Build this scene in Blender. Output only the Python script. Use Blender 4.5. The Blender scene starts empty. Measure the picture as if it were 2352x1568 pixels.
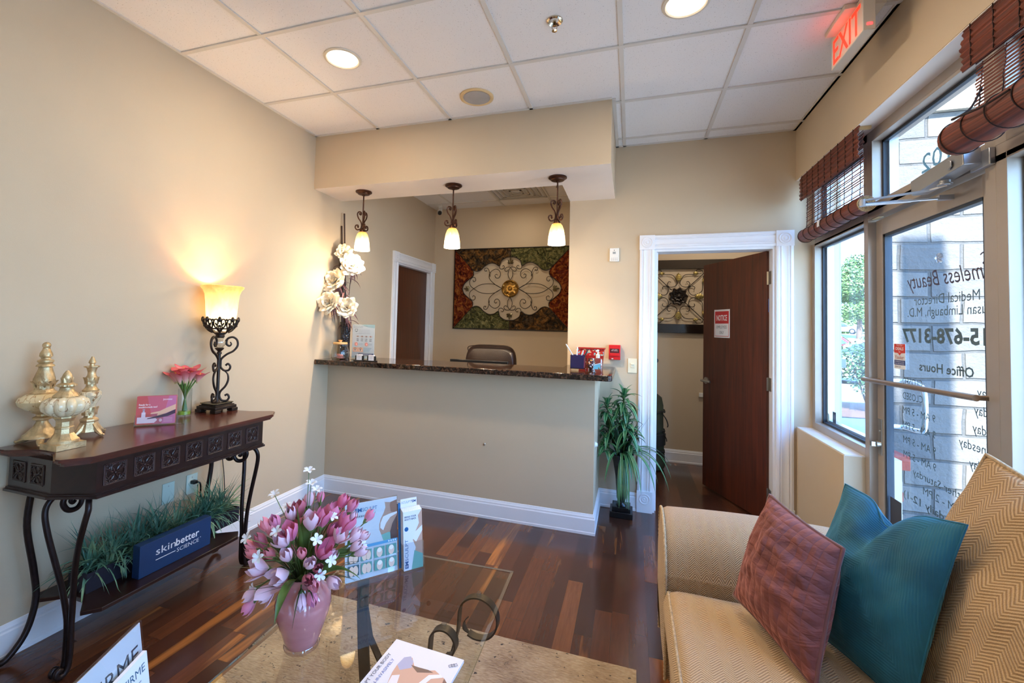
import bpy, math, random
from math import sin, cos, pi, radians as R, sqrt
from mathutils import Vector, Matrix, noise
random.seed(7)
SC = bpy.context.scene
COL = SC.collection

# ---------------------------------------------------------------- camera
cam_data = bpy.data.cameras.new('camera')
cam_data.sensor_width = 36.0
FPX, CXP, CYP = 1027.919, 1116.253, 711.04
cam_data.lens = 36.0 * FPX / 2352
cam_data.shift_x = (1176 - CXP) / 2352
cam_data.shift_y = (CYP - 784) / 2352
cam_data.clip_start = 0.02
cam_data.clip_end = 500
cam = bpy.data.objects.new('camera', cam_data)
COL.objects.link(cam)
SC.camera = cam
_yaw, _pit, _rol = 0.3145608, 0.0374594, 0.0247489
_F = Vector((-sin(_yaw) * cos(_pit), cos(_yaw) * cos(_pit), sin(_pit)))
_R = Vector((cos(_yaw), sin(_yaw), 0)); _U = _R.cross(_F)
_R2 = cos(_rol) * _R + sin(_rol) * _U; _U2 = -sin(_rol) * _R + cos(_rol) * _U
cam.matrix_world = Matrix(((_R2.x, _U2.x, -_F.x, 2.48285), (_R2.y, _U2.y, -_F.y, -3.26992), (_R2.z, _U2.z, -_F.z, 1.43578), (0, 0, 0, 1)))

# ---------------------------------------------------------------- world, sun, exposure
SC.view_settings.view_transform = 'Standard'
SC.view_settings.look = 'None'
SC.view_settings.gamma = 1.0
SC.view_settings.use_curve_mapping = False
SC.view_settings.exposure = 0.52
W = bpy.data.worlds.new('sky'); SC.world = W; W.use_nodes = True
nt = W.node_tree; nt.nodes.clear()
wo = nt.nodes.new('ShaderNodeOutputWorld'); bg = nt.nodes.new('ShaderNodeBackground')
tc = nt.nodes.new('ShaderNodeTexCoord'); sx = nt.nodes.new('ShaderNodeSeparateXYZ'); cr = nt.nodes.new('ShaderNodeValToRGB')
cr.color_ramp.elements[0].position = 0.0; cr.color_ramp.elements[0].color = (0.50, 0.74, 1.0, 1)
cr.color_ramp.elements[1].position = 0.6; cr.color_ramp.elements[1].color = (0.20, 0.46, 1.0, 1)
nt.links.new(tc.outputs['Generated'], sx.inputs[0]); nt.links.new(sx.outputs['Z'], cr.inputs[0])
nt.links.new(cr.outputs[0], bg.inputs[0]); bg.inputs[1].default_value = 8.6
nt.links.new(bg.outputs[0], wo.inputs[0])

def light(kind, name, loc, power, color, size=0.1, rot=None, spot=None):
    d = bpy.data.lights.new(name, kind); d.energy = power; d.color = color
    if kind == 'AREA': d.shape = 'DISK'; d.size = size
    elif kind == 'SUN': d.angle = size
    else: d.shadow_soft_size = size
    if spot: d.spot_size = spot; d.spot_blend = 0.6
    o = bpy.data.objects.new(name, d); COL.objects.link(o); o.location = loc
    if rot is not None: o.rotation_euler = rot
    return o
sun = light('SUN', 'sun', (0, -5, 12), 24.0, (1.0, 0.95, 0.86), 0.009)
sun.rotation_euler = Vector((0.06, 0.72, -0.70)).to_track_quat('-Z', 'Y').to_euler()

# ---------------------------------------------------------------- material helpers
_mats = {}
def _new(name):
    m = bpy.data.materials.new(name); m.use_nodes = True
    n = m.node_tree.nodes; l = m.node_tree.links
    b = n['Principled BSDF']
    return m, n, l, b
def ramp(n, l, src, stops, interp='LINEAR'):
    r = n.new('ShaderNodeValToRGB'); e = r.color_ramp.elements; r.color_ramp.interpolation = interp
    while len(e) > 1: e.remove(e[-1])
    e[0].position = stops[0][0]; e[0].color = (*stops[0][1], 1)
    for p, c in stops[1:]:
        k = e.new(p); k.color = (*c, 1)
    if src is not None: l.new(src, r.inputs[0])
    return r.outputs[0]
def coords(n, l, scale=(1, 1, 1), kind='Object'):
    t = n.new('ShaderNodeTexCoord'); m = n.new('ShaderNodeMapping'); m.inputs['Scale'].default_value = scale
    l.new(t.outputs[kind], m.inputs[0]); return m.outputs[0]
def noise_n(n, l, vec, scale, detail=3, rough=0.5, dist=0.0):
    x = n.new('ShaderNodeTexNoise'); x.inputs['Scale'].default_value = scale; x.inputs['Detail'].default_value = detail
    x.inputs['Roughness'].default_value = rough; x.inputs['Distortion'].default_value = dist
    l.new(vec, x.inputs['Vector']); return x.outputs['Fac']
def bump(n, l, b, h, strength=0.2, dist=0.01):
    x = n.new('ShaderNodeBump'); x.inputs['Strength'].default_value = strength; x.inputs['Distance'].default_value = dist
    l.new(h, x.inputs['Height']); l.new(x.outputs[0], b.inputs['Normal'])
def math_n(n, l, op, a, b=None, c=None):
    x = n.new('ShaderNodeMath'); x.operation = op
    for i, v in enumerate((a, b, c)):
        if v is None: continue
        if isinstance(v, (int, float)): x.inputs[i].default_value = v
        else: l.new(v, x.inputs[i])
    return x.outputs[0]
def lin(c):  # sRGB 0-255 -> linear
    return tuple(((v / 255) / 12.92 if v / 255 <= 0.04045 else ((v / 255 + 0.055) / 1.055) ** 2.4) for v in c)
def mix_n(n, l, fac, a, b):
    x = n.new('ShaderNodeMix'); x.data_type = 'RGBA'
    if isinstance(fac, (int, float)): x.inputs[0].default_value = fac
    else: l.new(fac, x.inputs[0])
    for i, v in ((6, a), (7, b)):
        if isinstance(v, tuple): x.inputs[i].default_value = (*v, 1)
        else: l.new(v, x.inputs[i])
    return x.outputs[2]
def M(name, col, rough=0.5, metal=0.0, var=0.08, vscale=8.0, bmp=0.0, bscale=60.0, spec=0.5, coat=0.0, sheen=0.0, stretch=(1, 1, 1), trans=0.0):
    """plain procedural material: base colour with a noise variation and optional bump"""
    if name in _mats: return _mats[name]
    m, n, l, b = _new(name); v = coords(n, l, stretch)
    f = noise_n(n, l, v, vscale, 4)
    lo = tuple(max(0, c * (1 - var)) for c in col); hi = tuple(min(1, c * (1 + var)) for c in col)
    l.new(ramp(n, l, f, [(0.3, lo), (0.7, hi)]), b.inputs['Base Color'])
    b.inputs['Roughness'].default_value = rough; b.inputs['Metallic'].default_value = metal
    b.inputs['Specular IOR Level'].default_value = spec; b.inputs['Coat Weight'].default_value = coat
    b.inputs['Sheen Weight'].default_value = sheen
    if bmp: bump(n, l, b, noise_n(n, l, v, bscale, 3), bmp, 0.004)
    _mats[name] = m; return m
def ink(c):
    """printed ink, sRGB 0-255"""
    k = 'ink_%d_%d_%d' % tuple(c)
    if k in _mats: return _mats[k]
    return M(k, lin(c), rough=0.45, var=0.02)
def M_glass(name, tint=(1, 1, 1), refl=1.0, rough=0.0, body=0.0, ior=1.45):
    if name in _mats: return _mats[name]
    m = bpy.data.materials.new(name); m.use_nodes = True; n = m.node_tree.nodes; l = m.node_tree.links; n.clear()
    o = n.new('ShaderNodeOutputMaterial'); t = n.new('ShaderNodeBsdfTransparent'); g = n.new('ShaderNodeBsdfGlossy')
    lw = n.new('ShaderNodeLayerWeight'); lw.inputs[0].default_value = 0.5; mx = n.new('ShaderNodeMixShader')
    t.inputs[0].default_value = (*tint, 1); g.inputs['Roughness'].default_value = rough
    f0 = ((ior - 1) / (ior + 1)) ** 2; sch = math_n(n, l, 'MULTIPLY_ADD', math_n(n, l, 'POWER', lw.outputs['Facing'], 5.0), 1 - f0, f0); k = math_n(n, l, 'MULTIPLY', sch, refl)
    k2 = math_n(n, l, 'ADD', k, body)
    l.new(k2, mx.inputs[0]); l.new(t.outputs[0], mx.inputs[1]); l.new(g.outputs[0], mx.inputs[2]); l.new(mx.outputs[0], o.inputs[0])
    _mats[name] = m; return m
def M_emit(name, col, strength):
    if name in _mats: return _mats[name]
    m, n, l, b = _new(name)
    b.inputs['Base Color'].default_value = (*col, 1); b.inputs['Emission Color'].default_value = (*col, 1)
    b.inputs['Emission Strength'].default_value = strength
    _mats[name] = m; return m

# ---------------------------------------------------------------- mesh builder
class MB:
    def __init__(s): s.v = []; s.f = []; s.m = []; s.uv = {}; s.fl = []
    def add(s, vs, fs, m=0, flat=False):
        o = len(s.v); s.v += [tuple(p) for p in vs]
        for f in fs:
            s.f.append(tuple(i + o for i in f)); s.m.append(m); s.fl.append(flat)
        return o
    def box(s, lo, hi, m=0, rz=0, piv=None):
        x0, y0, z0 = lo; x1, y1, z1 = hi
        vs = [(x0, y0, z0), (x1, y0, z0), (x1, y1, z0), (x0, y1, z0), (x0, y0, z1), (x1, y0, z1), (x1, y1, z1), (x0, y1, z1)]
        if rz:
            c = Vector(piv or ((x0 + x1) / 2, (y0 + y1) / 2, 0)); Mx = Matrix.Rotation(rz, 3, 'Z')
            vs = [tuple(Mx @ (Vector(p) - c) + c) for p in vs]
        s.add(vs, [(0, 3, 2, 1), (4, 5, 6, 7), (0, 1, 5, 4), (1, 2, 6, 5), (2, 3, 7, 6), (3, 0, 4, 7)], m, True); return s
    def obox(s, c, ax, ay, az, m=0):
        """oriented box: centre and three half-axis vectors"""
        c = Vector(c); ax, ay, az = Vector(ax), Vector(ay), Vector(az)
        vs = [c + i * ax + j * ay + k * az for k in (-1, 1) for (i, j) in ((-1, -1), (1, -1), (1, 1), (-1, 1))]
        s.add(vs, [(0, 3, 2, 1), (4, 5, 6, 7), (0, 1, 5, 4), (1, 2, 6, 5), (2, 3, 7, 6), (3, 0, 4, 7)], m, True); return s
    def prism(s, pts, z0, z1, m=0, T=None, mt=None, mb=None):
        """polygon (x,y) extruded z0..z1; T maps local to world"""
        n = len(pts); T = T or Matrix.Identity(4)
        vs = [T @ Vector((p[0], p[1], z)) for z in (z0, z1) for p in pts]
        o = s.add(vs, [(i, (i + 1) % n, n + (i + 1) % n, n + i) for i in range(n)], m)
        s.f.append(tuple(o + i for i in reversed(range(n)))); s.m.append(m if mb is None else mb); s.fl.append(True)
        s.f.append(tuple(o + n + i for i in range(n))); s.m.append(m if mt is None else mt); s.fl.append(True); return s
    def tube(s, pts, r, seg=8, m=0, cap=True, closed=False, up=None, rx=None):
        """swept tube; r radius or list; rx: list/number for flattened width along 'up'"""
        P = [Vector(p) for p in pts]; n = len(P)
        if n < 2: return s
        rs = r if isinstance(r, (list, tuple)) else [r] * n
        rxs = rx if isinstance(rx, (list, tuple)) else ([rx] * n if rx else rs)
        T = []
        for i in range(n):
            if closed: t = P[(i + 1) % n] - P[i - 1]
            else: t = P[min(i + 1, n - 1)] - P[max(i - 1, 0)]
            T.append(t.normalized() if t.length > 1e-9 else Vector((0, 0, 1)))
        u = Vector(up) if up else (Vector((0, 0, 1)) if abs(T[0].z) < 0.9 else Vector((1, 0, 0)))
        N = (u - T[0] * u.dot(T[0])).normalized(); vs = []
        for i in range(n):
            uu = Vector(up) if up else N
            N = (uu - T[i] * uu.dot(T[i]))
            N = N.normalized() if N.length > 1e-6 else Vector((1, 0, 0))
            B = T[i].cross(N)
            for k in range(seg):
                a = 2 * pi * k / seg; vs.append(P[i] + N * (cos(a) * rxs[i]) + B * (sin(a) * rs[i]))
        fs = []
        for i in range(n if closed else n - 1):
            j = (i + 1) % n
            for k in range(seg):
                k2 = (k + 1) % seg; fs.append((i * seg + k, i * seg + k2, j * seg + k2, j * seg + k))
        if cap and not closed: fs.append(tuple(reversed(range(seg)))); fs.append(tuple((n - 1) * seg + k for k in range(seg)))
        s.add(vs, fs, m); return s
    def strip(s, pts, w, t, wdir, m=0):
        """flat bar: thickness t in the plane, width w along wdir"""
        return s.ribbon(pts, w, t, wdir, m)
    def ribbon(s, pts, w, t, wdir, m=0):
        P = [Vector(p) for p in pts]; n = len(P); wd = Vector(wdir).normalized(); vs = []
        ws = w if isinstance(w, (list, tuple)) else [w] * n
        for i in range(n):
            T = (P[min(i + 1, n - 1)] - P[max(i - 1, 0)]).normalized(); N = T.cross(wd).normalized()
            for a, b in ((-1, -1), (1, -1), (1, 1), (-1, 1)): vs.append(P[i] + wd * (a * ws[i] / 2) + N * (b * t / 2))
        fs = []
        for i in range(n - 1):
            for k in range(4):
                k2 = (k + 1) % 4; fs.append((i * 4 + k, i * 4 + k2, i * 4 + 4 + k2, i * 4 + 4 + k))
        fs += [(3, 2, 1, 0), tuple((n - 1) * 4 + k for k in range(4))]
        s.add(vs, fs, m); return s
    def cyl(s, p0, p1, r0, r1=None, seg=16, m=0, cap=True):
        return s.tube([p0, p1], [r0, r0 if r1 is None else r1], seg, m, cap)
    def lathe(s, prof, c=(0, 0, 0), seg=32, m=0, mod=None, cap=True, M4=None):
        """profile [(r,z)]; mod(theta,z,r)->r"""
        n = len(prof); vs = []
        for r, z in prof:
            for k in range(seg):
                a = 2 * pi * k / seg; rr = mod(a, z, r) if mod else r
                p = Vector((rr * cos(a), rr * sin(a), z))
                if M4: p = M4 @ p
                vs.append(p + Vector(c))
        fs = [(i * seg + k, i * seg + (k + 1) % seg, (i + 1) * seg + (k + 1) % seg, (i + 1) * seg + k) for i in range(n - 1) for k in range(seg)]
        if cap:
            if prof[0][0] > 1e-5: fs.append(tuple(reversed(range(seg))))
            if prof[-1][0] > 1e-5: fs.append(tuple((n - 1) * seg + k for k in range(seg)))
        s.add(vs, fs, m); return s
    def ball(s, c, r, seg=12, m=0, rings=8):
        rr = r if isinstance(r, (tuple, list)) else (r, r, r); vs = []; c = Vector(c)
        for i in range(1, rings):
            t = pi * i / rings
            for k in range(seg):
                a = 2 * pi * k / seg; vs.append(c + Vector((rr[0] * sin(t) * cos(a), rr[1] * sin(t) * sin(a), rr[2] * cos(t))))
        vs += [c + Vector((0, 0, rr[2])), c - Vector((0, 0, rr[2]))]; T = len(vs) - 2; B = T + 1
        fs = [(i * seg + k, (i + 1) * seg + k, (i + 1) * seg + (k + 1) % seg, i * seg + (k + 1) % seg) for i in range(rings - 2) for k in range(seg)]
        fs += [(T, k, (k + 1) % seg) for k in range(seg)] + [(B, (rings - 2) * seg + (k + 1) % seg, (rings - 2) * seg + k) for k in range(seg)]
        s.add(vs, fs, m); return s
    def grid(s, fn, nu, nv, m=0, uvf=None, close_u=False):
        vs = [fn(i / nu, j / nv) for j in range(nv + 1) for i in range(nu + 1)]
        fs = [(j * (nu + 1) + i, j * (nu + 1) + i + 1, (j + 1) * (nu + 1) + i + 1, (j + 1) * (nu + 1) + i) for j in range(nv) for i in range(nu)]
        o = s.add(vs, fs, m)
        if uvf:
            for j in range(nv + 1):
                for i in range(nu + 1): s.uv[o + j * (nu + 1) + i] = uvf(i / nu, j / nv)
        return s
    def leaf(s, base, d, up, L, w, droop=0.3, n=8, m=0, fold=0.15, tipw=0.0, twist=0):
        """curved blade starting at base going d, bending by droop (toward -z)"""
        d = Vector(d).normalized(); side = d.cross(Vector(up))
        if side.length < 1e-4: side = d.cross(Vector((1, 0, 0)))
        side.normalize(); p = Vector(base); vs = []; q = d.copy(); st = L / n
        for i in range(n + 1):
            t = i / n; ww = w * (sin(pi * min(1, (t * 0.9 + 0.08)))) ** 0.7 * (1 - t ** 4) if not tipw else w * (1 - t * (1 - tipw))
            nn = side.cross(q).normalized()
            vs += [p - side * ww / 2 + nn * abs(ww) * fold, p, p + side * ww / 2 + nn * abs(ww) * fold]
            q = (q + Vector((0, 0, -droop * (2.0 / n)))).normalized(); p = p + q * st
        fs = []
        for i in range(n):
            a = i * 3; fs += [(a, a + 1, a + 4, a + 3), (a + 1, a + 2, a + 5, a + 4)]
        s.add(vs, fs, m); return s
    def build(s, name, mats, parent=None, smooth=40, bev=0.0, wob=None, subs=0, origin=None, solid=0.0):
        mats = mats if isinstance(mats, (list, tuple)) else [mats]
        vs = s.v
        off = Vector((0, 0, 0))
        if parent is None:
            if origin is not None: off = Vector(origin)
            elif vs:
                xs = [p[0] for p in vs]; ys = [p[1] for p in vs]; zs = [p[2] for p in vs]
                off = Vector(((min(xs) + max(xs)) / 2, (min(ys) + max(ys)) / 2, min(zs)))
            inv = Matrix.Translation(-off)
        else:
            inv = world_of(parent).inverted()
        me = bpy.data.meshes.new(name); me.from_pydata([inv @ Vector(p) for p in vs], [], s.f)
        for mt in mats: me.materials.append(mt)
        me.polygons.foreach_set('material_index', s.m)
        if s.uv:
            ul = me.uv_layers.new(name='UVMap')
            for lp in me.loops: ul.data[lp.index].uv = s.uv.get(lp.vertex_index, (0, 0))
        if smooth:
            me.polygons.foreach_set('use_smooth', [True] * len(me.polygons))
            me.set_sharp_from_angle(angle=R(smooth))
        me.update(); me.validate()
        o = bpy.data.objects.new(name, me); COL.objects.link(o)
        if parent is not None: o.parent = parent
        o.location = off
        if bev:
            b = o.modifiers.new('bevel', 'BEVEL'); b.width = bev; b.segments = 2; b.limit_method = 'ANGLE'; b.angle_limit = R(50)
            b.harden_normals = False
        if solid:
            b = o.modifiers.new('solid', 'SOLIDIFY'); b.thickness = solid; b.offset = 0
        if subs:
            b = o.modifiers.new('sub', 'SUBSURF'); b.levels = subs; b.render_levels = subs
        return o
def world_of(o):
    m = Matrix.LocRotScale(o.location, o.rotation_euler, o.scale)
    return world_of(o.parent) @ m if o.parent else m
def thing(name, label, cat, loc=(0, 0, 0), rz=0.0, group=None):
    o = bpy.data.objects.new(name, None); COL.objects.link(o); o.location = loc; o.rotation_euler = (0, 0, rz)
    o.empty_display_size = 0.05; o['label'] = label; o['category'] = cat
    if group: o['group'] = group
    return o
def tag(o, label, cat, group=None, kind=None):
    o['label'] = label; o['category'] = cat
    if group: o['group'] = group
    if kind: o['kind'] = kind
    return o
def struct(o, label=None):
    o['kind'] = 'structure'
    if label: o['label'] = label
    return o
def sthing(name, label=None):
    o = bpy.data.objects.new(name, None); COL.objects.link(o); o['kind'] = 'structure'
    if label: o['label'] = label
    return o
def copy_thing(root, loc=None, rz=None, label=None, group=None, parent=None):
    r = root.copy(); COL.objects.link(r)
    if parent is not None: r.parent = parent
    if loc is not None: r.location = loc
    if rz is not None: r.rotation_euler = (0, 0, rz)
    if label: r['label'] = label
    if group: r['group'] = group
    for ch in list(root.children): copy_thing(ch, parent=r)
    return r
def spiral(c, r0, r1, a0, a1, n=24, plane='xz', y=0.0):
    """spiral points round c (2-D) from radius r0 to r1, angle a0..a1 degrees"""
    out = []
    for i in range(n + 1):
        t = i / n; a = R(a0 + (a1 - a0) * t); r = r0 + (r1 - r0) * t
        out.append((c[0] + r * cos(a), c[1] + r * sin(a)))
    return out
def bez(pts, n=12):
    """Catmull-Rom through points (any dimension)"""
    P = [Vector(p) for p in pts]; out = []
    for i in range(len(P) - 1):
        a = P[max(i - 1, 0)]; b = P[i]; c = P[i + 1]; d = P[min(i + 2, len(P) - 1)]
        for k in range(n):
            t = k / n
            out.append(0.5 * ((2 * b) + (c - a) * t + (2 * a - 5 * b + 4 * c - d) * t * t + (3 * b - a - 3 * c + d) * t ** 3))
    out.append(P[-1]); return out
# ---------------------------------------------------------------- flat printing
def text_mesh(body, bold=0.0, shear=0.0, res=3):
    cu = bpy.data.curves.new('t', 'FONT'); cu.body = body; cu.offset = bold; cu.shear = shear; cu.resolution_u = res
    ob = bpy.data.objects.new('t', cu); me = bpy.data.meshes.new_from_object(ob)
    vs = [(v.co.x, v.co.y) for v in me.vertices]; fs = [tuple(p.vertices) for p in me.polygons]
    bpy.data.objects.remove(ob); bpy.data.curves.remove(cu); bpy.data.meshes.remove(me)
    return vs, fs
class Print:
    """flat artwork laid on a surface: origin + x axis + y axis (metres)"""
    def __init__(s, o, xd, yd, lift=0.0006, sc=(1, 1)):
        s.sc = sc; s.o = Vector(o); s.x = Vector(xd).normalized(); s.y = Vector(yd).normalized(); s.n = s.x.cross(s.y)
        s.k = 0; s.lift = lift; s.mb = MB(); s.mats = []; s.idx = {}
    def _m(s, c):
        mt = ink(c) if isinstance(c, tuple) else c
        if mt.name not in s.idx: s.idx[mt.name] = len(s.mats); s.mats.append(mt)
        return s.idx[mt.name]
    def _p(s, x, y): return s.o + s.x * x * s.sc[0] + s.y * y * s.sc[1] + s.n * (s.lift + s.k * 0.00012)
    def poly(s, pts, c):
        s.k += 1; s.mb.add([s._p(*p) for p in pts], [tuple(range(len(pts)))], s._m(c), True); return s
    def rect(s, x, y, w, h, c): return s.poly([(x, y), (x + w, y), (x + w, y + h), (x, y + h)], c)
    def ell(s, x, y, rx, ry, c, n=20): return s.poly([(x + rx * cos(2 * pi * i / n), y + ry * sin(2 * pi * i / n)) for i in range(n)], c)
    def line(s, pts, w, c):
        s.k += 1
        P = [Vector(p) for p in pts]; vs = []
        for i, p in enumerate(P):
            t = (P[min(i + 1, len(P) - 1)] - P[max(i - 1, 0)]).normalized(); n = Vector((-t.y, t.x)) * w / 2
            vs += [s._p(*(p + n)), s._p(*(p - n))]
        s.mb.add(vs, [(2 * i, 2 * i + 1, 2 * i + 3, 2 * i + 2) for i in range(len(P) - 1)], s._m(c), True); return s
    def text(s, body, x, y, w=None, h=None, c=(0, 0, 0), bold=0.0, shear=0.0, align='l', rot=0.0, res=2):
        vs, fs = text_mesh(body, bold, shear, res)
        if not vs: return s
        x0 = min(v[0] for v in vs); x1 = max(v[0] for v in vs); y0 = min(0, min(v[1] for v in vs) * 0); y1 = 0.72
        sx = (w / (x1 - x0)) if w else (h / y1); sy = (h / y1) if h else sx
        ox = {'l': 0, 'c': -(x1 - x0) * sx / 2, 'r': -(x1 - x0) * sx}[align]
        s.k += 1; cr_, sr = cos(rot), sin(rot); out = []
        for a, b in vs:
            px = ox + (a - x0) * sx; py = b * sy
            out.append(s._p(x + px * cr_ - py * sr, y + px * sr + py * cr_))
        s.mb.add(out, fs, s._m(c), True); return s
    def build(s, name, parent): return s.mb.build(name, s.mats, parent, smooth=0)
# ================================================================ room materials
def mat_floor():
    m, n, l, b = _new('walnut_floor'); t = n.new('ShaderNodeTexCoord'); s = n.new('ShaderNodeSeparateXYZ'); l.new(t.outputs['Object'], s.inputs[0])
    X, Y = s.outputs['X'], s.outputs['Y']
    xs = math_n(n, l, 'DIVIDE', X, 0.083); xi = math_n(n, l, 'FLOOR', xs); xf = math_n(n, l, 'FRACT', xs)
    w1 = n.new('ShaderNodeTexWhiteNoise'); w1.noise_dimensions = '1D'; l.new(xi, w1.inputs['W'])
    ys = math_n(n, l, 'ADD', math_n(n, l, 'DIVIDE', Y, 0.62), math_n(n, l, 'MULTIPLY', w1.outputs['Value'], 7.0))
    yi = math_n(n, l, 'FLOOR', ys); yf = math_n(n, l, 'FRACT', ys)
    cid = n.new('ShaderNodeCombineXYZ'); l.new(xi, cid.inputs[0]); l.new(yi, cid.inputs[1])
    w2 = n.new('ShaderNodeTexWhiteNoise'); w2.noise_dimensions = '3D'; l.new(cid.outputs[0], w2.inputs['Vector'])
    gv = n.new('ShaderNodeCombineXYZ')
    l.new(math_n(n, l, 'MULTIPLY', X, 9.0), gv.inputs[0]); l.new(math_n(n, l, 'MULTIPLY', Y, 0.8), gv.inputs[1])
    l.new(math_n(n, l, 'MULTIPLY', w2.outputs['Value'], 40.0), gv.inputs[2])
    g1 = noise_n(n, l, gv.outputs[0], 1.0, 3, 0.55, 0.6)
    g2 = noise_n(n, l, gv.outputs[0], 7.0, 4, 0.6, 0.3)
    base = ramp(n, l, w2.outputs['Value'], [(0, lin((66, 38, 28))), (0.5, lin((92, 54, 38))), (0.8, lin((112, 66, 42))), (1, lin((134, 84, 52)))])
    dark = mix_n(n, l, math_n(n, l, 'MULTIPLY', g2, 0.7), base, lin((46, 26, 20)))
    sm0 = ramp(n, l, g1, [(0.59, (0, 0, 0)), (0.68, (1, 1, 1))]); sm = math_n(n, l, 'MULTIPLY', sm0, ramp(n, l, w2.outputs['Color'], [(0.45, (0, 0, 0)), (0.6, (1, 1, 1))]))
    st = mix_n(n, l, math_n(n, l, 'MULTIPLY', sm, 0.5), dark, lin((196, 128, 66)))
    e1 = math_n(n, l, 'LESS_THAN', xf, 0.02); e2 = math_n(n, l, 'LESS_THAN', yf, 0.004)
    e = math_n(n, l, 'MAXIMUM', e1, e2)
    col = mix_n(n, l, math_n(n, l, 'MULTIPLY', e, 0.6), st, lin((38, 22, 16)))
    l.new(col, b.inputs['Base Color']); b.inputs['Roughness'].default_value = 0.22; b.inputs['Coat Weight'].default_value = 0.25; b.inputs['Coat Roughness'].default_value = 0.12
    l.new(ramp(n, l, g2, [(0.2, (0.17,) * 3), (0.9, (0.30,) * 3)]), b.inputs['Roughness'])
    bump(n, l, b, math_n(n, l, 'SUBTRACT', math_n(n, l, 'MULTIPLY', g2, 0.15), e), 0.12, 0.002)
    return m
def mat_tile():
    m, n, l, b = _new('ceiling_tile'); v = coords(n, l)
    a = noise_n(n, l, v, 150, 2, 0.7); c = noise_n(n, l, v, 60, 2, 0.5)
    h = ramp(n, l, a, [(0.655, (0, 0, 0)), (0.69, (1, 1, 1))])
    l.new(mix_n(n, l, math_n(n, l, 'MULTIPLY', h, 0.55), lin((236, 232, 230)), lin((120, 108, 100))), b.inputs['Base Color'])
    b.inputs['Roughness'].default_value = 0.95
    bump(n, l, b, math_n(n, l, 'SUBTRACT', math_n(n, l, 'MULTIPLY', c, 0.3), h), 0.4, 0.003); return m
def mat_paint(name, c):
    return M(name, lin(c), rough=0.62, var=0.015, vscale=3, bmp=0.12, bscale=260)
def mat_wood(name, c1, c2, rough=0.35, coat=0.3, sc=(14, 14, 0.8)):
    m, n, l, b = _new(name); v = coords(n, l, sc)
    f = noise_n(n, l, v, 2.5, 5, 0.6, 0.4); g = noise_n(n, l, v, 14, 3)
    l.new(mix_n(n, l, math_n(n, l, 'MULTIPLY', g, 0.35), ramp(n, l, f, [(0.25, lin(c1)), (0.75, lin(c2))]), lin(c1)), b.inputs['Base Color'])
    b.inputs['Roughness'].default_value = rough; b.inputs['Coat Weight'].default_value = coat; b.inputs['Coat Roughness'].default_value = 0.15
    bump(n, l, b, g, 0.06, 0.002); return m
def mat_granite():
    m, n, l, b = _new('granite'); v = coords(n, l)
    f = noise_n(n, l, v, 55, 4, 0.7); g = noise_n(n, l, v, 140, 2)
    c = ramp(n, l, f, [(0.35, lin((12, 9, 9))), (0.52, lin((40, 26, 20))), (0.62, lin((98, 66, 46))), (0.75, lin((24, 18, 18)))])
    l.new(mix_n(n, l, ramp(n, l, g, [(0.66, (0, 0, 0)), (0.7, (1, 1, 1))]), c, lin((120, 100, 84))), b.inputs['Base Color'])
    b.inputs['Roughness'].default_value = 0.06; return m
PAINT = mat_paint('tan_wall_paint', (200, 180, 152))
WHITE = M('white_trim_paint', lin((232, 232, 235)), rough=0.35, var=0.01)
SOFFW = M('white_soffit_paint', lin((232, 222, 214)), rough=0.6, var=0.01)
TILE = mat_tile(); TBAR = M('tee_bar_white', lin((214, 208, 200)), rough=0.4, var=0.02)
FLOOR = mat_floor(); DOORW = mat_wood('mahogany_door', (54, 22, 10), (112, 48, 22), 0.42, 0.05)
DOORW2 = mat_wood('walnut_door', (62, 30, 16), (108, 54, 28), 0.4, 0.1)
ALU = M('champagne_aluminium', lin((172, 160, 148)), rough=0.38, metal=0.35, var=0.03)
ALUB = M('mill_aluminium', lin((176, 178, 182)), rough=0.3, metal=0.8, var=0.03)
GASK = M('black_gasket', lin((44, 54, 66)), rough=0.5)
STEEL = M('satin_nickel', lin((186, 182, 174)), rough=0.28, metal=0.95, var=0.03)
BLACKP = M('black_plastic', lin((20, 20, 22)), rough=0.35)
IVORY = M('ivory_plastic', lin((226, 218, 190)), rough=0.4, var=0.02)
WPLAS = M('white_plastic', lin((228, 226, 220)), rough=0.4, var=0.02)
PANE = M_glass('window_glass', (0.90, 0.96, 1.0), 0.8)
H = 2.961
# ================================================================ setting
fl = MB().box((-0.2, -4.7, -0.06), (3.66, 2.2, 0)).box((3.66, 0.0, -0.06), (3.90, 2.2, 0)); struct(fl.build('floor', FLOOR, smooth=0, origin=(0, 0, 0)))
ce = MB().box((-0.15, -4.6, H), (3.75, 0.7, H + 0.05)).box((-0.15, 0.7, H), (3.90, 2.12, H + 0.05)); struct(ce.build('ceiling', TILE, smooth=0, origin=(0, 0, 0)))
# suspended grid
TG = MB(); bw = 0.012; th = 0.007
gx = [0.584 + 0.6096 * k for k in range(6)]
gy = [-0.821 - 0.6096 * k for k in range(6)]
for x in gx: TG.box((x - bw, -4.55, H - th), (x + bw, (-0.266 if x < 2.343 else 0.561), H - 0.0005))
for y in gy: TG.box((0, y - bw, H - th - 0.001), (3.634, y + bw, H - 0.0005))
for y in (-0.2114, 0.398): TG.box((2.36, y - bw, H - th - 0.001), (3.634, y + bw, H - 0.0005))
TG.box((0.0, -4.55, H - th), (0.02, -0.266, H - 0.0005)).box((3.612, -4.55, H - th), (3.634, 0.56, H - 0.0005)).box((2.343, 0.54, H - th), (3.634, 0.561, H - 0.0005)).box((2.344, -0.266, H - th), (2.368, 0.561, H - 0.0005)).box((0, -0.286, H - th), (2.343, -0.266, H - 0.0005))
struct(TG.build('trim_1', TBAR, smooth=0), 'white ceiling tee grid of the waiting room')
TG = MB()
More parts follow.
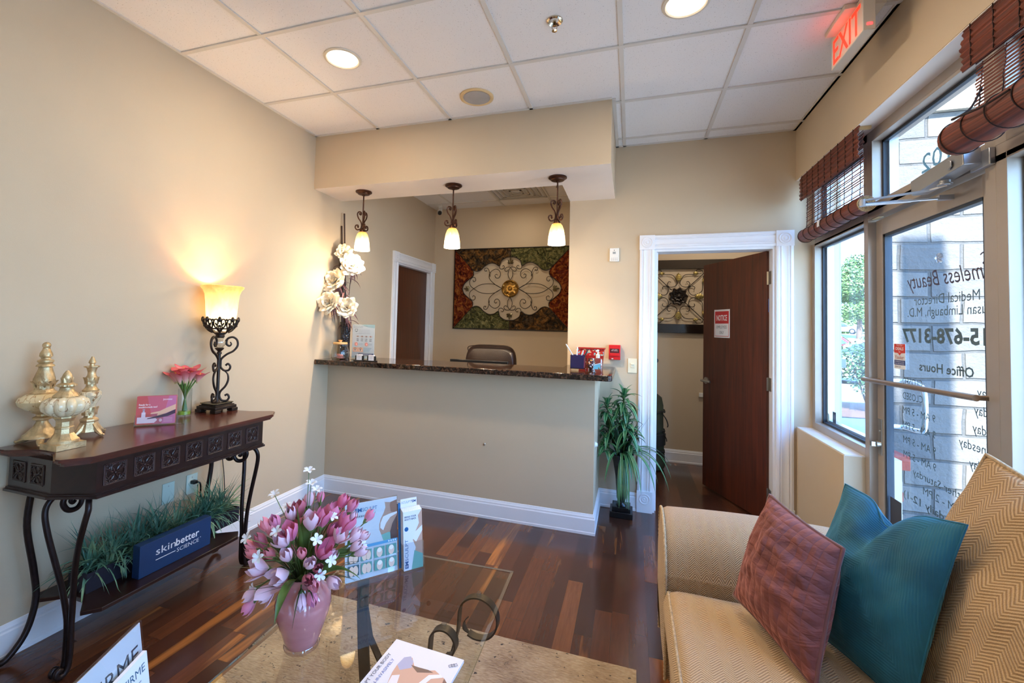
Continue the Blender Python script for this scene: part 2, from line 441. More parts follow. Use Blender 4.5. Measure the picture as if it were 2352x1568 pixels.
for x in (0.33, 0.94, 1.55, 2.16): TG.box((x - bw, 0.12, H - th), (x + bw, 2.10, H - 0.0005))
for y in (0.62, 1.23, 1.84): TG.box((0, y - bw, H - th - 0.001), (2.29, y + bw, H - 0.0005))
struct(TG.build('trim_2', TBAR, smooth=0), 'ceiling tee grid of the reception')
# walls
w = MB().box((-0.12, -4.6, 0), (0, 1.14, H)).box((-0.12, 1.14, 2.125), (0, 2.02, H)).box((-0.12, 2.02, 0), (0, 2.107, H)); struct(w.build('wall_left', PAINT, smooth=0))
w = MB().box((-0.12, 2.107, 0), (3.96, 2.22, H + 0.05)); struct(w.build('wall_back', PAINT, smooth=0))
w = MB().box((1.9712, 0.561, 0), (2.653, 0.69, H)).box((2.653, 0.561, 2.09), (3.504, 0.69, H)).box((3.504, 0.561, 0), (3.90, 0.69, H)); struct(w.build('wall_doorway', PAINT, smooth=0))
w = MB().box((2.30, 0.69, 0), (2.41, 2.107, H)); struct(w.build('wall_partition', PAINT, smooth=0))
w = MB().box((3.634, -4.6, 2.575), (3.90, 0.561, H + 0.05)); struct(w.build('wall_right', PAINT, smooth=0))
w = MB().box((3.634, -0.205, 0), (3.90, 0.561, 0.757)); struct(w.build('wall_knee', PAINT, smooth=0))
w = MB().box((3.638, -0.204, 0.757), (3.736, 0.561, 0.764)); struct(w.build('window_sill_1', M('white_sill', lin((222, 218, 212)), rough=0.4), smooth=0), 'white painted sill of the narrow window'); bpy.data.objects['window_sill_1'].name = 'trim_3'
w = MB().box((3.636, -4.6, 2.571), (3.736, 0.561, 2.575)); struct(w.build('trim_4', SOFFW, smooth=0), 'white underside of the window head')
w = MB().box((3.70, -4.6, 0), (3.90, -1.178, 0.12)); struct(w.build('wall_kerb', PAINT, smooth=0))
w = MB().box((-0.12, -4.72, 0), (3.90, -4.6, H)); struct(w.build('wall_front', PAINT, smooth=0))
w = MB().box((3.89, 0.69, 0), (3.96, 2.107, H + 0.05)); struct(w.build('wall_right_back', mat_paint('pale_blue_wall', (176, 196, 214)), smooth=0))
# header over the counter (L-shaped), white underside
P = [(0, -0.266), (2.343, -0.266), (2.343, 0.561), (1.9712, 0.561), (1.9712, 0.107), (0, 0.107)]
struct(MB().prism(P, 2.525, H, 0, mb=1).build('wall_header', [PAINT, SOFFW], smooth=0), 'boxed header over the reception counter')
# counter knee wall
P = [(0, 0), (2.243, 0), (2.243, 0.561), (1.9712, 0.561), (1.9712, 0.12), (0, 0.12)]
struct(MB().prism(P, 0, 1.089, 0).build('wall_counter', PAINT, smooth=0), 'tan half wall below the granite counter')
# baseboards: profile (offset from wall, z)
BB = [(0, 0), (0.017, 0), (0.017, 0.016), (0.014, 0.02), (0.014, 0.105), (0.010, 0.112), (0.010, 0.121), (0.005, 0.130), (0.003, 0.138), (0, 0.140)]
def baseboard(name, p0, p1, nrm, ext0=0, ext1=0):
    a = Vector((*p0, 0)); b_ = Vector((*p1, 0)); d = (b_ - a).normalized(); nn = Vector((*nrm, 0)); mb = MB(); vs = []
    for e, q, s_ in ((0, a, -1), (1, b_, 1)):
        for o, z in BB: vs.append(q + nn * o + Vector((0, 0, z)) + d * (s_ * o * (ext0 if e == 0 else ext1)))
    n = len(BB); mb.add(vs, [(i, i + 1, n + i + 1, n + i) for i in range(n - 1)] + [tuple(range(n))[::-1], tuple(n + i for i in range(n))], 0, True)
    return struct(mb.build(name, WHITE, smooth=25))
baseboard('baseboard_left', (0, -4.6), (0, -0.0), (1, 0), 0, -1)
baseboard('baseboard_counter', (0, 0), (2.243, 0), (0, -1), -1, 1)
baseboard('baseboard_counter_side', (2.243, 0), (2.243, 0.561), (1, 0), 1, -1)
baseboard('baseboard_doorway', (2.243, 0.561), (2.541, 0.561), (0, -1), -1, 0)
baseboard('baseboard_back', (2.41, 2.107), (3.89, 2.107), (0, -1))
baseboard('baseboard_knee', (3.634, -0.205), (3.634, 0.561), (-1, 0), 1, 0)
# door casings: fluted boards with rosette blocks
CW = 0.111
CP = [(0, 0), (0, 0.016), (0.010, 0.020), (0.018, 0.020), (0.022, 0.013), (0.028, 0.013), (0.033, 0.019), (0.040, 0.015), (0.071, 0.015), (0.078, 0.019), (0.083, 0.013), (0.089, 0.013), (0.093, 0.020), (0.101, 0.020), (0.111, 0.016), (0.111, 0)]
def rosette(mb, c, T, s=0.058):
    """square block with turned rings, local x,y face, z outwards"""
    mb.prism([(c[0] - s, c[1] - s), (c[0] + s, c[1] - s), (c[0] + s, c[1] + s), (c[0] - s, c[1] + s)], 0, 0.025, 0, T)
    M4 = T @ Matrix.Translation((c[0], c[1], 0.025))
    mb.lathe([(0.044, 0), (0.043, 0.004), (0.038, 0.005), (0.034, 0.001), (0.028, 0.001), (0.025, 0.005), (0.019, 0.005), (0.016, 0.002), (0.011, 0.002), (0.009, 0.006), (0.004, 0.008), (0, 0.008)], seg=32, M4=M4)
def casing(name, T, w, h, label):
    """T: local x along opening, y up, z out of wall; opening 0..w, height h; returns root"""
    mb = MB()
    for sgn, x0 in ((1, -CW), (1, w)):
        vs = [T @ Vector((x0 + p[0], y, p[1])) for y in (0.16, h) for p in CP]; n = len(CP)
        mb.add(vs, [(i, n + i, n + i + 1, i + 1) for i in range(n - 1)], 0, True)
        mb.prism([(x0 - 0.003, 0), (x0 + CW + 0.003, 0), (x0 + CW + 0.003, 0.165), (x0 - 0.003, 0.165)], 0, 0.026, 0, T)
        M4 = T @ Matrix.Translation((x0 + CW / 2, 0.105, 0.026))
        mb.lathe([(0.043, 0), (0.041, 0.004), (0.035, 0.004), (0.032, 0.001), (0.025, 0.001), (0.022, 0.004), (0.016, 0.004), (0.013, 0.001), (0.009, 0.001), (0.006, 0.005), (0, 0.006)], seg=28, M4=M4)
        rosette(mb, (x0 + CW / 2, h + CW / 2), T)
    vs = [T @ Vector((x, h + p[0], p[1])) for x in (0.0, w) for p in CP]; n = len(CP)
    mb.add(vs, [(i, i + 1, n + i + 1, n + i) for i in range(n - 1)], 0, True)
    return struct(mb.build(name, WHITE, smooth=30), label)
T = Matrix(((1, 0, 0, 2.653), (0, 0, -1, 0.561), (0, 1, 0, 0), (0, 0, 0, 1)))
casing('trim_5', T, 0.851, 2.09, 'white fluted casing with rosettes around the staff doorway')
jm = MB().box((2.653, 0.561, 0), (2.672, 0.70, 2.09)).box((3.485, 0.561, 0), (3.504, 0.70, 2.09)).box((2.672, 0.561, 2.071), (3.485, 0.70, 2.09)).box((2.672, 0.61, 0), (2.684, 0.625, 2.071))
struct(jm.build('trim_6', WHITE, smooth=0), 'white jamb of the staff doorway')
T = Matrix(((0, 0, 1, 0.0), (1, 0, 0, 1.14), (0, 1, 0, 0), (0, 0, 0, 1)))
casing('trim_7', T, 0.88, 2.125, 'white fluted casing around the reception door'); 
jm = MB().box((-0.10, 1.14, 0), (0, 1.158, 2.125)).box((-0.10, 2.002, 0), (0, 2.02, 2.125)).box((-0.10, 1.158, 2.107), (0, 2.002, 2.125)).box((-0.05, 1.99, 0), (-0.035, 2.002, 2.107))
struct(jm.build('trim_8', WHITE, smooth=0), 'white jamb of the reception door')
d1 = sthing('door_1', 'closed dark brown door behind the counter')
MB().box((-0.095, 1.16, 0.01), (-0.052, 2.0, 2.105)).build('door_leaf', DOORW2, d1, smooth=0)
# ---- open staff door
d2 = bpy.data.objects.new('door_2', None); COL.objects.link(d2); struct(d2, 'dark mahogany door standing open into the back room')
d2.location = (3.487, 0.655, 0); d2.rotation_euler = (0, 0, R(180 - 66.5))
def dW(x, y, z): return world_of(d2) @ Vector((x, y, z))
def dbox(mb, lo, hi, m=0):
    c = [(a + b) / 2 for a, b in zip(lo, hi)]; h = [(b - a) / 2 for a, b in zip(lo, hi)]; Mx = world_of(d2); q = Mx.to_3x3()
    mb.obox(Mx @ Vector(c), q @ Vector((h[0], 0, 0)), q @ Vector((0, h[1], 0)), q @ Vector((0, 0, h[2])), m)
mb = MB(); dbox(mb, (0.004, -0.022, 0.012), (0.835, 0.022, 2.068)); leaf2 = mb.build('door_leaf', DOORW, d2, smooth=0, bev=0.0015)
# local +y of the open leaf faces the camera side
q = world_of(d2).to_3x3(); ldx = q @ Vector((1, 0, 0)); ldn = q @ Vector((0, 1, 0))
camside = 1 if (Vector((2.48, -3.27, 1.4)) - dW(0.4, 0, 1)).dot(ldn) > 0 else -1
for sg in (camside, -camside):
    mb = MB(); hz_ = 0.985; c = dW(0.775, sg * 0.022, hz_)
    Tn = ldn * sg
    mb.tube([c, c + Tn * 0.012], 0.031, 24); mb.tube([c, c + Tn * 0.05], 0.011, 12)
    mb.tube(bez([c + Tn * 0.048 + ldx * 0.012, c + Tn * 0.052 - ldx * 0.03, c + Tn * 0.05 - ldx * 0.085, c + Tn * 0.046 - ldx * 0.125], 5), [0.010] * 15 + [0.008], 10, up=(0, 0, 1), rx=0.011)
    mb.build('door_handle', STEEL, d2, smooth=50)
mb = MB()
for z in (0.22, 1.05, 1.86):
    hp = dW(0.0, camside * 0.0, z)
    h_ = MB(); h_.box((3.482, 0.594, z - 0.05), (3.486, 0.655, z + 0.05)); h_.tube([Vector((3.487, 0.652, z - 0.052)), Vector((3.487, 0.652, z + 0.052))], 0.006, 10)
    dbox(h_, (0.0, -0.02, z - 0.05), (0.004, 0.02, z + 0.05))
    h_.build('hinge', STEEL, d2, smooth=40)
mb = MB(); dbox(mb, (-0.0005, -0.006, 1.60), (0.0035, 0.008, 1.70)); mb.build('edge_label', M('pale_blue_label', lin((108, 118, 170)), rough=0.4), d2)
# NOTICE sign taped on the leaf
tx = -ldx * 1.0
so = dW(0.835 - 0.235 + 0.0, camside * 0.0225, 1.40)
# find sign's left edge (as seen from the waiting room the free edge is at the left)
xr_ = -ldx
so = dW(0.660, camside * 0.0225, 1.388)
ns = thing('notice_sign', 'red and white NOTICE sign taped to the open brown door', 'sign', so)
pn = Vector(xr_).cross(Vector((0, 0, 1)))
MB().obox(so + xr_ * 0.11 + Vector((0, 0, 0.125)) + pn * 0.0012, xr_ * 0.11, Vector((0, 0, 0.125)), pn * 0.0008).build('paper', M('white_paper', lin((238, 236, 238)), rough=0.6, var=0.01), ns)
pr = Print(so + pn * 0.002, xr_, (0, 0, 1), 0.0006)
pr.rect(0.012, 0.012, 0.196, 0.222, (205, 40, 45)).rect(0.016, 0.016, 0.188, 0.214, (240, 240, 242)).rect(0.016, 0.125, 0.188, 0.105, (200, 36, 44))
pr.text('NOTICE', 0.11, 0.152, 0.150, 0.05, (245, 245, 245), bold=0.02, align='c').text('EMPLOYEES', 0.11, 0.082, 0.145, 0.026, (90, 92, 110), align='c').text('ONLY', 0.11, 0.034, 0.062, 0.026, (90, 92, 110), align='c')
pr.build('print', ns)
# ================================================================ storefront
XF, XB, XG = 3.734, 3.845, 3.79
def fr(name, boxes, label):
    mb = MB()
    for lo, hi in boxes: mb.box(lo, hi)
    return struct(mb.build(name, ALU, smooth=0, bev=0.0015), label)
fr('trim_9', [((XF, -0.252, 0), (XB, -0.207, 2.575))], 'champagne aluminium post left of the glass door')
fr('trim_10', [((XF, -1.177, 0), (XB, -1.126, 2.575))], 'champagne aluminium post right of the glass door')
fr('trim_11', [((XF, -4.6, 2.525), (XB, 0.561, 2.571))], 'aluminium head rail of the storefront')
fr('trim_12', [((XF, -1.126, 2.082), (XB, -0.252, 2.135))], 'aluminium transom rail above the glass door')
def window(name, y0, y1, z0, z1, label, sill=True):
    """framed pane between y0<y1"""
    r_ = sthing(name, label); t = 0.05
    mb = MB().box((XF, y1 - t, z0), (XB, y1, z1)).box((XF, y0, z0), (XB, y1 - t, z0 + t)).box((XF, y0, z1 - 0.02), (XB, y1 - t, z1))
    mb.build('window_frame', ALU, r_, smooth=0, bev=0.0015)
    g = 0.014; ya, yb_, za, zb = y0 + 0.002, y1 - t, z0 + t, z1 - 0.02
    mb = MB()
    for lo, hi in (((XG - 0.01, yb_ - g, za), (XG + 0.01, yb_, zb)), ((XG - 0.01, ya, za), (XG + 0.01, ya + g, zb)), ((XG - 0.01, ya, za), (XG + 0.01, yb_, za + g)), ((XG - 0.01, ya, zb - g), (XG + 0.01, yb_, zb))): mb.box(lo, hi)
    mb.build('gasket', GASK, r_, smooth=0)
    mb = MB().box((XG + 0.010, yb_ - 0.03, za), (XB - 0.004, yb_ - g, zb)).box((XG + 0.010, ya, za), (XB - 0.004, yb_, za + 0.03))
    mb.build('glazing_bead', ALUB, r_, smooth=0)
    MB().box((XG - 0.003, ya, za), (XG + 0.003, yb_, zb)).build('pane', PANE, r_, smooth=0)
    return r_
w1_ = window('window_1', -0.207, 0.561, 0.762, 2.09, 'narrow storefront window beside the staff doorway')
window('window_2', -0.207, 0.561, 2.137, 2.53, 'upper light above the narrow window')
fr('trim_13', [((XF, -0.207, 2.075), (XB, 0.511, 2.137))], 'aluminium cross rail of the narrow window')
window('window_3', -1.126, -0.2525, 2.115, 2.53, 'transom light above the glass door')
window('window_4', -4.55, -1.177, 0.12, 2.10, 'wide storefront window behind the sofa')
window('window_5', -4.55, -1.177, 2.137, 2.53, 'upper light above the wide window')
fr('trim_14', [((XF, -4.55, 2.075), (XB, -1.177, 2.137))], 'aluminium cross rail of the wide window')
# number on the transom light
pr = Print((XG + 0.004, -0.822, 2.215), (0, 1, 0), (0, 0, 1)); pr.text('102', 0, 0, 0.20, 0.09, (120, 172, 196), bold=0.0); pr.build('address_number', bpy.data.objects['window_3'])
# small decals low on the narrow window
pr = Print((XG - 0.004, 0.36, 0.845), (0, -1, 0), (0, 0, 1)); pr.rect(0.0, 0.0, 0.05, 0.075, (40, 66, 96)).ell(0.028, 0.04, 0.014, 0.018, (96, 120, 150)).ell(-0.07, 0.02, 0.016, 0.03, (150, 178, 186)); pr.build('decal', w1_)
# ---- glass entrance door
d3 = sthing('door_3', 'glass entrance door with champagne aluminium frame'); d3.location = (3.79, -1.115, 0)
XD0, XD1 = 3.768, 3.812; ya, yb_ = -1.118, -0.262
mb = MB().box((XD0, yb_ - 0.062, 0.012), (XD1, yb_, 2.072)).box((XD0, ya, 0.012), (XD1, ya + 0.062, 2.072)).box((XD0, ya + 0.062, 1.985), (XD1, yb_ - 0.062, 2.072)).box((XD0, ya + 0.062, 0.012), (XD1, yb_ - 0.062, 0.26))
mb.build('door_frame', ALU, d3, smooth=0, bev=0.002)
g = 0.014; y0, y1, z0, z1 = ya + 0.062, yb_ - 0.062, 0.26, 1.985
mb = MB().box((XG - 0.016, y1 - g, z0), (XG + 0.016, y1, z1)).box((XG - 0.016, y0, z0), (XG + 0.016, y0 + g, z1)).box((XG - 0.016, y0, z1 - g), (XG + 0.016, y1, z1)).box((XG - 0.016, y0, z0), (XG + 0.016, y1, z0 + g))
mb.build('gasket', GASK, d3, smooth=0)
MB().box((XG - 0.003, y0, z0), (XG + 0.003, y1, z1)).build('pane', PANE, d3, smooth=0)
mb = MB().box((XD0 - 0.004, yb_ - 0.05, 0.80), (XD0, yb_ - 0.012, 0.99))
mb.tube([(XD0, -0.293, 0.925), (XD0 - 0.008, -0.293, 0.925)], 0.008, 12)
mb.tube([(XD0, -0.293, 0.855), (XD0 - 0.022, -0.293, 0.855)], 0.017, 20); mb.obox((XD0 - 0.032, -0.290, 0.855), (0.011, 0, 0), (0, 0.009, 0), (0, 0, 0.012)); mb.build('thumb_lock', STEEL, d3, smooth=40)
mb = MB().tube([(3.706, -0.262, 1.197), (3.706, -1.112, 1.215)], 0.0125, 18)
mb.tube([(3.706, -0.29, 1.198), (XD0, -0.29, 1.198)], 0.010, 10).tube([(3.706, -1.09, 1.214), (XD0, -1.09, 1.214)], 0.010, 10)
mb.build('push_bar', M('satin_bronze_bar', lin((176, 152, 130)), rough=0.3, metal=0.8, var=0.03), d3, smooth=50)
mb = MB(); hx = 3.865
mb.tube(bez([(XD1, -0.30, 1.20), (hx, -0.31, 1.20), (hx + 0.005, -0.42, 1.195), (hx, -0.475, 1.17), (hx, -0.485, 1.08), (hx, -0.475, 0.985), (hx + 0.005, -0.42, 0.962), (hx, -0.31, 0.958), (XD1, -0.30, 0.958)], 6), 0.0125, 14)
mb.build('pull_handle', M('polished_pull', lin((220, 226, 232)), rough=0.15, metal=0.9, var=0.02), d3, smooth=60)
# door closer with two-piece arm
mb = MB().obox((3.69, -0.975, 2.108), (0.028, 0, 0), (0, 0.165, -0.012), (0, 0.003, 0.033)).box((3.716, -1.18, 2.07), (3.734, -1.08, 2.135))
mb.tube([(3.66, -1.07, 2.112), (3.654, -1.07, 2.112)], 0.021, 6).tube([(3.69, -0.985, 2.078), (3.69, -0.985, 2.058)], 0.018, 18).tube([(3.69, -0.985, 2.064), (3.69, -0.985, 2.054)], 0.024, 18)
mb.build('closer_body', ALUB, d3, smooth=30, bev=0.003)
mb = MB().ribbon([(3.69, -0.985, 2.053), (3.66, -0.93, 2.052), (3.445, -0.905, 2.03)], [0.022, 0.024, 0.018], 0.006, (0.1, -0.99, 0))
mb.tube([(3.445, -0.905, 2.035), (3.445, -0.905, 2.005)], 0.011, 14)
mb.tube([(3.445, -0.905, 2.012), (3.62, -0.895, 2.022)], 0.008, 12).tube([(3.61, -0.895, 2.021), (3.72, -0.885, 2.027)], 0.005, 10)
mb.obox((3.745, -0.884, 2.03), (0.026, 0, 0), (0, 0.011, 0), (0, 0, 0.01)); mb.build('closer_arm', M('closer_arm_grey', lin((186, 188, 194)), rough=0.35, metal=0.6), d3, smooth=40)
MB().obox((3.76, -0.30, 2.088), (0.012, 0, 0), (0, 0.035, 0), (0, 0, 0.010)).build('door_contact', IVORY, d3, bev=0.003)
# lettering (reads from outside, mirrored from the waiting room)
LG = (92, 106, 108)
pr = Print((XG + 0.0042, 0, 0), (0, 1, 0), (0, 0, 1), 0.0)
pr.text('Timeless Beauty', -1.068, 1.672, 0.575, 0.075, (78, 50, 66), shear=0.35)
pr.line(bez([(-1.11, 1.742), (-1.08, 1.768), (-1.045, 1.76), (-1.01, 1.775), (-0.99, 1.768)], 6), 0.006, (78, 50, 66))
pr.text('Medical Director', -0.985, 1.59, 0.435, 0.046, LG)
pr.text('Susan Limbaugh, M.D.', -1.05, 1.535, 0.555, 0.045, LG)
pr.text('615-678-3177', -1.092, 1.412, 0.645, 0.066, (98, 108, 104), bold=0.035)
pr.text('Office Hours', -0.945, 1.278, 0.36, 0.042, (98, 108, 104), bold=0.02)
for i, (dn, tm) in enumerate((('Sunday', 'CLOSED'), ('Monday', 'CLOSED'), ('Tuesday', '9 AM - 5 PM'), ('Wednesday', '9 AM - 5 PM'), ('Thursday', '9 AM - 5 PM'), ('Friday', '9 AM - 5 PM'))):
    z = 1.205 - 0.073 * i
    pr.text(dn, -1.115, z, None, 0.040, LG)
    pr.text(tm, -0.443, z - 0.008, 0.165 if tm == 'CLOSED' else 0.255, 0.036, LG, align='r')
pr.text('Every Other Saturday', -1.05, 0.765, 0.53, 0.036, LG).text('9 AM - 2 PM', -0.90, 0.70, 0.30, 0.036, LG).text('(closed daily 12-1)', -0.98, 0.635, 0.54, 0.036, LG, bold=0.01)
pr.build('lettering', d3)
pr = Print((XG - 0.004, -0.392, 1.272), (0, -1, 0), (0, 0, 1)); pr.rect(0, 0, 0.10, 0.127, (240, 240, 242)).poly([(0, 0.127), (0, 0.082), (0.035, 0.080), (0.05, 0.068), (0.065, 0.080), (0.10, 0.082), (0.10, 0.127)], (222, 62, 44)).rect(0, 0.02, 0.10, 0.024, (44, 66, 130))
pr.text('Find Our', 0.05, 0.116, 0.052, 0.010, (250, 240, 235), align='c').text('DEALS', 0.05, 0.096, 0.070, 0.015, (255, 255, 255), bold=0.02, align='c').text('On', 0.05, 0.083, 0.014, 0.008, (255, 255, 255), align='c').text('Yooker', 0.05, 0.05, 0.080, 0.020, (190, 90, 40), shear=0.3, align='c')
pr.text('POWERED BY LOCAL', 0.05, 0.034, 0.085, 0.006, (240, 240, 250), align='c').text('DEALS AND REWARDS', 0.05, 0.024, 0.085, 0.006, (240, 240, 250), align='c').text('Yooker.com', 0.006, 0.008, 0.055, 0.008, (30, 30, 40)); pr.build('window_sticker', d3)
mb = MB().lathe([(0, 0), (0.024, 0.001), (0.022, 0.006), (0.010, 0.010), (0.006, 0.018), (0, 0.02)], seg=20, M4=Matrix.Translation((XG - 0.004, -0.765, 1.79)) @ Matrix.Rotation(R(-90), 4, 'Y'))
mb.build('suction_hook', M_glass('clear_plastic', (0.95, 0.97, 1), 2.0, 0.05, 0.25), d3)
MB().box((XG - 0.006, -0.445, 0.35), (XG - 0.004, -0.345, 0.60)).build('dark_plate', M('dark_decal', lin((52, 54, 66)), rough=0.4), d3)

struct(MB().box((3.72, -1.126, 0.0), (3.90, -0.252, 0.010)).build('trim_15', ALUB, smooth=0), 'aluminium threshold of the glass door')
# ================================================================ ceiling fixtures and lamps
WARM = (1.0, 0.80, 0.56)
def downlight(name, x, y, label, power=8, seen=True):
    t = thing(name, label, 'ceiling light', (x, y, H - 0.03), group=None)
    MB().lathe([(0.105, H - 0.0005), (0.104, H - 0.006), (0.092, H - 0.010), (0.086, H - 0.006), (0.084, H - 0.0005)], (x, y, 0), 48, cap=False).build('trim_ring', M('warm_white_ring', lin((222, 210, 190)), rough=0.4, var=0.02), t)
    MB().lathe([(0, H - 0.004), (0.05, H - 0.005), (0.085, H - 0.004)], (x, y, 0), 48, cap=False).build('lens', M_emit('downlight_lens', (1.0, 0.86, 0.64), 5.0), t, origin=None)
    light('AREA', 'downlight_lamp', (x, y, H - 0.02), power, (1.0, 0.84, 0.64), 0.16)
    return t
downlight('recessed_ceiling_light', 0.88, -1.133, 'round recessed ceiling light glowing at the left of the ceiling')
downlight('recessed_ceiling_light', 2.707, -1.07, 'round recessed ceiling light at the top edge near the exit sign')
for x, y in ((0.88, -2.96), (2.707, -2.96)):
    light('AREA', 'downlight_lamp', (x, y, H - 0.02), 3, (1.0, 0.90, 0.76), 0.16)  # unseen lamps behind the camera, added for brightness, no fixtures
light('AREA', 'reception_fill_light', (1.2, 1.5, H - 0.035), 3, (1.0, 0.86, 0.66), 0.10)  # unseen fill light over the reception, no fixture modelled
light('AREA', 'back_room_fill_light', (3.3, 1.2, H - 0.02), 9, (1.0, 0.88, 0.74), 0.16)  # unseen fill light that brightens the back room wall, no fixture modelled
t = thing('ceiling_speaker', 'round grey ceiling speaker with a cream rim', 'speaker', (1.487, -0.52, H - 0.02))
MB().lathe([(0.112, H - 0.0005), (0.112, H - 0.008), (0.100, H - 0.012), (0.090, H - 0.008), (0.088, H - 0.0005)], (1.487, -0.52, 0), 48, cap=False).build('rim', M('cream_rim', lin((216, 188, 140)), rough=0.5), t)
MB().lathe([(0, H - 0.011), (0.05, H - 0.0105), (0.089, H - 0.009)], (1.487, -0.52, 0), 48, cap=False).build('grille', M('speaker_mesh', lin((176, 172, 170)), rough=0.7, bmp=0.8, bscale=600), t)
t = thing('sprinkler_head', 'chrome fire sprinkler head in a ceiling tile of the waiting room', 'sprinkler', (2.103, -1.116, H - 0.06))
CH = M('polished_chrome', lin((214, 200, 176)), rough=0.08, metal=1.0, var=0.01)
MB().lathe([(0.040, H - 0.0005), (0.040, H - 0.006), (0.033, H - 0.012), (0.026, H - 0.006), (0.020, H - 0.0005)], (2.103, -1.116, 0), 36, cap=False).build('escutcheon', CH, t)
mb = MB().cyl((2.103, -1.116, H), (2.103, -1.116, H - 0.028), 0.008).lathe([(0, H - 0.055), (0.013, H - 0.054), (0.013, H - 0.051), (0, H - 0.050)], (2.103, -1.116, 0), 20)
for s_ in (-1, 1): mb.tube(bez([(2.103 + s_ * 0.008, -1.116, H - 0.022), (2.103 + s_ * 0.013, -1.116, H - 0.036), (2.103 + s_ * 0.003, -1.116, H - 0.052)], 5), 0.002, 8)
mb.build('head', CH, t)
# exit sign
t = thing('exit_sign', 'illuminated red EXIT sign hanging from the ceiling by the window wall', 'sign', (3.47, -0.75, 2.79))
MB().box((3.447, -0.915, 2.792), (3.495, -0.585, 2.955)).build('housing', M('exit_sign_cream', lin((226, 214, 196)), rough=0.4, var=0.02), t, bev=0.003)
MB().box((3.40, -0.86, 2.938), (3.56, -0.64, 2.9605)).build('canopy', M('exit_sign_cream', (1, 1, 1)), t, bev=0.003)
pr = Print((3.4465, -0.597, 2.808), (0, -1, 0), (0, 0, 1)); pr.text('EXIT', 0.155, 0, 0.285, 0.128, M_emit('exit_red', (1.0, 0.035, 0.012), 1.1), bold=0.01, align='c'); pr.build('lettering', t)
MB().box((3.462, -0.9165, 2.815), (3.482, -0.9145, 2.825)).build('indicator_led', M_emit('led_red', (1, 0.02, 0.02), 6), t)
light('POINT', 'exit_sign_glow', (3.41, -0.75, 2.88), 0.10, (1, 0.06, 0.03), 0.03)
# reception ceiling: supply vent, sprinkler, camera
t = thing('ceiling_vent', 'square air supply vent in the reception ceiling', 'vent', (1.05, 1.22, H - 0.02))
mb = MB()
for k in range(5):
    a = 0.29 - 0.055 * k; zz = H - 0.004 - 0.003 * k
    for lo, hi in (((-a, -a), (a, -a + 0.022)), ((-a, a - 0.022), (a, a)), ((-a, -a), (-a + 0.022, a)), ((a - 0.022, -a), (a, a))):
        mb.box((1.245 + lo[0], 1.535 + lo[1], zz - 0.006), (1.245 + hi[0], 1.535 + hi[1], zz))
mb.build('louvre', M('vent_grey', lin((188, 182, 174)), rough=0.4), t, smooth=0)
t.location = (1.245, 1.535, H - 0.02)
t.children[0].matrix_local = Matrix.Identity(4); 
for v_ in t.children[0].data.vertices: v_.co = v_.co - Vector((1.245 - 1.05, 1.535 - 1.22, 0))
t = thing('sprinkler_head', 'small fire sprinkler in the reception ceiling behind the header', 'sprinkler', (1.72, 1.40, H - 0.05))
MB().cyl((1.72, 1.40, H), (1.72, 1.40, H - 0.03), 0.008).lathe([(0, H - 0.04), (0.014, H - 0.038), (0.006, H - 0.028), (0.022, H - 0.001)], (1.72, 1.40, 0), 16).build('head', M('dark_bronze', lin((56, 40, 30)), rough=0.4, metal=0.6), t)
t = thing('security_camera', 'small white dome security camera in the reception corner', 'security camera', (0.14, 1.93, 2.80))
mb = MB().lathe([(0.032, H - 0.001), (0.030, H - 0.012), (0.010, H - 0.016), (0.009, H - 0.05)], (0.14, 1.93, 0), 20, cap=False)
mb.tube([(0.135, 1.945, H - 0.035), (0.17, 1.86, H - 0.105)], [0.028, 0.031], 20); mb.build('body', WPLAS, t)
MB().tube([(0.17, 1.86, H - 0.105), (0.177, 1.842, H - 0.12)], [0.027, 0.024], 20).build('lens', BLACKP, t)
# pendants
BRZ = M('oil_rubbed_bronze', lin((78, 48, 34)), rough=0.38, metal=0.7, var=0.25, vscale=30)
def mat_shade(name, z0, z1, hot, e0, e1):
    """glowing glass: brighter toward the bulb, amber toward the neck"""
    m, n, l, b = _new(name); t_ = n.new('ShaderNodeTexCoord'); s = n.new('ShaderNodeSeparateXYZ'); l.new(t_.outputs['Object'], s.inputs[0])
    f = n.new('ShaderNodeMapRange'); l.new(s.outputs['Z'], f.inputs[0]); f.inputs[1].default_value = z0; f.inputs[2].default_value = z1
    w = noise_n(n, l, coords(n, l, (1, 1, 0.5)), 14, 4, 0.6, 1.5)
    k = math_n(n, l, 'ADD', f.outputs[0], math_n(n, l, 'MULTIPLY', math_n(n, l, 'SUBTRACT', w, 0.5), 0.35))
    c = ramp(n, l, k, [(0.0, hot), (0.5, (1, 0.62, 0.20)), (1.0, (0.75, 0.30, 0.04))])
    e = n.new('ShaderNodeMapRange'); l.new(k, e.inputs[0]); e.inputs[3].default_value = e0; e.inputs[4].default_value = e1
    l.new(c, b.inputs['Base Color']); l.new(c, b.inputs['Emission Color']); l.new(e.outputs[0], b.inputs['Emission Strength']); b.inputs['Roughness'].default_value = 0.2
    return m
PSH = mat_shade('pendant_glass', 0.02, 0.165, (1, 0.84, 0.56), 5.0, 0.42)
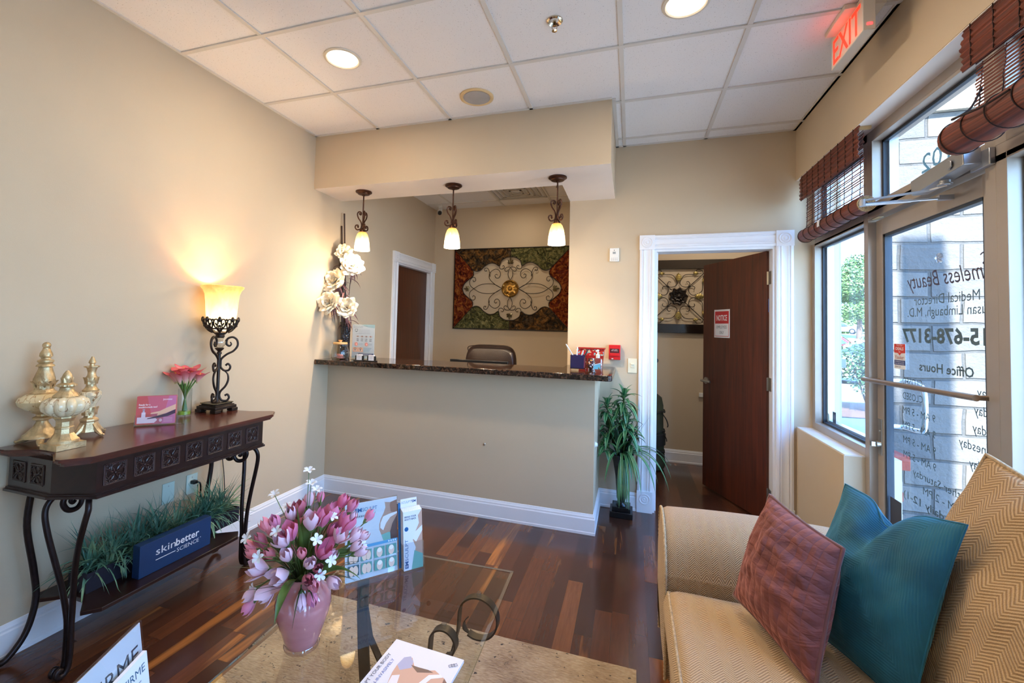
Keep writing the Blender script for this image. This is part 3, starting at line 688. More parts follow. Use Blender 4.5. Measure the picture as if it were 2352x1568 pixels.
def make_pendant(x, y, label):
    t = thing('pendant_light', label, 'pendant light', (x, y, 2.03), group=None)
    MB().lathe([(0.0, 2.5245), (0.065, 2.5245), (0.066, 2.516), (0.058, 2.510), (0.050, 2.508), (0.046, 2.500), (0.012, 2.494), (0.012, 2.488), (0, 2.488)], (x, y, 0), 36).build('canopy', BRZ, t)
    MB().cyl((x, y, 2.49), (x, y, 2.20), 0.0055, seg=10).build('stem', BRZ, t)
    mb = MB()
    for a in (200, 320, 80):
        d = Vector((cos(R(a)), sin(R(a)), 0)); o = Vector((x, y, 0))
        def P3(p): return o + d * p[0] + Vector((0, 0, p[1]))
        top = spiral((0.030, 2.335), 0.010, 0.020, -270, 60, 14)[::1]
        pts = [(0.024, 2.330), (0.034, 2.327), (0.038, 2.338), (0.030, 2.349), (0.014, 2.346), (0.010, 2.325), (0.022, 2.295), (0.036, 2.262), (0.044, 2.235), (0.036, 2.210), (0.014, 2.208)]
        pts = [(0.026, 2.338), (0.020, 2.330), (0.014, 2.338), (0.018, 2.352), (0.036, 2.354), (0.046, 2.336), (0.038, 2.305), (0.018, 2.275), (0.010, 2.245), (0.018, 2.214), (0.044, 2.206), (0.060, 2.222), (0.056, 2.242), (0.040, 2.244), (0.038, 2.232)]
        mb.tube([P3(p) for p in bez(pts, 5)], 0.0056, 8); mb.ball(P3((0.026, 2.338)), 0.0085, 8, rings=6); mb.ball(P3((0.038, 2.230)), 0.0085, 8, rings=6)
    mb.build('scrolls', BRZ, t)
    MB().lathe([(0.008, 2.222), (0.018, 2.212), (0.024, 2.200), (0.026, 2.186), (0.031, 2.182)], (x, y, 0), 24).build('socket_cap', BRZ, t)
    MB().lathe([(0.029, 2.186), (0.040, 2.172), (0.051, 2.140), (0.059, 2.09), (0.0625, 2.035), (0.0605, 2.035), (0.056, 2.09), (0.048, 2.14), (0.037, 2.168)], (x, y, 0), 36, cap=False).build('glass_shade', PSH, t)
    for ch in t.children:
        if ch.name.startswith('glass_shade'): pass
    light('SPOT', 'pendant_lamp', (x, y, 2.055), 20, WARM, 0.028, (0, 0, 0), R(150))
    light('POINT', 'pendant_glow', (x, y, 2.005), 7.0, WARM, 0.05)
    return t
make_pendant(0.366, -0.105, 'bronze pendant light with glowing glass shade, above the white flower arrangement')
make_pendant(1.159, -0.089, 'bronze pendant light in the middle, above the office chair')
make_pendant(1.965, -0.080, 'bronze pendant light above the pencil cup end of the counter')
# ================================================================ reception counter and what stands on it
GRAN = mat_granite(); CT = 1.130
ctp = [(0.002, -0.185), (2.335, -0.185), (2.352, -0.179), (2.362, -0.168), (2.366, -0.15), (2.366, 0.559), (1.9712, 0.559), (1.9712, 0.30), (0.002, 0.30)]
o = MB().prism(ctp, 1.0905, CT).build('granite_countertop', GRAN, smooth=30, bev=0.004); tag(o, 'polished dark brown granite countertop on the tan half wall', 'countertop')
MB().box((1.32, -0.0015, 0.42), (1.345, -0.0005, 0.425)).build
o = MB().ball((1.435, -0.004, 0.545), (0.007, 0.004, 0.010), 10, rings=6).tube([(1.435, -0.004, 0.545), (1.435, -0.016, 0.538), (1.435, -0.018, 0.548)], 0.0025, 8).build('wall_hook', STEEL); tag(o, 'tiny metal hook low on the counter half wall', 'hook')
o = MB().tube([(2.2435, 0.10, 0.60), (2.262, 0.10, 0.60)], [0.020, 0.010], 16).build('door_stop', WPLAS); tag(o, 'small white bumper on the side of the counter half wall', 'door stop')
# desk behind the counter, monitor edge and office chair
DK = mat_wood('dark_desk', (48, 30, 22), (72, 46, 34))
t = thing('reception_desk', 'dark desk surface hidden behind the counter half wall', 'desk', (1.1, 0.62, 0))
MB().box((0.02, 0.32, 0.72), (1.96, 0.90, 0.75)).build('desk_top', DK, t, smooth=0)
for x in (0.05, 1.90): MB().box((x, 0.36, 0.0), (x + 0.04, 0.86, 0.72)).build('side_panel', DK, t, smooth=0)
t = thing('computer_monitor', 'black computer monitor whose top edge shows above the granite counter', 'monitor', (1.22, 0.45, 0.75))
MB().box((0.952, 0.43, 0.86), (1.49, 0.46, 1.140), rz=R(-1)).build('screen_housing', BLACKP, t, bev=0.003)
MB().box((1.19, 0.45, 0.765), (1.25, 0.48, 0.92)).box((1.12, 0.39, 0.7505), (1.32, 0.55, 0.765)).build('stand', BLACKP, t, bev=0.003)
LEA = M('brown_leather', lin((44, 28, 22)), rough=0.32, var=0.15, bmp=0.25, bscale=180, coat=0.1)
t = thing('office_chair', 'dark brown leather office chair behind the counter', 'chair', (1.21, 1.00, 0))
def padf(cx, cy, z0, z1, wd, th, tilt=0.08):
    def f(u, v):
        a = 2 * pi * u; n_ = 5.0; ca, sa = cos(a), sin(a)
        xx = abs(ca) ** (2 / n_) * (1 if ca >= 0 else -1); zz = abs(sa) ** (2 / n_) * (1 if sa >= 0 else -1)
        k = sin(pi * v) ** 0.35 if 0 < v < 1 else 0.0
        z = (z0 + z1) / 2 + zz * (z1 - z0) / 2 * (0.86 + 0.14 * k); x = cx + xx * wd / 2 * (0.9 + 0.1 * k)
        y = cy + (v - 0.5) * th + (z - z0) * tilt
        if v in (0.0, 1.0): pass
        return (x, y, z)
    return f
def pad(mb, cx, cy, z0, z1, wd, th, tilt=0.08, n=40):
    f = padf(cx, cy, z0, z1, wd, th, tilt); mb.grid(f, n, 8)
    for vv, s_ in ((0.0, -1), (1.0, 1)):
        ring = [f(i / n, vv) for i in range(n)]; c = (cx, cy + s_ * th * 0.62 + (z1 - z0) / 2 * tilt, (z0 + z1) / 2)
        inner = [tuple(c[k] + (p[k] - c[k]) * 0.55 for k in range(3)) for p in ring]; inner = [(p[0], c[1], p[2]) for p in inner]
        o_ = mb.add(ring + inner + [c], [])
        for i in range(n):
            j = (i + 1) % n; q = (o_ + i, o_ + j, o_ + n + j, o_ + n + i); mb.f.append(q if s_ > 0 else q[::-1]); mb.m.append(0); mb.fl.append(False)
            q = (o_ + n + i, o_ + n + j, o_ + 2 * n); mb.f.append(q if s_ > 0 else q[::-1]); mb.m.append(0); mb.fl.append(False)
mb = MB(); pad(mb, 1.15, 0.98, 0.56, 1.255, 0.53, 0.10); mb.build('backrest', LEA, t, smooth=80)
mb = MB()
mb.tube(bez([(0.92, 0.985, 1.19), (0.945, 0.962, 1.236), (1.15, 0.955, 1.248), (1.355, 0.962, 1.236), (1.38, 0.985, 1.19)], 6), 0.004, 8)
mb.build('piping', LEA, t)
MB().box((0.96, 0.98, 0.42), (1.46, 1.46, 0.52)).build('seat', LEA, t, bev=0.03)
mb = MB().cyl((1.21, 1.22, 0.10), (1.21, 1.22, 0.42), 0.03)
for k in range(5):
    a = 2 * pi * k / 5; mb.tube([(1.21, 1.22, 0.11), (1.21 + 0.28 * cos(a), 1.22 + 0.28 * sin(a), 0.075)], [0.025, 0.018], 10); mb.ball((1.21 + 0.28 * cos(a), 1.22 + 0.28 * sin(a), 0.03), (0.02, 0.02, 0.03), 12)
mb.build('base', BLACKP, t)
for x in (0.93, 1.47): MB().tube(bez([(x, 1.05, 0.50), (x, 1.02, 0.68), (x, 1.12, 0.72), (x, 1.32, 0.70), (x, 1.36, 0.48)], 6), 0.018, 10).build('armrest', BLACKP, t)
# wall devices
t = thing('thermostat', 'white wall thermostat beside the staff doorway', 'thermostat', (2.342, 0.56, 1.996))
MB().box((2.305, 0.541, 1.997), (2.380, 0.5605, 2.108)).build('housing', WPLAS, t, bev=0.003)
pr = Print((2.305, 0.5405, 1.997), (1, 0, 0), (0, 0, 1)); pr.rect(0.025, 0.062, 0.024, 0.018, (150, 156, 158)).rect(0.034, 0.088, 0.005, 0.008, (30, 30, 34)); pr.build('display', t)
pr = Print((2.305, 0.5405, 1.997), (1, 0, 0), (0, 0, 1))
for k in range(4): pr.rect(0.014 + 0.014 * k, 0.022, 0.008, 0.008, (196, 194, 190)); pr.rect(0.014 + 0.014 * k, 0.010, 0.008, 0.005, (150, 150, 150))
pr.build('printed_face', t)
t = thing('fire_alarm_pull', 'red fire alarm pull station on the wall beside the counter', 'fire alarm', (2.356, 0.56, 1.19))
RED = M('fire_red', lin((196, 26, 30)), rough=0.35, var=0.04)
MB().box((2.311, 0.515, 1.192), (2.402, 0.5605, 1.312)).build('housing', RED, t, bev=0.003)
MB().box((2.320, 0.508, 1.222), (2.393, 0.516, 1.245)).build('pull_handle', RED, t, bev=0.002)
pr = Print((2.311, 0.5145, 1.192), (1, 0, 0), (0, 0, 1)); pr.rect(0.009, 0.055, 0.073, 0.035, (70, 14, 18)).text('LIFT THEN', 0.0455, 0.079, 0.04, 0.006, (220, 200, 200), align='c').text('PULL HANDLE', 0.0455, 0.070, 0.05, 0.006, (220, 200, 200), align='c').text('FIRE', 0.0455, 0.038, 0.028, 0.013, (245, 235, 235), bold=0.02, align='c').rect(0.022, 0.005, 0.014, 0.006, (230, 225, 225))
pr.build('printed_face', t)
t = thing('light_switch', 'ivory wall light switch between the fire alarm and the door casing', 'light switch', (2.495, 0.56, 1.09))
MB().box((2.459, 0.554, 1.09), (2.531, 0.5605, 1.206)).build('plate', IVORY, t, bev=0.002)
MB().box((2.482, 0.550, 1.132), (2.508, 0.5545, 1.168)).obox((2.494, 0.546, 1.160), (0.010, 0, 0), (0, 0.006, 0), (0, 0, 0.003)).build('toggle', IVORY, t, bev=0.001)
# ---- framed metal wall art over the desk
def ART():
    yb = 2.104; X0, X1, Z0, Z1 = 0.296, 1.80, 1.40, 2.425; cx, cz = (X0 + X1) / 2, (Z0 + Z1) / 2
    t = thing('wall_art', 'wide embossed metal wall art with red, green and bronze panels around iron scrollwork', 'wall art', (cx, yb, Z0))
    IR = M('black_iron', lin((30, 22, 20)), rough=0.45, metal=0.4, var=0.15)
    def emb(name, c1, c2, c3, sc):
        m, n, l, b = _new(name); v = coords(n, l)
        vo = n.new('ShaderNodeTexVoronoi'); vo.inputs['Scale'].default_value = sc; l.new(v, vo.inputs['Vector'])
        f = noise_n(n, l, v, sc * 0.55, 5, 0.65, 1.8)
        l.new(ramp(n, l, f, [(0.36, lin(c1)), (0.5, lin(c2)), (0.62, lin(c3))]), b.inputs['Base Color'])
        b.inputs['Metallic'].default_value = 0.65; b.inputs['Roughness'].default_value = 0.30
        bump(n, l, b, math_n(n, l, 'ADD', vo.outputs['Distance'], math_n(n, l, 'MULTIPLY', f, 2.5)), 1.0, 0.012); return m
    RD = emb('embossed_red', (62, 12, 6), (128, 44, 14), (176, 104, 40), 26); GR = emb('embossed_green', (52, 54, 30), (104, 104, 62), (160, 150, 96), 30); BZ = emb('embossed_bronze', (26, 24, 20), (74, 54, 30), (138, 96, 48), 20)
    # inner outline (normalised to centre, x right, z up), measured from the artwork, one quadrant mirrored
    q = [(0.0, 0.395), (0.06, 0.388), (0.125, 0.345), (0.145, 0.285), (0.20, 0.315), (0.27, 0.322), (0.34, 0.285), (0.395, 0.235), (0.45, 0.222), (0.50, 0.245)]
    q2 = [(0.488, 0.215), (0.492, 0.165), (0.55, 0.115), (0.61, 0.06), (0.634, 0.0)]
    A = [Vector(p) for p in q]; B = [Vector(p) for p in q2]
    c1 = bez(A, 6); c2 = bez(B, 6)
    quad = [(p.x, p.y) for p in c1] + [(p.x, p.y) for p in c2]
    HX, HZ = (X1 - X0) / 2, (Z1 - Z0) / 2
    def panel(poly, mt, nm):
        mb = MB(); T_ = Matrix(((1, 0, 0, cx), (0, 0, -1, yb), (0, 1, 0, cz), (0, 0, 0, 1)))
        mb.prism(poly, 0.004, 0.018, 0, T_); mb.build(nm, mt, t, smooth=0)
    def mir(pts, sx, sz):
        return [(p[0] * sx, p[1] * sz) for p in pts]
    topc = [(p.x, p.y) for p in c1]; sidec = [(p.x, p.y) for p in c2]
    for sx in (1, -1):
        for sz in (1, -1):
            poly = mir(topc + [(0.50, 0.245), (HX, HZ), (0, HZ)], sx, sz)
            if sx * sz < 0: poly = poly[::-1]
            mt = GR if sx * sz > 0 else BZ
            panel(poly, mt, 'embossed_panel')
        poly = mir([(0.50, 0.245)] + sidec, sx, 1) + mir(([(0.50, 0.245)] + sidec)[::-1][1:], sx, -1) + [(HX * sx, -HZ), (HX * sx, HZ)]
        if sx < 0: poly = poly[::-1]
        panel(poly, RD, 'embossed_panel')
    mb = MB()
    def W_(p, o=0.020): return (cx + p[0], yb - o, cz + p[1])
    for sx in (1, -1):
        for sz in (1, -1):
            mb.tube([W_((p[0] * sx, p[1] * sz)) for p in topc], 0.005, 6); mb.tube([W_((p[0] * sx, p[1] * sz)) for p in sidec], 0.005, 6)
            mb.tube([W_((0.50 * sx, 0.245 * sz)), W_((HX * sx, HZ * sz))], 0.004, 6)
            for crv in ([(0.105, 0.0), (0.20, 0.055), (0.27, 0.125), (0.265, 0.20), (0.20, 0.245), (0.145, 0.225), (0.128, 0.175), (0.15, 0.135), (0.185, 0.135), (0.20, 0.165), (0.180, 0.182), (0.168, 0.168)],
                        [(0.105, 0.0), (0.20, 0.052), (0.30, 0.062), (0.40, 0.045), (0.478, 0.0)],
                        [(0.265, 0.15), (0.275, 0.215), (0.30, 0.258), (0.335, 0.255), (0.335, 0.225), (0.312, 0.222), (0.312, 0.238)],
                        [(0.478, 0.0), (0.525, 0.04), (0.535, 0.095), (0.505, 0.14), (0.465, 0.14), (0.455, 0.105), (0.480, 0.088), (0.492, 0.108)],
                        [(0.0, 0.105), (0.028, 0.16), (0.026, 0.22), (0.0, 0.26), (-0.03, 0.268), (-0.065, 0.255), (-0.072, 0.225), (-0.05, 0.212), (-0.036, 0.228)],
                        [(0.145, 0.285), (0.135, 0.25), (0.100, 0.245), (0.078, 0.268), (0.092, 0.288), (0.108, 0.278)],
                        [(0.45, 0.222), (0.50, 0.24), (0.515, 0.28), (0.49, 0.305), (0.455, 0.295), (0.455, 0.27), (0.475, 0.268)]):
                mb.tube([W_((p[0] * sx, p[1] * sz)) for p in bez([Vector(c) for c in crv], 6)], 0.0036, 6)
    mb.tube([W_((0, HZ)), W_((0, 0.395))], 0.004, 6).tube([W_((0, -HZ)), W_((0, -0.395))], 0.004, 6)
    mb.build('scrollwork', IR, t)
    mb = MB(); f = 0.010
    for lo, hi in (((X0, Z0), (X1, Z0 + f)), ((X0, Z1 - f), (X1, Z1)), ((X0, Z0), (X0 + f, Z1)), ((X1 - f, Z0), (X1, Z1))): mb.box((lo[0], yb - 0.026, lo[1]), (hi[0], yb + 0.0025, hi[1]))
    mb.build('frame', IR, t, smooth=0)
    G = M('antique_gold', lin((170, 128, 62)), rough=0.32, metal=0.85, var=0.4, vscale=40)
    T_ = Matrix.Translation((cx, yb - 0.012, cz)) @ Matrix.Rotation(R(90), 4, 'X')
    MB().lathe([(0.108, 0), (0.108, 0.012), (0.098, 0.020), (0.086, 0.014), (0.080, 0.010), (0.055, 0.018), (0.032, 0.022), (0.022, 0.018), (0.014, 0.028), (0, 0.030)], seg=72, M4=T_, mod=lambda a, z, r: r * (1 + (0.10 * cos(8 * a) if 0.02 < r < 0.09 else 0.02 * cos(24 * a)))).build('medallion', G, t)
    for (px, pz, an) in ((0, 0.335, 90), (0, -0.335, -90), (0.56, 0, 0), (-0.56, 0, 180)):
        mb = MB()
        for k, (da, L) in enumerate(((0, 0.075), (38, 0.055), (-38, 0.055), (75, 0.04), (-75, 0.04))):
            a = R(an + da); b0 = (px - 0.02 * cos(R(an)), pz - 0.02 * sin(R(an)))
            pts = []; d_ = Vector((cos(a), sin(a))); n_ = Vector((-sin(a), cos(a)))
            for s_, w_ in ((0, 0.004), (0.3, 0.012), (0.6, 0.013), (0.85, 0.007), (1, 0.0005)):
                pts.append((b0[0] + d_.x * L * s_, b0[1] + d_.y * L * s_, w_))
            vs = []
            for x_, z_, w_ in pts: vs += [(cx + x_ + n_.x * w_, yb - 0.026, cz + z_ + n_.y * w_), (cx + x_, yb - 0.034, cz + z_), (cx + x_ - n_.x * w_, yb - 0.026, cz + z_ - n_.y * w_)]
            mb.add(vs, [(3 * i + j, 3 * i + j + 1, 3 * i + j + 4, 3 * i + j + 3) for i in range(4) for j in (0, 1)])
        mb.build('leaf_ornament', M('antique_silver_leaf', lin((150, 138, 108)), rough=0.3, metal=0.85, var=0.3), t)
ART()
# ---- metal leaf wall art in the back room
def ART2():
    yb = 2.104; cx, cz = 2.975, 1.82; t = thing('wall_art', 'square iron scroll wall art with gilt leaves, seen through the staff doorway', 'wall art', (cx, yb, 1.41))
    FRW = mat_wood('espresso_frame', (16, 10, 10), (34, 20, 16), 0.2, 0.4)
    IR = M('black_iron', (0, 0, 0)); s_ = 0.405
    mb = MB().box((cx - s_, yb - 0.03, cz + 0.305), (cx + s_ + 0.25, yb + 0.002, cz + 0.405)).box((cx - s_, yb - 0.03, cz - 0.405), (cx + s_ + 0.25, yb + 0.002, cz - 0.305)).box((cx - s_, yb - 0.03, cz - 0.305), (cx - s_ + 0.08, yb + 0.002, cz + 0.305)).box((cx + s_ + 0.17, yb - 0.03, cz - 0.305), (cx + s_ + 0.25, yb + 0.002, cz + 0.305))
    mb.build('frame', FRW, t, smooth=0, bev=0.003)
    mb = MB(); LF = MB()
    def W_(p, o=0.018): return (cx + p[0], yb - o, cz + p[1])
    def lf(px, pz, an, L=0.075, k=1.0):
        a = R(an); d_ = Vector((cos(a), sin(a))); n_ = Vector((-sin(a), cos(a))); vs = []
        N = 14
        for i in range(N + 1):
            u = i / N; w_ = L * 0.30 * sin(pi * min(1, u * 0.95 + 0.05)) * (1 + 0.35 * cos(u * 5 * 2 * pi))
            q = (px + d_.x * L * (u - 0.5), pz + d_.y * L * (u - 0.5))
            vs += [W_((q[0] + n_.x * w_, q[1] + n_.y * w_), 0.022), W_(q, 0.032), W_((q[0] - n_.x * w_, q[1] - n_.y * w_), 0.022)]
        LF.add(vs, [(3 * i + j, 3 * i + j + 1, 3 * i + j + 4, 3 * i + j + 3) for i in range(N) for j in (0, 1)])
    base = [(0.10, 0.10), (0.25, 0.25)]
    for k in range(4):
        a = R(90 * k)
        def rt(p): return (p[0] * cos(a) - p[1] * sin(a), p[0] * sin(a) + p[1] * cos(a))
        mb.tube([W_(rt(p)) for p in [(0.07, 0.07), (0.25, 0.25)]], 0.0042, 6)
        for m_ in (1, -1):
            def r2(p): return rt((p[0], p[1])) if m_ > 0 else rt((p[1], p[0]))
            c = [(0.25, 0.23), (0.245, 0.15), (0.235, 0.06), (0.16, 0.015), (0.115, 0.035), (0.105, 0.09), (0.135, 0.115), (0.165, 0.10), (0.158, 0.078)]
            mb.tube([W_(r2(p)) for p in bez([Vector(q) for q in c], 6)], 0.0034, 6)
            c = [(0.25, 0.25), (0.285, 0.235), (0.295, 0.19), (0.265, 0.17)]
            mb.tube([W_(r2(p)) for p in bez([Vector(q) for q in c], 6)], 0.0034, 6)
            q = r2((0.255, 0.175)); lf(q[0], q[1], 90 * k + (100 if m_ > 0 else -10), 0.06)
        q = rt((0.215, 0.0)); lf(q[0], q[1], 90 * k, 0.10)
    mb.build('scrollwork', IR, t)
    LF.build('gilt_leaves', M('gilt', lin((172, 152, 92)), rough=0.35, metal=0.8, var=0.45, vscale=20), t, smooth=60)
    T_ = Matrix.Translation((cx, yb - 0.012, cz)) @ Matrix.Rotation(R(90), 4, 'X')
    MB().lathe([(0.092, 0), (0.092, 0.010), (0.080, 0.026), (0.060, 0.020), (0.045, 0.034), (0.028, 0.026), (0.016, 0.038), (0, 0.042)], seg=72, M4=T_, mod=lambda a, z, r: r * (1 + (0.10 * cos(9 * a) if r > 0.02 else 0))).build('medallion', M('dark_pewter', lin((58, 52, 48)), rough=0.3, metal=0.85, var=0.5, vscale=50, bmp=0.8, bscale=90), t)
ART2()
# ---- items on the counter
GL = M_glass('clear_glass', (0.96, 0.98, 0.98), 1.3)
ACR = M_glass('clear_acrylic', (0.95, 0.97, 0.98), 1.2, 0.0, 0.02, 1.49)
# mosaic vase with branches and white flowers
vx, vy = 0.085, 0.11
m, n, l, b = _new('mosaic_black'); vo = n.new('ShaderNodeTexVoronoi'); vo.inputs['Scale'].default_value = 75; l.new(coords(n, l), vo.inputs['Vector'])
l.new(ramp(n, l, vo.outputs['Color'], [(0.0, lin((16, 14, 16))), (0.8, lin((36, 32, 40))), (1.0, lin((120, 140, 170)))]), b.inputs['Base Color']); b.inputs['Roughness'].default_value = 0.12
l.new(vo.outputs['Color'], b.inputs['Normal']) if False else bump(n, l, b, vo.outputs['Distance'], 0.8, 0.006)
o = MB().lathe([(0.040, CT + 0.001), (0.043, CT + 0.02), (0.040, CT + 0.12), (0.041, CT + 0.22), (0.046, CT + 0.30), (0.050, CT + 0.315), (0.044, CT + 0.315), (0.036, CT + 0.20), (0.034, CT + 0.02), (0, CT + 0.02)], (vx, vy, 0), 36).build('mosaic_vase', m); tag(o, 'tall black mosaic vase at the left end of the granite counter', 'vase')
BAM = M('dark_bamboo', lin((52, 32, 24)), rough=0.4, var=0.35, stretch=(1, 1, 6), vscale=3)
for k, (bx, by, tx_, ty_, tz, lb) in enumerate(((0.09, 0.12, -0.0, 0.10, 2.41, 'tallest dark bamboo stick rising from the mosaic vase'), (0.08, 0.11, -0.045, 0.10, 2.30, 'second tallest dark bamboo stick leaning left in the mosaic vase'), (0.075, 0.10, -0.055, 0.09, 2.07, 'shortest dark bamboo stick in the mosaic vase'))):
    tx_ = max(tx_ + 0.035, 0.012 + 0.01 * (k == 0)); pts = []; rr = []
    for i in range(25):
        u = i / 24; pts.append((bx + (tx_ - bx) * u, by + (ty_ - by) * u, CT + 0.03 + (tz - CT - 0.03) * u)); rr.append(0.0078 * (1.18 if i % 6 == 0 else 1) * (1 - 0.15 * u))
    tag(MB().tube(pts, rr, 10).build('bamboo_stick', BAM), lb, 'bamboo stick', 'bamboo sticks in the mosaic vase')
m, n, l, b = _new('silk_petal'); b.inputs['Base Color'].default_value = (*lin((238, 226, 200)), 1); b.inputs['Roughness'].default_value = 0.7
v_ = coords(n, l); l.new(ramp(n, l, noise_n(n, l, v_, 22, 4), [(0.3, lin((212, 196, 164))), (0.7, lin((246, 238, 220)))]), b.inputs['Base Color']); b.inputs['Sheen Weight'].default_value = 0.2
PETAL = m; MAU = M('mauve_dried_leaf', lin((122, 84, 88)), rough=0.7, var=0.35, vscale=20)
def big_flower(c, axis, label, r=0.085, seed=1):
    rnd = random.Random(seed); t = thing('white_flower', label, 'flower', c, group='white silk flowers in the mosaic vase')
    ax = Vector(axis).normalized(); s1 = ax.cross(Vector((0, 0, 1))); s1 = s1.normalized() if s1.length > 0.1 else Vector((1, 0, 0)); s2 = ax.cross(s1)
    mb = MB()
    for ring, (nn, op, L, wd) in enumerate(((5, 0.25, 0.55, 0.40), (7, 0.6, 0.8, 0.42), (9, 1.0, 0.98, 0.42), (10, 1.35, 1.08, 0.40))):
        for k in range(nn):
            a = 2 * pi * (k + 0.5 * ring + rnd.uniform(-.2, .2)) / nn; op_ = op + rnd.uniform(-.15, .15)
            rad = s1 * cos(a) + s2 * sin(a); LL = r * L * rnd.uniform(0.85, 1.1); vs = []; N = 7
            tn = ax.cross(rad).normalized(); p = Vector(c) + rad * r * 0.06; q = ax * cos(op_ * 0.55) + rad * sin(op_ * 0.55)
            for i in range(N + 1):
                u = i / N; w_ = r * wd * sin(pi * min(1, 0.12 + 0.83 * u)) ** 0.8 / 1.0 * (1 if u < 0.9 else 0.55)
                nn_ = tn.cross(q).normalized()
                for j in (-1, -0.5, 0, 0.5, 1): vs.append(p + tn * w_ * j + nn_ * (-abs(j) ** 2 * w_ * 0.35) * (-1))
                q = (q + rad * (op_ * 0.16) * (1 - u) - ax * 0.06 * (op_ - 0.7) + nn_ * rnd.uniform(-.05, .05)).normalized(); p = p + q * LL / N
            mb.add(vs, [(5 * i + j, 5 * i + j + 1, 5 * i + j + 6, 5 * i + j + 5) for i in range(N) for j in range(4)])
    mb.build('petals', PETAL, t, smooth=60)
    mb = MB()
    for k in range(14):
        a = 2 * pi * k / 14 + rnd.uniform(-.2, .2); rad = s1 * cos(a) + s2 * sin(a)
        mb.leaf(Vector(c) - ax * 0.01, rad * 0.8 - ax * 0.6 + Vector((0, 0, -0.2)), ax, rnd.uniform(0.07, 0.15) * r / 0.085, 0.013, rnd.uniform(0.3, 0.9), 7, fold=0.3)
    mb.build('dried_sepals', MAU, t, smooth=60)
    mb = MB().tube(bez([Vector((vx, vy, CT + 0.12)), Vector((vx, vy, CT + 0.32)), (Vector((vx, vy, CT + 0.35)) + Vector(c)) / 2 + Vector((0, 0, -0.02)), Vector(c) - ax * 0.02], 6), 0.0032, 6)
    mb.build('stem', BAM, t)
for c, ax_, r_, lb in (((0.105, 0.03, 2.045), (0.3, -0.9, 0.3), 0.075, 'topmost white silk flower beside the left pendant light'), ((0.19, 0.02, 1.93), (0.55, -0.75, 0.25), 0.105, 'second highest white silk flower, leaning right below the left pendant'),
                       ((0.075, -0.03, 1.79), (-0.1, -0.95, 0.3), 0.115, 'largest white silk flower in the middle of the arrangement, left of the stems'), ((0.09, -0.12, 1.60), (-0.05, -0.95, 0.3), 0.105, 'lowest left white silk flower of the arrangement near the wall'),
                       ((0.175, -0.01, 1.565), (0.4, -0.9, 0.2), 0.095, 'lowest right white silk flower above the posted info sheet'), ((0.04, 0.10, 2.06), (-0.3, -0.3, 0.9), 0.05, 'small white silk bud behind the bamboo sticks')):
    big_flower(c, ax_, lb, r_, int(c[2] * 100))
mb = MB(); rnd = random.Random(3)
for k in range(34):
    z = CT + rnd.uniform(0.30, 0.85); a = rnd.uniform(-2.6, 0.6)
    mb.leaf((vx + rnd.uniform(-.02, .03), vy - 0.02 + rnd.uniform(-.03, .02), z), (cos(a), sin(a), rnd.uniform(-.1, .6)), (0, 0, 1), rnd.uniform(0.08, 0.17), 0.015, rnd.uniform(0.5, 1.3), 8, fold=0.35)
for v_ in range(len(mb.v)): mb.v[v_] = (max(0.006, mb.v[v_][0]), mb.v[v_][1], mb.v[v_][2])
tag(mb.build('dried_leaves', MAU, smooth=60), 'curly mauve dried leaves hanging among the white silk flowers', 'dried leaves', kind='stuff')
# glass jar with wooden lid and packets
jx, jy = 0.155, -0.055
t = thing('glass_jar', 'round glass jar with a bamboo lid, left end of the counter', 'jar', (jx, jy, CT))
MB().lathe([(0.0, CT + 0.001), (0.048, CT + 0.001), (0.056, CT + 0.010), (0.058, CT + 0.035), (0.055, CT + 0.065), (0.047, CT + 0.088), (0.045, CT + 0.105), (0.042, CT + 0.105), (0.044, CT + 0.088), (0.052, CT + 0.065), (0.055, CT + 0.035), (0.053, CT + 0.012), (0.0, CT + 0.006)], (jx, jy, 0), 40, cap=False).build('glass_body', GL, t)
LIDW = mat_wood('bamboo_lid', (198, 148, 92), (222, 178, 120), 0.4, 0.1)
MB().lathe([(0, CT + 0.103), (0.043, CT + 0.103), (0.0465, CT + 0.106), (0.0465, CT + 0.115), (0.043, CT + 0.117), (0.010, CT + 0.117), (0.009, CT + 0.124), (0.014, CT + 0.131), (0, CT + 0.134)], (jx, jy, 0), 36).build('lid', LIDW, t)
JAR_ = t
PK = M('pink_packet', lin((206, 128, 112)), rough=0.35, var=0.2)
for k in range(11):
    rnd = random.Random(k); z = CT + 0.010 + 0.0022 * k; a = rnd.uniform(0, pi); rr = 0.016 if k < 8 else 0.010
    cxx, cyy = jx + rnd.uniform(-rr, rr), jy + rnd.uniform(-rr, rr); d = Vector((cos(a), sin(a), 0)); e = Vector((-sin(a), cos(a), rnd.uniform(-.04, .04) if k < 8 else rnd.uniform(.3, .6)))
    e.normalize()
    tag(MB().obox((cxx, cyy, z + (0.008 if k > 7 else 0)), d * 0.022, e * 0.014, d.cross(e) * 0.0009).build('pink_packet', PK), 'small pink packet inside the glass jar', 'packet', 'pink packets in the glass jar')
JAR_.scale = (1.28, 1.28, 1.22)
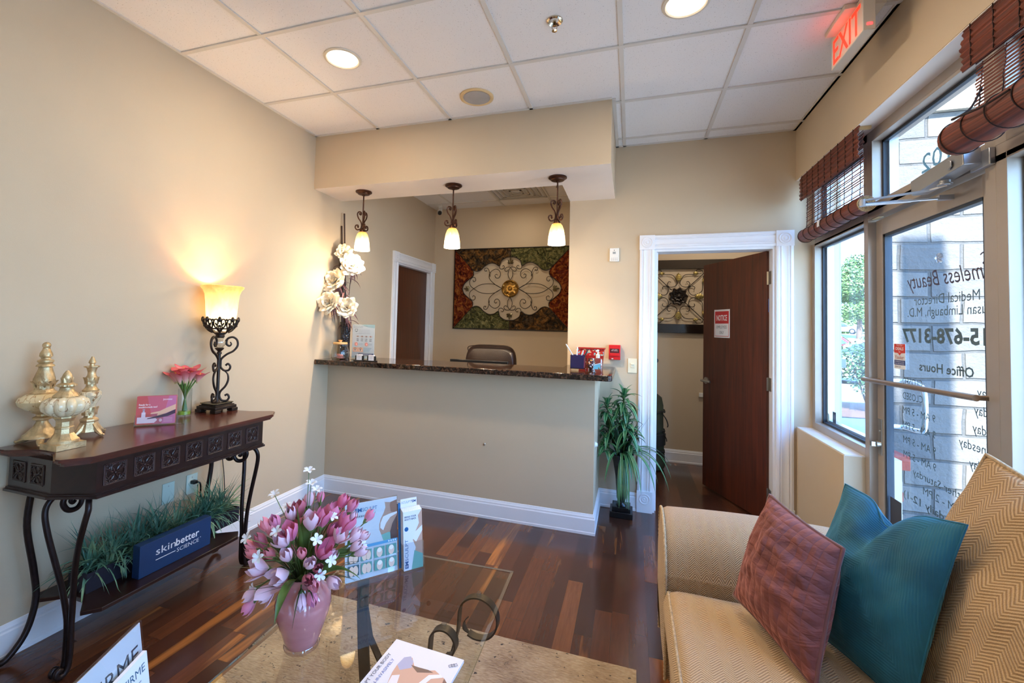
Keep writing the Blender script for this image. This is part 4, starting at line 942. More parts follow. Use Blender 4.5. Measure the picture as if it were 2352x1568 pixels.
# acrylic sign with information sheet
t = thing('sign_holder', 'upright clear acrylic holder showing an information sheet, beside the glass jar', 'sign holder', (0.32, 0.04, CT))
sx0, sx1, sy = 0.212, 0.432, 0.03
MB().box((sx0, sy, CT + 0.002), (sx1, sy + 0.0025, CT + 0.30)).box((sx0, sy - 0.006, CT + 0.002), (sx1, sy - 0.0035, CT + 0.30)).box((sx0, sy - 0.03, CT + 0.0005), (sx1, sy + 0.06, CT + 0.003)).build('acrylic', ACR, t, smooth=0)
sh = thing('information_sheet', 'printed sheet with eye pictures and text in the acrylic holder', 'sheet', (0.32, sy - 0.0018, CT + 0.02))
MB().box((sx0 + 0.002, sy - 0.0025, CT + 0.012), (sx1 - 0.002, sy - 0.001, CT + 0.296)).build('paper', M('white_paper', (1, 1, 1)), sh, smooth=0)
pr = Print((sx0 + 0.002, sy - 0.0026, CT + 0.012), (1, 0, 0), (0, 0, 1), 0.0002)
pr.rect(0, 0, 0.216, 0.284, (224, 232, 238)).poly([(0.08, 0.284), (0.216, 0.284), (0.216, 0.255), (0.15, 0.262)], (176, 212, 220)).rect(0.0, 0.0, 0.216, 0.018, (196, 218, 226))
pr.text('Latisse has the highest Patient', 0.012, 0.268, 0.135, 0.008, (80, 150, 160)).text('Satisfaction Score', 0.012, 0.256, 0.09, 0.007, (90, 120, 150))
pr.rect(0.025, 0.226, 0.028, 0.020, (60, 66, 76)).rect(0.028, 0.229, 0.022, 0.014, (224, 232, 238)).rect(0.036, 0.220, 0.006, 0.006, (60, 66, 76))
for k in range(5): pr.rect(0.062, 0.240 - 0.006 * k, 0.11, 0.0015, (176, 184, 196))
pr.text('the following percent of patients', 0.04, 0.206, 0.135, 0.005, (80, 90, 120))
for k, (a_, b_) in enumerate((('98%', '38%'), ('100%', '93%'), ('13%', '87%'), ('2%', '88%'))):
    x = 0.055 + 0.042 * k; pr.ell(x, 0.183, 0.014, 0.0065, (176, 120, 108)).ell(x, 0.183, 0.010, 0.0045, (238, 232, 228)).ell(x, 0.183, 0.004, 0.0045, (40, 36, 36))
    pr.text(a_, x, 0.157, 0.022, 0.008, (50, 56, 80), bold=0.02, align='c').text(b_, x, 0.143, 0.022, 0.008, (50, 56, 80), bold=0.02, align='c')
for x in (0.043, 0.143): pr.ell(x, 0.118, 0.016, 0.016, (196, 130, 124)).ell(x + 0.004, 0.116, 0.006, 0.009, (228, 180, 170))
for k in range(3): pr.rect(0.066, 0.123 - 0.006 * k, 0.042, 0.0014, (150, 160, 176)).rect(0.168, 0.123 - 0.006 * k, 0.030, 0.0014, (150, 160, 176))
pr.rect(0.012, 0.052, 0.100, 0.038, (206, 166, 146))
for x in (0.035, 0.088): pr.poly([(x - 0.020, 0.078), (x, 0.088), (x + 0.020, 0.080), (x, 0.083)], (96, 66, 52)).ell(x, 0.068, 0.013, 0.006, (236, 226, 220)).ell(x, 0.068, 0.0055, 0.0058, (74, 84, 92)).line([(x - 0.013, 0.070), (x, 0.0755), (x + 0.013, 0.070)], 0.002, (60, 40, 36))
for k in range(5): pr.rect(0.120, 0.084 - 0.007 * k, 0.075 - 0.006 * k, 0.002 if k else 0.003, (120, 160, 186))
pr.rect(0.070, 0.026, 0.146, 0.016, (52, 62, 98)).rect(0.078, 0.036, 0.12, 0.002, (190, 200, 220)).rect(0.078, 0.031, 0.085, 0.002, (190, 200, 220)).line([(0.062, 0.026), (0.046, 0.034), (0.062, 0.042), (0.062, 0.026)], 0.001, (110, 120, 150))
pr.build('print', sh)
for x, lb, lb2 in ((0.385, 'black business card holder nearest the acrylic sign', 'pale business card in the holder nearest the acrylic sign'), (0.497, 'black business card holder to the right of the other one', 'pale business card in the right-hand card holder')):
    y = -0.115
    t = thing('card_holder', lb, 'card holder', (x, y, CT))
    MB().box((x - 0.044, y - 0.02, CT + 0.0005), (x + 0.044, y + 0.022, CT + 0.009)).box((x - 0.036, y - 0.006, CT + 0.009), (x - 0.026, y + 0.012, CT + 0.045)).box((x + 0.026, y - 0.006, CT + 0.009), (x + 0.036, y + 0.012, CT + 0.045)).build('frame', BLACKP, t, bev=0.001)
    c_ = MB().box((x - 0.0345, y - 0.0030, CT + 0.010), (x + 0.0345, y + 0.010, CT + 0.052)); c_ = MB().box((x - 0.0255, y - 0.004, CT + 0.0095), (x + 0.0255, y + 0.009, CT + 0.053))
    cd = thing('business_cards', lb2, 'business cards', (x, y, CT + 0.01)); c_.build('card_stack', M('white_paper', (1, 1, 1)), cd, smooth=0)
    pr = Print((x - 0.0255, y - 0.004, CT + 0.0095), (1, 0, 0), (0, 0, 1), 0.0003)
    for k in range(4): pr.rect(0.010, 0.034 - 0.007 * k, 0.030 - 0.004 * (k % 2), 0.0016, (206, 160, 150) if k == 0 else (170, 170, 178))
    pr.build('print', cd)
# right-hand group: pencil cup, basket, candy, sanitizer
cx_, cy_ = 2.115, 0.10
t = thing('pencil_cup', 'square glass cup lined in deep blue, right end of the counter', 'pencil cup', (cx_, cy_, CT), 0)
MB().box((cx_ - 0.056, cy_ - 0.05, CT + 0.0005), (cx_ + 0.056, cy_ + 0.05, CT + 0.014)).build('glass_base', GL, t, smooth=0, bev=0.002)
mb = MB()
for lo, hi in (((-0.056, -0.05), (0.056, -0.047)), ((-0.056, 0.047), (0.056, 0.05)), ((-0.056, -0.047), (-0.053, 0.047)), ((0.053, -0.047), (0.056, 0.047))): mb.box((cx_ + lo[0], cy_ + lo[1], CT + 0.014), (cx_ + hi[0], cy_ + hi[1], CT + 0.115))
mb.build('glass_wall', GL, t, smooth=0)
mb = MB()
for lo, hi in (((-0.052, -0.046), (0.042, -0.043)), ((-0.052, 0.043), (0.042, 0.046)), ((-0.052, -0.043), (-0.049, 0.043)), ((0.039, -0.043), (0.042, 0.043)), ((-0.052, -0.046), (0.042, 0.046))):
    mb.box((cx_ + lo[0], cy_ + lo[1], CT + 0.016), (cx_ + hi[0], cy_ + hi[1], CT + (0.113 if hi[1] - lo[1] < 0.09 or hi[0] - lo[0] < 0.05 else 0.02)))
mb.build('blue_liner', M('deep_blue', lin((34, 26, 92)), rough=0.15, var=0.1), t, smooth=0)
for (a, b_, c_, mt, lb, nm) in (((2.125, 0.10, CT + 0.03), (2.030, 0.06, CT + 0.185), 0.0042, M('white_pen', lin((214, 222, 232)), rough=0.3), 'white pen leaning left out of the blue pencil cup', 'pen'),
                            ((2.10, 0.10, CT + 0.03), (2.108, 0.08, CT + 0.165), 0.005, M('white_pen', (1, 1, 1)), 'upright white marker in the blue pencil cup', 'pen'),
                            ((2.13, 0.11, CT + 0.03), (2.178, 0.10, CT + 0.150), 0.006, BLACKP, 'black pen leaning right in the blue pencil cup', 'pen'),
                            ((2.11, 0.12, CT + 0.03), (2.145, 0.12, CT + 0.142), 0.006, STEEL, 'silver pen in the blue pencil cup', 'pen')):
    tag(MB().tube([Vector(a), Vector(b_), Vector(b_) + (Vector(b_) - Vector(a)).normalized() * 0.008], [c_, c_, c_ * 0.3], 10).build(nm, mt), lb, 'pen', 'pens in the blue cup')
# red mesh basket
bx0, bx1, by0, by1 = 2.075, 2.285, 0.33, 0.46; RB = M('red_lacquer', lin((150, 28, 24)), rough=0.35, var=0.08)
m, n, l, b = _new('mosaic_print'); vo = n.new('ShaderNodeTexVoronoi'); vo.inputs['Scale'].default_value = 110; l.new(coords(n, l), vo.inputs['Vector'])
l.new(ramp(n, l, vo.outputs['Color'], [(0.0, lin((160, 24, 24))), (0.4, lin((206, 60, 40))), (0.55, lin((226, 176, 120))), (0.62, lin((120, 190, 190))), (0.7, lin((180, 30, 30))), (0.9, lin((220, 140, 150)))], 'CONSTANT'), b.inputs['Base Color']); b.inputs['Roughness'].default_value = 0.4; MOS = m
t = thing('red_basket', 'red patterned basket against the wall behind the blue pencil cup', 'basket', (2.18, 0.40, CT))
def bask(z, e=0.0):
    k = (z - CT) / 0.155; g = 0.018 * (1 - k); return [(bx0 + g - e, by0 + g - e, z), (bx1 - g + e, by0 + g - e, z), (bx1 - g + e, by1 - g + e, z), (bx0 + g - e, by1 - g + e, z)]
mb = MB(); lv = [bask(CT + 0.001), bask(CT + 0.10), bask(CT + 0.15)]; iv = [bask(CT + 0.15, -0.003), bask(CT + 0.10, -0.003), bask(CT + 0.006, -0.003)]
vs = [p for L_ in lv + iv for p in L_]
mb.add(vs, [(4 * i + j, 4 * i + (j + 1) % 4, 4 * i + 4 + (j + 1) % 4, 4 * i + 4 + j) for i in range(5) for j in range(4)] + [(3, 2, 1, 0), (20, 21, 22, 23)], 0, True)
for fi in range(len(mb.f)): mb.m[fi] = 1 if 4 <= fi < 8 else 0
mb.build('basket_body', [RB, MOS], t, smooth=0)
rp = [Vector(p) for p in bask(CT + 0.153, 0.003)]
MB().tube(rp, 0.004, 8, closed=True).build('rim', RB, t)
for (x, y, z, rr, mt, lb) in ((2.175, 0.215, 0.0, 0.0, None, ''),):
    pass
m, n, l, b = _new('candy_wrap'); vo = n.new('ShaderNodeTexVoronoi'); vo.inputs['Scale'].default_value = 95; l.new(coords(n, l), vo.inputs['Vector'])
l.new(ramp(n, l, vo.outputs['Color'], [(0.0, lin((58, 30, 24))), (0.5, lin((120, 60, 34))), (0.6, lin((230, 220, 226))), (0.72, lin((70, 36, 50))), (0.88, lin((224, 150, 60)))], 'CONSTANT'), b.inputs['Base Color']); b.inputs['Roughness'].default_value = 0.15; bump(n, l, b, vo.outputs['Distance'], 0.8, 0.008); CND = m
o = MB().lathe([(0, CT + 0.001), (0.026, CT + 0.002), (0.032, CT + 0.02), (0.030, CT + 0.06), (0.022, CT + 0.085), (0, CT + 0.09)], (2.200, 0.20, 0), 24, mod=lambda a, z, r: r * (1 + 0.07 * sin(5 * a + 40 * z))).build('candy_bag', CND); tag(o, 'small clear bag of brown wrapped candies between the cup and the sanitizer', 'candy bag')
sxx, syy = 2.262, -0.02
t = thing('sanitizer_bottle', 'clear pump bottle of hand sanitizer at the right end of the counter', 'bottle', (sxx, syy, CT))
def rr_(z, sc): # rounded rectangle section
    return [(sxx + sc * (0.032 * abs(cos(a)) ** 0.45 * (1 if cos(a) > 0 else -1)), syy + sc * (0.019 * abs(sin(a)) ** 0.6 * (1 if sin(a) > 0 else -1)), z) for a in [2 * pi * k / 32 + 0.001 for k in range(32)]]
mb = MB(); L_ = [rr_(CT + 0.001, 0.93), rr_(CT + 0.006, 1), rr_(CT + 0.085, 1), rr_(CT + 0.097, 0.9), rr_(CT + 0.103, 0.5), rr_(CT + 0.108, 0.33)]
mb.add([p for q in L_ for p in q], [(32 * i + k, 32 * i + (k + 1) % 32, 32 * i + 32 + (k + 1) % 32, 32 * i + 32 + k) for i in range(5) for k in range(32)] + [tuple(reversed(range(32)))])
mb.build('bottle_body', M_glass('sanitizer_body', (0.93, 0.95, 0.95), 1.6, 0.03, 0.12), t)
mb = MB().lathe([(0.013, CT + 0.104), (0.0135, CT + 0.128), (0.006, CT + 0.132), (0.005, CT + 0.152), (0.008, CT + 0.153), (0.008, CT + 0.162), (0, CT + 0.163)], (sxx, syy, 0), 20)
mb.tube([(sxx, syy, CT + 0.158), (sxx - 0.008, syy - 0.028, CT + 0.156), (sxx - 0.009, syy - 0.032, CT + 0.150)], 0.0045, 8); mb.build('pump', WPLAS, t)
pr = Print((sxx - 0.028, syy - 0.0193, CT + 0.02), (1, 0, 0), (0, 0, 1), 0.0003)
pr.poly([(0.0, 0.008), (0.026, 0.006), (0.048, 0.010), (0.048, 0.044), (0.02, 0.038), (0.0, 0.026)], (112, 190, 214)).poly([(0, 0.03), (0.024, 0.04), (0.048, 0.045), (0.048, 0.052), (0.01, 0.04)], (210, 234, 240)).text('PURELL', 0.012, 0.054, 0.028, 0.005, (110, 60, 80)).ell(0.036, 0.014, 0.005, 0.005, (140, 120, 60)); pr.build('label', t)
# ---- potted dracaena between the counter and the doorway
def PLANT():
    px, py = 2.425, 0.435
    BK = M('black_plastic_pot', lin((18, 20, 22)), rough=0.25, var=0.1)
    t = thing('pedestal_planter', 'tall black pedestal planter between the counter and the staff doorway', 'planter', (px, py, 0))
    MB().box((px - 0.085, py - 0.085, 0.001), (px + 0.085, py + 0.085, 0.045)).box((px - 0.068, py - 0.068, 0.045), (px + 0.068, py + 0.068, 0.078)).build('plinth', BK, t, bev=0.004)
    MB().lathe([(0.045, 0.078), (0.030, 0.095), (0.028, 0.11), (0.036, 0.13), (0.040, 0.20), (0.048, 0.30), (0.068, 0.42), (0.084, 0.46), (0.090, 0.47), (0.084, 0.474), (0.060, 0.42), (0.0, 0.40)], (px, py, 0), 32).build('bowl', BK, t)
    m, n, l, b = _new('variegated_leaf'); u = n.new('ShaderNodeUVMap'); s = n.new('ShaderNodeSeparateXYZ'); l.new(u.outputs[0], s.inputs[0])
    d = math_n(n, l, 'ABSOLUTE', math_n(n, l, 'SUBTRACT', s.outputs[0], 0.5))
    w_ = noise_n(n, l, coords(n, l), 12, 3)
    c = ramp(n, l, d, [(0.0, lin((52, 124, 64))), (0.22, lin((38, 104, 60))), (0.29, lin((190, 208, 140))), (0.37, lin((44, 116, 72))), (0.5, lin((60, 136, 88)))])
    l.new(mix_n(n, l, math_n(n, l, 'MULTIPLY', w_, 0.45), c, lin((10, 60, 58))), b.inputs['Base Color']); b.inputs['Roughness'].default_value = 0.35; DR = m
    TK = M('green_cane', lin((70, 96, 40)), rough=0.6, var=0.3)
    rnd = random.Random(11)
    pl = thing('dracaena_plant', 'artificial variegated dracaena growing from the black pedestal planter', 'plant', (px, py, 0.40))
    def blade(mb, base, d, L, wd, dr, n_=9):
        d = Vector(d).normalized(); side = d.cross(Vector((0, 0, 1))).normalized(); p = Vector(base); q = d.copy(); vs = []; o = len(mb.v)
        for i in range(n_ + 1):
            u = i / n_; ww = wd * min(1, u * 5 + 0.25) * (1 - u ** 3) + 0.0004; nn = side.cross(q).normalized()
            vs += [p - side * ww / 2 + nn * ww * 0.18, p, p + side * ww / 2 + nn * ww * 0.18]
            q = (q + Vector((0, 0, -dr * 2.0 / n_))).normalized(); p = p + q * L / n_
        for v in vs:
            if v.y > 0.555: v.y = 0.555 - 0.1 * (v.y - 0.555)
            if v.x < 2.249 and v.y > -0.02: v.x = 2.249 + 0.1 * (2.249 - v.x)
        mb.add(vs, [(3 * i + j, 3 * i + j + 1, 3 * i + j + 4, 3 * i + j + 3) for i in range(n_) for j in (0, 1)])
        for i in range(n_ + 1):
            for j in range(3): mb.uv[o + 3 * i + j] = (j * 0.5, i / n_)
    heads = [((0.01, -0.02), 0.90, 24, 0.21), ((-0.115, -0.04), 0.83, 20, 0.17), ((0.03, -0.07), 0.72, 22, 0.20), ((-0.10, 0.0), 0.66, 22, 0.20), ((-0.02, -0.04), 0.78, 14, 0.17), ((0.07, -0.05), 0.62, 16, 0.19), ((-0.12, -0.06), 0.55, 12, 0.17)]
    cn = MB()
    for (ox, oy), z, nn, L in heads:
        cn.tube(bez([Vector((px + ox * 0.2, py + oy * 0.2, 0.43)), Vector((px + ox * 0.7, py + oy * 0.6, (0.43 + z) / 2)), Vector((px + ox, py + oy, z + 0.01))], 5), 0.006, 8)
        mb = MB()
        for k in range(nn):
            u = k / nn; a = k * 2.4; el = 1.25 - 1.35 * u + rnd.uniform(-.1, .1)
            blade(mb, (px + ox, py + oy, z + 0.03 * (1 - u) - 0.07 * u), (cos(a) * cos(el), sin(a) * cos(el), sin(el)), L * rnd.uniform(0.65, 1.0) * (0.6 + 0.5 * u), 0.036, 0.55 + 0.7 * u)
        mb.build('leaf_rosette', DR, pl, smooth=60)
    cn.build('canes', TK, pl)
    mb = MB()
    for k in range(20):
        a = rnd.uniform(-2.9, 0.5); blade(mb, (px + 0.03 * cos(a), py + 0.03 * sin(a), 0.46), (cos(a) * 0.7, sin(a) * 0.7, 0.8), rnd.uniform(0.30, 0.52), 0.022, rnd.uniform(1.0, 1.8), 14)
    for k in range(7): blade(mb, (px - 0.0 + 0.004 * k, py - 0.07, 0.44), (0.02 * k - 0.05, -0.5, 0.25), rnd.uniform(0.36, 0.44), 0.020, 1.7, 14)
    mb.build('trailing_leaves', DR, pl, smooth=60)
    GRD = M('dark_foliage', lin((22, 60, 44)), rough=0.5, var=0.3); mb = MB()
    for k in range(60):
        a = rnd.uniform(0, 2 * pi); mb.leaf((px + rnd.uniform(-.04, .04), py + rnd.uniform(-.05, .03), 0.45), (cos(a) * 0.35, sin(a) * 0.3, 1), (0, 0, 1), rnd.uniform(0.15, 0.42), 0.012, rnd.uniform(0.1, 0.5), 6, fold=0.2)
    for v_ in range(len(mb.v)): mb.v[v_] = (max(2.252, mb.v[v_][0]), min(0.55, mb.v[v_][1]), mb.v[v_][2])
    mb.build('upright_grass', GRD, pl, smooth=60)
PLANT()
# ---- things in the back room
t = thing('backpack', 'olive green duffel pack standing on the floor just inside the staff doorway', 'bag', (2.70, 1.78, 0))
OL = M('olive_canvas', lin((58, 62, 44)), rough=0.85, var=0.35, vscale=9, bmp=0.4, bscale=90); OD = M('dark_canvas', lin((34, 34, 32)), rough=0.8, var=0.2)
MB().lathe([(0.02, 0.004), (0.12, 0.012), (0.135, 0.06), (0.125, 0.13), (0.118, 0.22), (0.122, 0.33), (0.112, 0.40), (0.118, 0.52), (0.112, 0.66), (0.095, 0.74), (0.05, 0.775), (0, 0.78)], (2.70, 1.78, 0), 32, mod=lambda a, z, r: r * (1 + 0.04 * sin(3 * a + 9 * z) + 0.02 * sin(7 * a + 23 * z))).build('body', OL, t)
mb = MB()
for z in (0.19, 0.40, 0.60): mb.tube([(2.70 + 0.124 * cos(2 * pi * k / 30), 1.78 + 0.124 * sin(2 * pi * k / 30), z + 0.01 * sin(k)) for k in range(30)], 0.008, 8, closed=True)
mb.tube(bez([(2.80, 1.72, 0.58), (2.835, 1.70, 0.53), (2.85, 1.69, 0.48), (2.845, 1.69, 0.455)], 5), 0.006, 6).tube(bez([(2.80, 1.72, 0.40), (2.835, 1.70, 0.34), (2.84, 1.69, 0.31)], 5), 0.005, 6)
mb.build('straps', OD, t)
MB().lathe([(0.117, 0.25), (0.135, 0.26), (0.137, 0.37), (0.117, 0.38)], (2.70, 1.78, 0), 24, cap=False).build('mesh_pocket', OD, t)
o = MB().lathe([(0, 0), (0.026, 0.003), (0.030, 0.014), (0.026, 0.026), (0.010, 0.032), (0.010, 0.05)], seg=20, M4=Matrix.Translation((2.745, 2.05, 1.105)) @ Matrix.Rotation(R(-90), 4, 'X')).build('coat_knob', BLACKP); tag(o, 'round black coat knob on the back room wall', 'coat knob')
o = MB().box((3.19, 2.085, 0.73), (3.26, 2.1055, 0.775)).build('outlet_box', WPLAS, bev=0.003); tag(o, 'small white box on the back room wall behind the open door', 'wall box')
o = MB().box((3.70, 1.75, 0.001), (3.87, 2.09, 0.86)).build('dark_cabinet', BLACKP, bev=0.005); tag(o, 'dark cabinet behind the hinge side of the open door', 'cabinet')
# ================================================================ console table and what stands on it
MAH = mat_wood('mahogany_top', (58, 24, 18), (98, 46, 34), 0.25, 0.4, (12, 1.0, 12)); ESP = mat_wood('espresso_wood', (26, 14, 14), (48, 26, 24), 0.28, 0.3, (12, 1.0, 12))
IRN = M('wrought_iron', lin((40, 30, 30)), rough=0.34, metal=0.55, var=0.25, vscale=40)
TZ = 0.890
ct = thing('console_table', 'dark mahogany console table with iron scroll legs along the left wall', 'console table', (0.25, -1.6, 0))
def top_poly(g):
    near = [(0.018, -2.135 + g), (0.085, -2.135 + g), (0.12, -2.118 + g), (0.17, -2.085 + g), (0.23, -2.075 + g), (0.30, -2.085 + g), (0.36, -2.115 + g), (0.405, -2.140 + g), (0.43, -2.137 + g), (0.495 - g, -2.055)]
    far = [(x, -3.19 - y) for x, y in near][::-1]
    return near + far
mb = MB(); mb.prism(top_poly(0.0), TZ - 0.012, TZ - 0.004); mb.prism(top_poly(0.006), TZ - 0.004, TZ)
mb.prism(top_poly(0.010), TZ - 0.020, TZ - 0.012); mb.prism(top_poly(0.020), TZ - 0.030, TZ - 0.020)
mb.build('table_top', MAH, ct, smooth=30)
def ap_poly(g): return [(0.03, -2.085 + g), (0.30, -2.085 + g), (0.455 - g, -2.020 + g * 0.3), (0.455 - g, -1.17 - g * 0.3), (0.30, -1.105 - g), (0.03, -1.105 - g)]
mb = MB(); mb.prism(ap_poly(0), 0.722, TZ - 0.030); mb.prism(ap_poly(-0.016), 0.712, 0.722); mb.prism(ap_poly(-0.008), 0.722, 0.728); mb.build('apron', ESP, ct, smooth=0)
def rosette_panel(mb, c, xd, w=0.082):
    xd = Vector(xd).normalized(); up = Vector((0, 0, 1)); nn = xd.cross(up); c = Vector(c)
    def P(x, z, o): return c + xd * x + up * z + nn * o
    h = w / 2
    for a, b_ in (((-h, -h), (h, -h)), ((h, -h), (h, h)), ((h, h), (-h, h)), ((-h, h), (-h, -h))):
        mb.tube([P(a[0], a[1], 0.001), P(b_[0], b_[1], 0.001)], 0.0035, 6)
        for k in range(11):
            t_ = (k + 0.5) / 11; x, z = a[0] + (b_[0] - a[0]) * t_, a[1] + (b_[1] - a[1]) * t_
            x *= 0.88; z *= 0.88; mb.ball(P(x, z, 0.002), 0.0030, 6, rings=4)
    for k in range(4):
        a = pi / 4 + k * pi / 2
        for s_ in (0.6, 1.0):
            pts = [P((0.008 + 0.013 * s_ * (1 - cos(u))) * cos(a) - 0.0075 * s_ * sin(u) * sin(a), (0.008 + 0.013 * s_ * (1 - cos(u))) * sin(a) + 0.0075 * s_ * sin(u) * cos(a), 0.0025) for u in [2 * pi * j / 12 for j in range(12)]]
            mb.tube(pts, 0.0016, 5, closed=True)
        a2 = k * pi / 2
        pts = [P(0.019 * cos(a2) + 0.017 * cos(u), 0.019 * sin(a2) + 0.017 * sin(u), 0.002) for u in [a2 - 1.5 + 3.0 * j / 8 for j in range(9)]]
        mb.tube(pts, 0.0016, 5)
        for q in ((0.030, 0.020), (0.020, 0.030), (0.031, 0.031)):
            mb.ball(P(q[0] * (1 if k in (0, 3) else -1), q[1] * (1 if k < 2 else -1), 0.001), 0.0032, 6, rings=4)
    mb.ball(P(0, 0, 0.002), 0.005, 8, rings=5)
CARV = M('carved_espresso', lin((58, 40, 40)), rough=0.22, var=0.2, coat=0.4)
for k in range(7):
    mb = MB(); rosette_panel(mb, (0.4555, -1.952 + 0.1175 * k, 0.795), (0, 1, 0)); mb.build('carved_panel', CARV, ct, smooth=60)
for x in (0.100, 0.215):
    mb = MB(); rosette_panel(mb, (x, -2.0855, 0.795), (1, 0, 0), 0.078); mb.build('carved_panel', ESP, ct, smooth=60)
# scroll legs: in plan each leg bows outwards; path in (s,z) along direction d from anchor
def leg(ax, ay, d, r=0.0125):
    d = Vector((*d, 0)).normalized(); mb = MB(); A = Vector((ax, ay, 0))
    def P(p): return A + d * p[0] + Vector((0, 0, p[1]))
    pts = [(-0.032, 0.640), (-0.022, 0.622), (-0.004, 0.626), (0.002, 0.650), (-0.010, 0.678), (-0.040, 0.686), (-0.066, 0.664)]
    c = [(-0.016, 0.652), (-0.006, 0.640), (0.006, 0.646), (0.008, 0.664), (-0.010, 0.676), (-0.034, 0.664), (-0.036, 0.632), (-0.006, 0.606), (0.034, 0.622), (0.046, 0.668), (0.020, 0.704), (-0.020, 0.708)]
    c = [(-0.004, 0.640), (-0.012, 0.652), (-0.024, 0.645), (-0.022, 0.622), (0.0, 0.612), (0.022, 0.630), (0.020, 0.672), (-0.006, 0.704), (-0.050, 0.706), (-0.082, 0.672), (-0.088, 0.620)]
    # upper scroll then the long S down to the foot
    c = [(-0.052, 0.640), (-0.040, 0.632), (-0.036, 0.648), (-0.048, 0.664), (-0.068, 0.655), (-0.070, 0.628), (-0.045, 0.610), (-0.012, 0.624), (0.0, 0.664), (0.0, 0.690)]
    c = [(-0.036, 0.655), (-0.026, 0.646), (-0.016, 0.656), (-0.024, 0.674), (-0.046, 0.672), (-0.056, 0.646), (-0.036, 0.620), (-0.004, 0.622), (0.016, 0.652), (0.012, 0.692), (0.040, 0.708), (0.068, 0.690), (0.080, 0.645), (0.070, 0.560), (0.040, 0.420), (0.010, 0.300), (-0.002, 0.200), (0.006, 0.110), (0.036, 0.045), (0.072, 0.016), (0.104, 0.020), (0.118, 0.042), (0.110, 0.060), (0.096, 0.056)]
    cc = bez([Vector(q) for q in c], 6); n_ = len(cc)
    rr = [r * (0.62 + 0.38 * min(1, i / 40)) for i in range(n_)]; rr = [q * (1 if i < n_ - 16 else 0.75 + 0.25 * (n_ - i) / 16) for i, q in enumerate(rr)]
    mb.tube([P(q) for q in cc], rr, 10, up=d.cross(Vector((0, 0, 1)))); return mb
for fx, x0, yA, sg, dx_ in ((0.345, 0.262, -2.005, -1, 0.0), (0.345, 0.362, -1.985, -1, 0.85), (0.345, 0.262, -1.185, 1, 0.0), (0.345, 0.362, -1.205, 1, 0.85)):
    dy_ = sqrt(1 - dx_ * dx_)
    c = [(-0.030, 0.662), (-0.020, 0.654), (-0.012, 0.666), (-0.022, 0.682), (-0.044, 0.678), (-0.052, 0.652), (-0.034, 0.628), (-0.002, 0.632), (0.014, 0.662), (0.008, 0.692), (0.024, 0.706), (0.058, 0.690), (0.074, 0.645), (0.066, 0.560), (0.044, 0.440), (0.024, 0.330), (0.012, 0.220), (0.010, 0.110), (0.012, 0.050), (0.022, 0.020), (0.042, 0.014), (0.054, 0.028), (0.046, 0.042), (0.034, 0.036)]
    pts = bez([Vector(q) for q in c], 6); n_ = len(pts); P3 = []
    yf = -2.010 if sg < 0 else -1.18
    for q in pts:
        k = min(1, max(0, (0.66 - q.y) / 0.45)); P3.append((x0 + (fx + (-0.013 if x0 < 0.34 else 0.013) - x0) * k + dx_ * q.x * (1 - k), (yA + (yf - yA) * k) + sg * q.x * (dy_ + (1 - dy_) * k), q.y))
    rr = [0.0108 * (0.6 + 0.4 * min(1, i / 40)) * (1 if i < n_ - 14 else 0.75 + 0.25 * (n_ - i) / 14) for i in range(n_)]
    MB().tube(P3, rr, 10, up=(dy_, -sg * dx_, 0)).build('leg', IRN, ct, smooth=70)
for yy, sg in ((-2.02, -1), (-1.17, 1)):
    c = [(0.065, yy, 0.712), (0.065, yy + sg * 0.012, 0.55), (0.065, yy - sg * 0.02, 0.35), (0.062, yy - sg * 0.035, 0.22), (0.062, yy - sg * 0.01, 0.10), (0.06, yy + sg * 0.04, 0.03), (0.06, yy + sg * 0.075, 0.018), (0.06, yy + sg * 0.10, 0.035), (0.06, yy + sg * 0.095, 0.055)]
    MB().tube(bez([Vector(q) for q in c], 6), 0.0125, 10).build('leg', IRN, ct, smooth=70)
SZ = 0.225
shp = [(0.03, -1.96), (0.085, -1.985), (0.16, -1.925), (0.26, -1.925), (0.345, -1.985), (0.395, -1.935), (0.395, -1.255), (0.345, -1.205), (0.26, -1.265), (0.16, -1.265), (0.085, -1.205), (0.03, -1.23)]
MB().prism(shp, SZ - 0.018, SZ).build('lower_shelf', ESP, ct, smooth=0, bev=0.003)
# ---- three finials
AG = M('antique_silver_gold', lin((206, 180, 136)), rough=0.36, metal=0.62, var=0.35, vscale=30, bmp=0.35, bscale=160)
def marble(name, c1, c2, c3):
    m, n, l, b = _new(name); v = coords(n, l); f = noise_n(n, l, v, 9, 5, 0.6, 2.5); g = noise_n(n, l, v, 5, 3, 0.5, 3)
    vein = math_n(n, l, 'ABSOLUTE', math_n(n, l, 'SUBTRACT', g, 0.5))
    l.new(mix_n(n, l, ramp(n, l, vein, [(0.0, (1, 1, 1)), (0.016, (0, 0, 0))]), ramp(n, l, f, [(0.3, lin(c1)), (0.7, lin(c2))]), lin(c3)), b.inputs['Base Color'])
    b.inputs['Roughness'].default_value = 0.12; b.inputs['Coat Weight'].default_value = 0.4; return m
MAR = marble('cream_marble', (222, 200, 158), (236, 222, 190), (150, 104, 62)); MAR2 = marble('amber_marble', (224, 196, 142), (236, 216, 172), (168, 110, 56))
def fluting(n_, amp, tw=0.0): return lambda a, z, r: r * (1 + amp * (abs(sin(n_ / 2 * a + tw * z)) - 0.5))
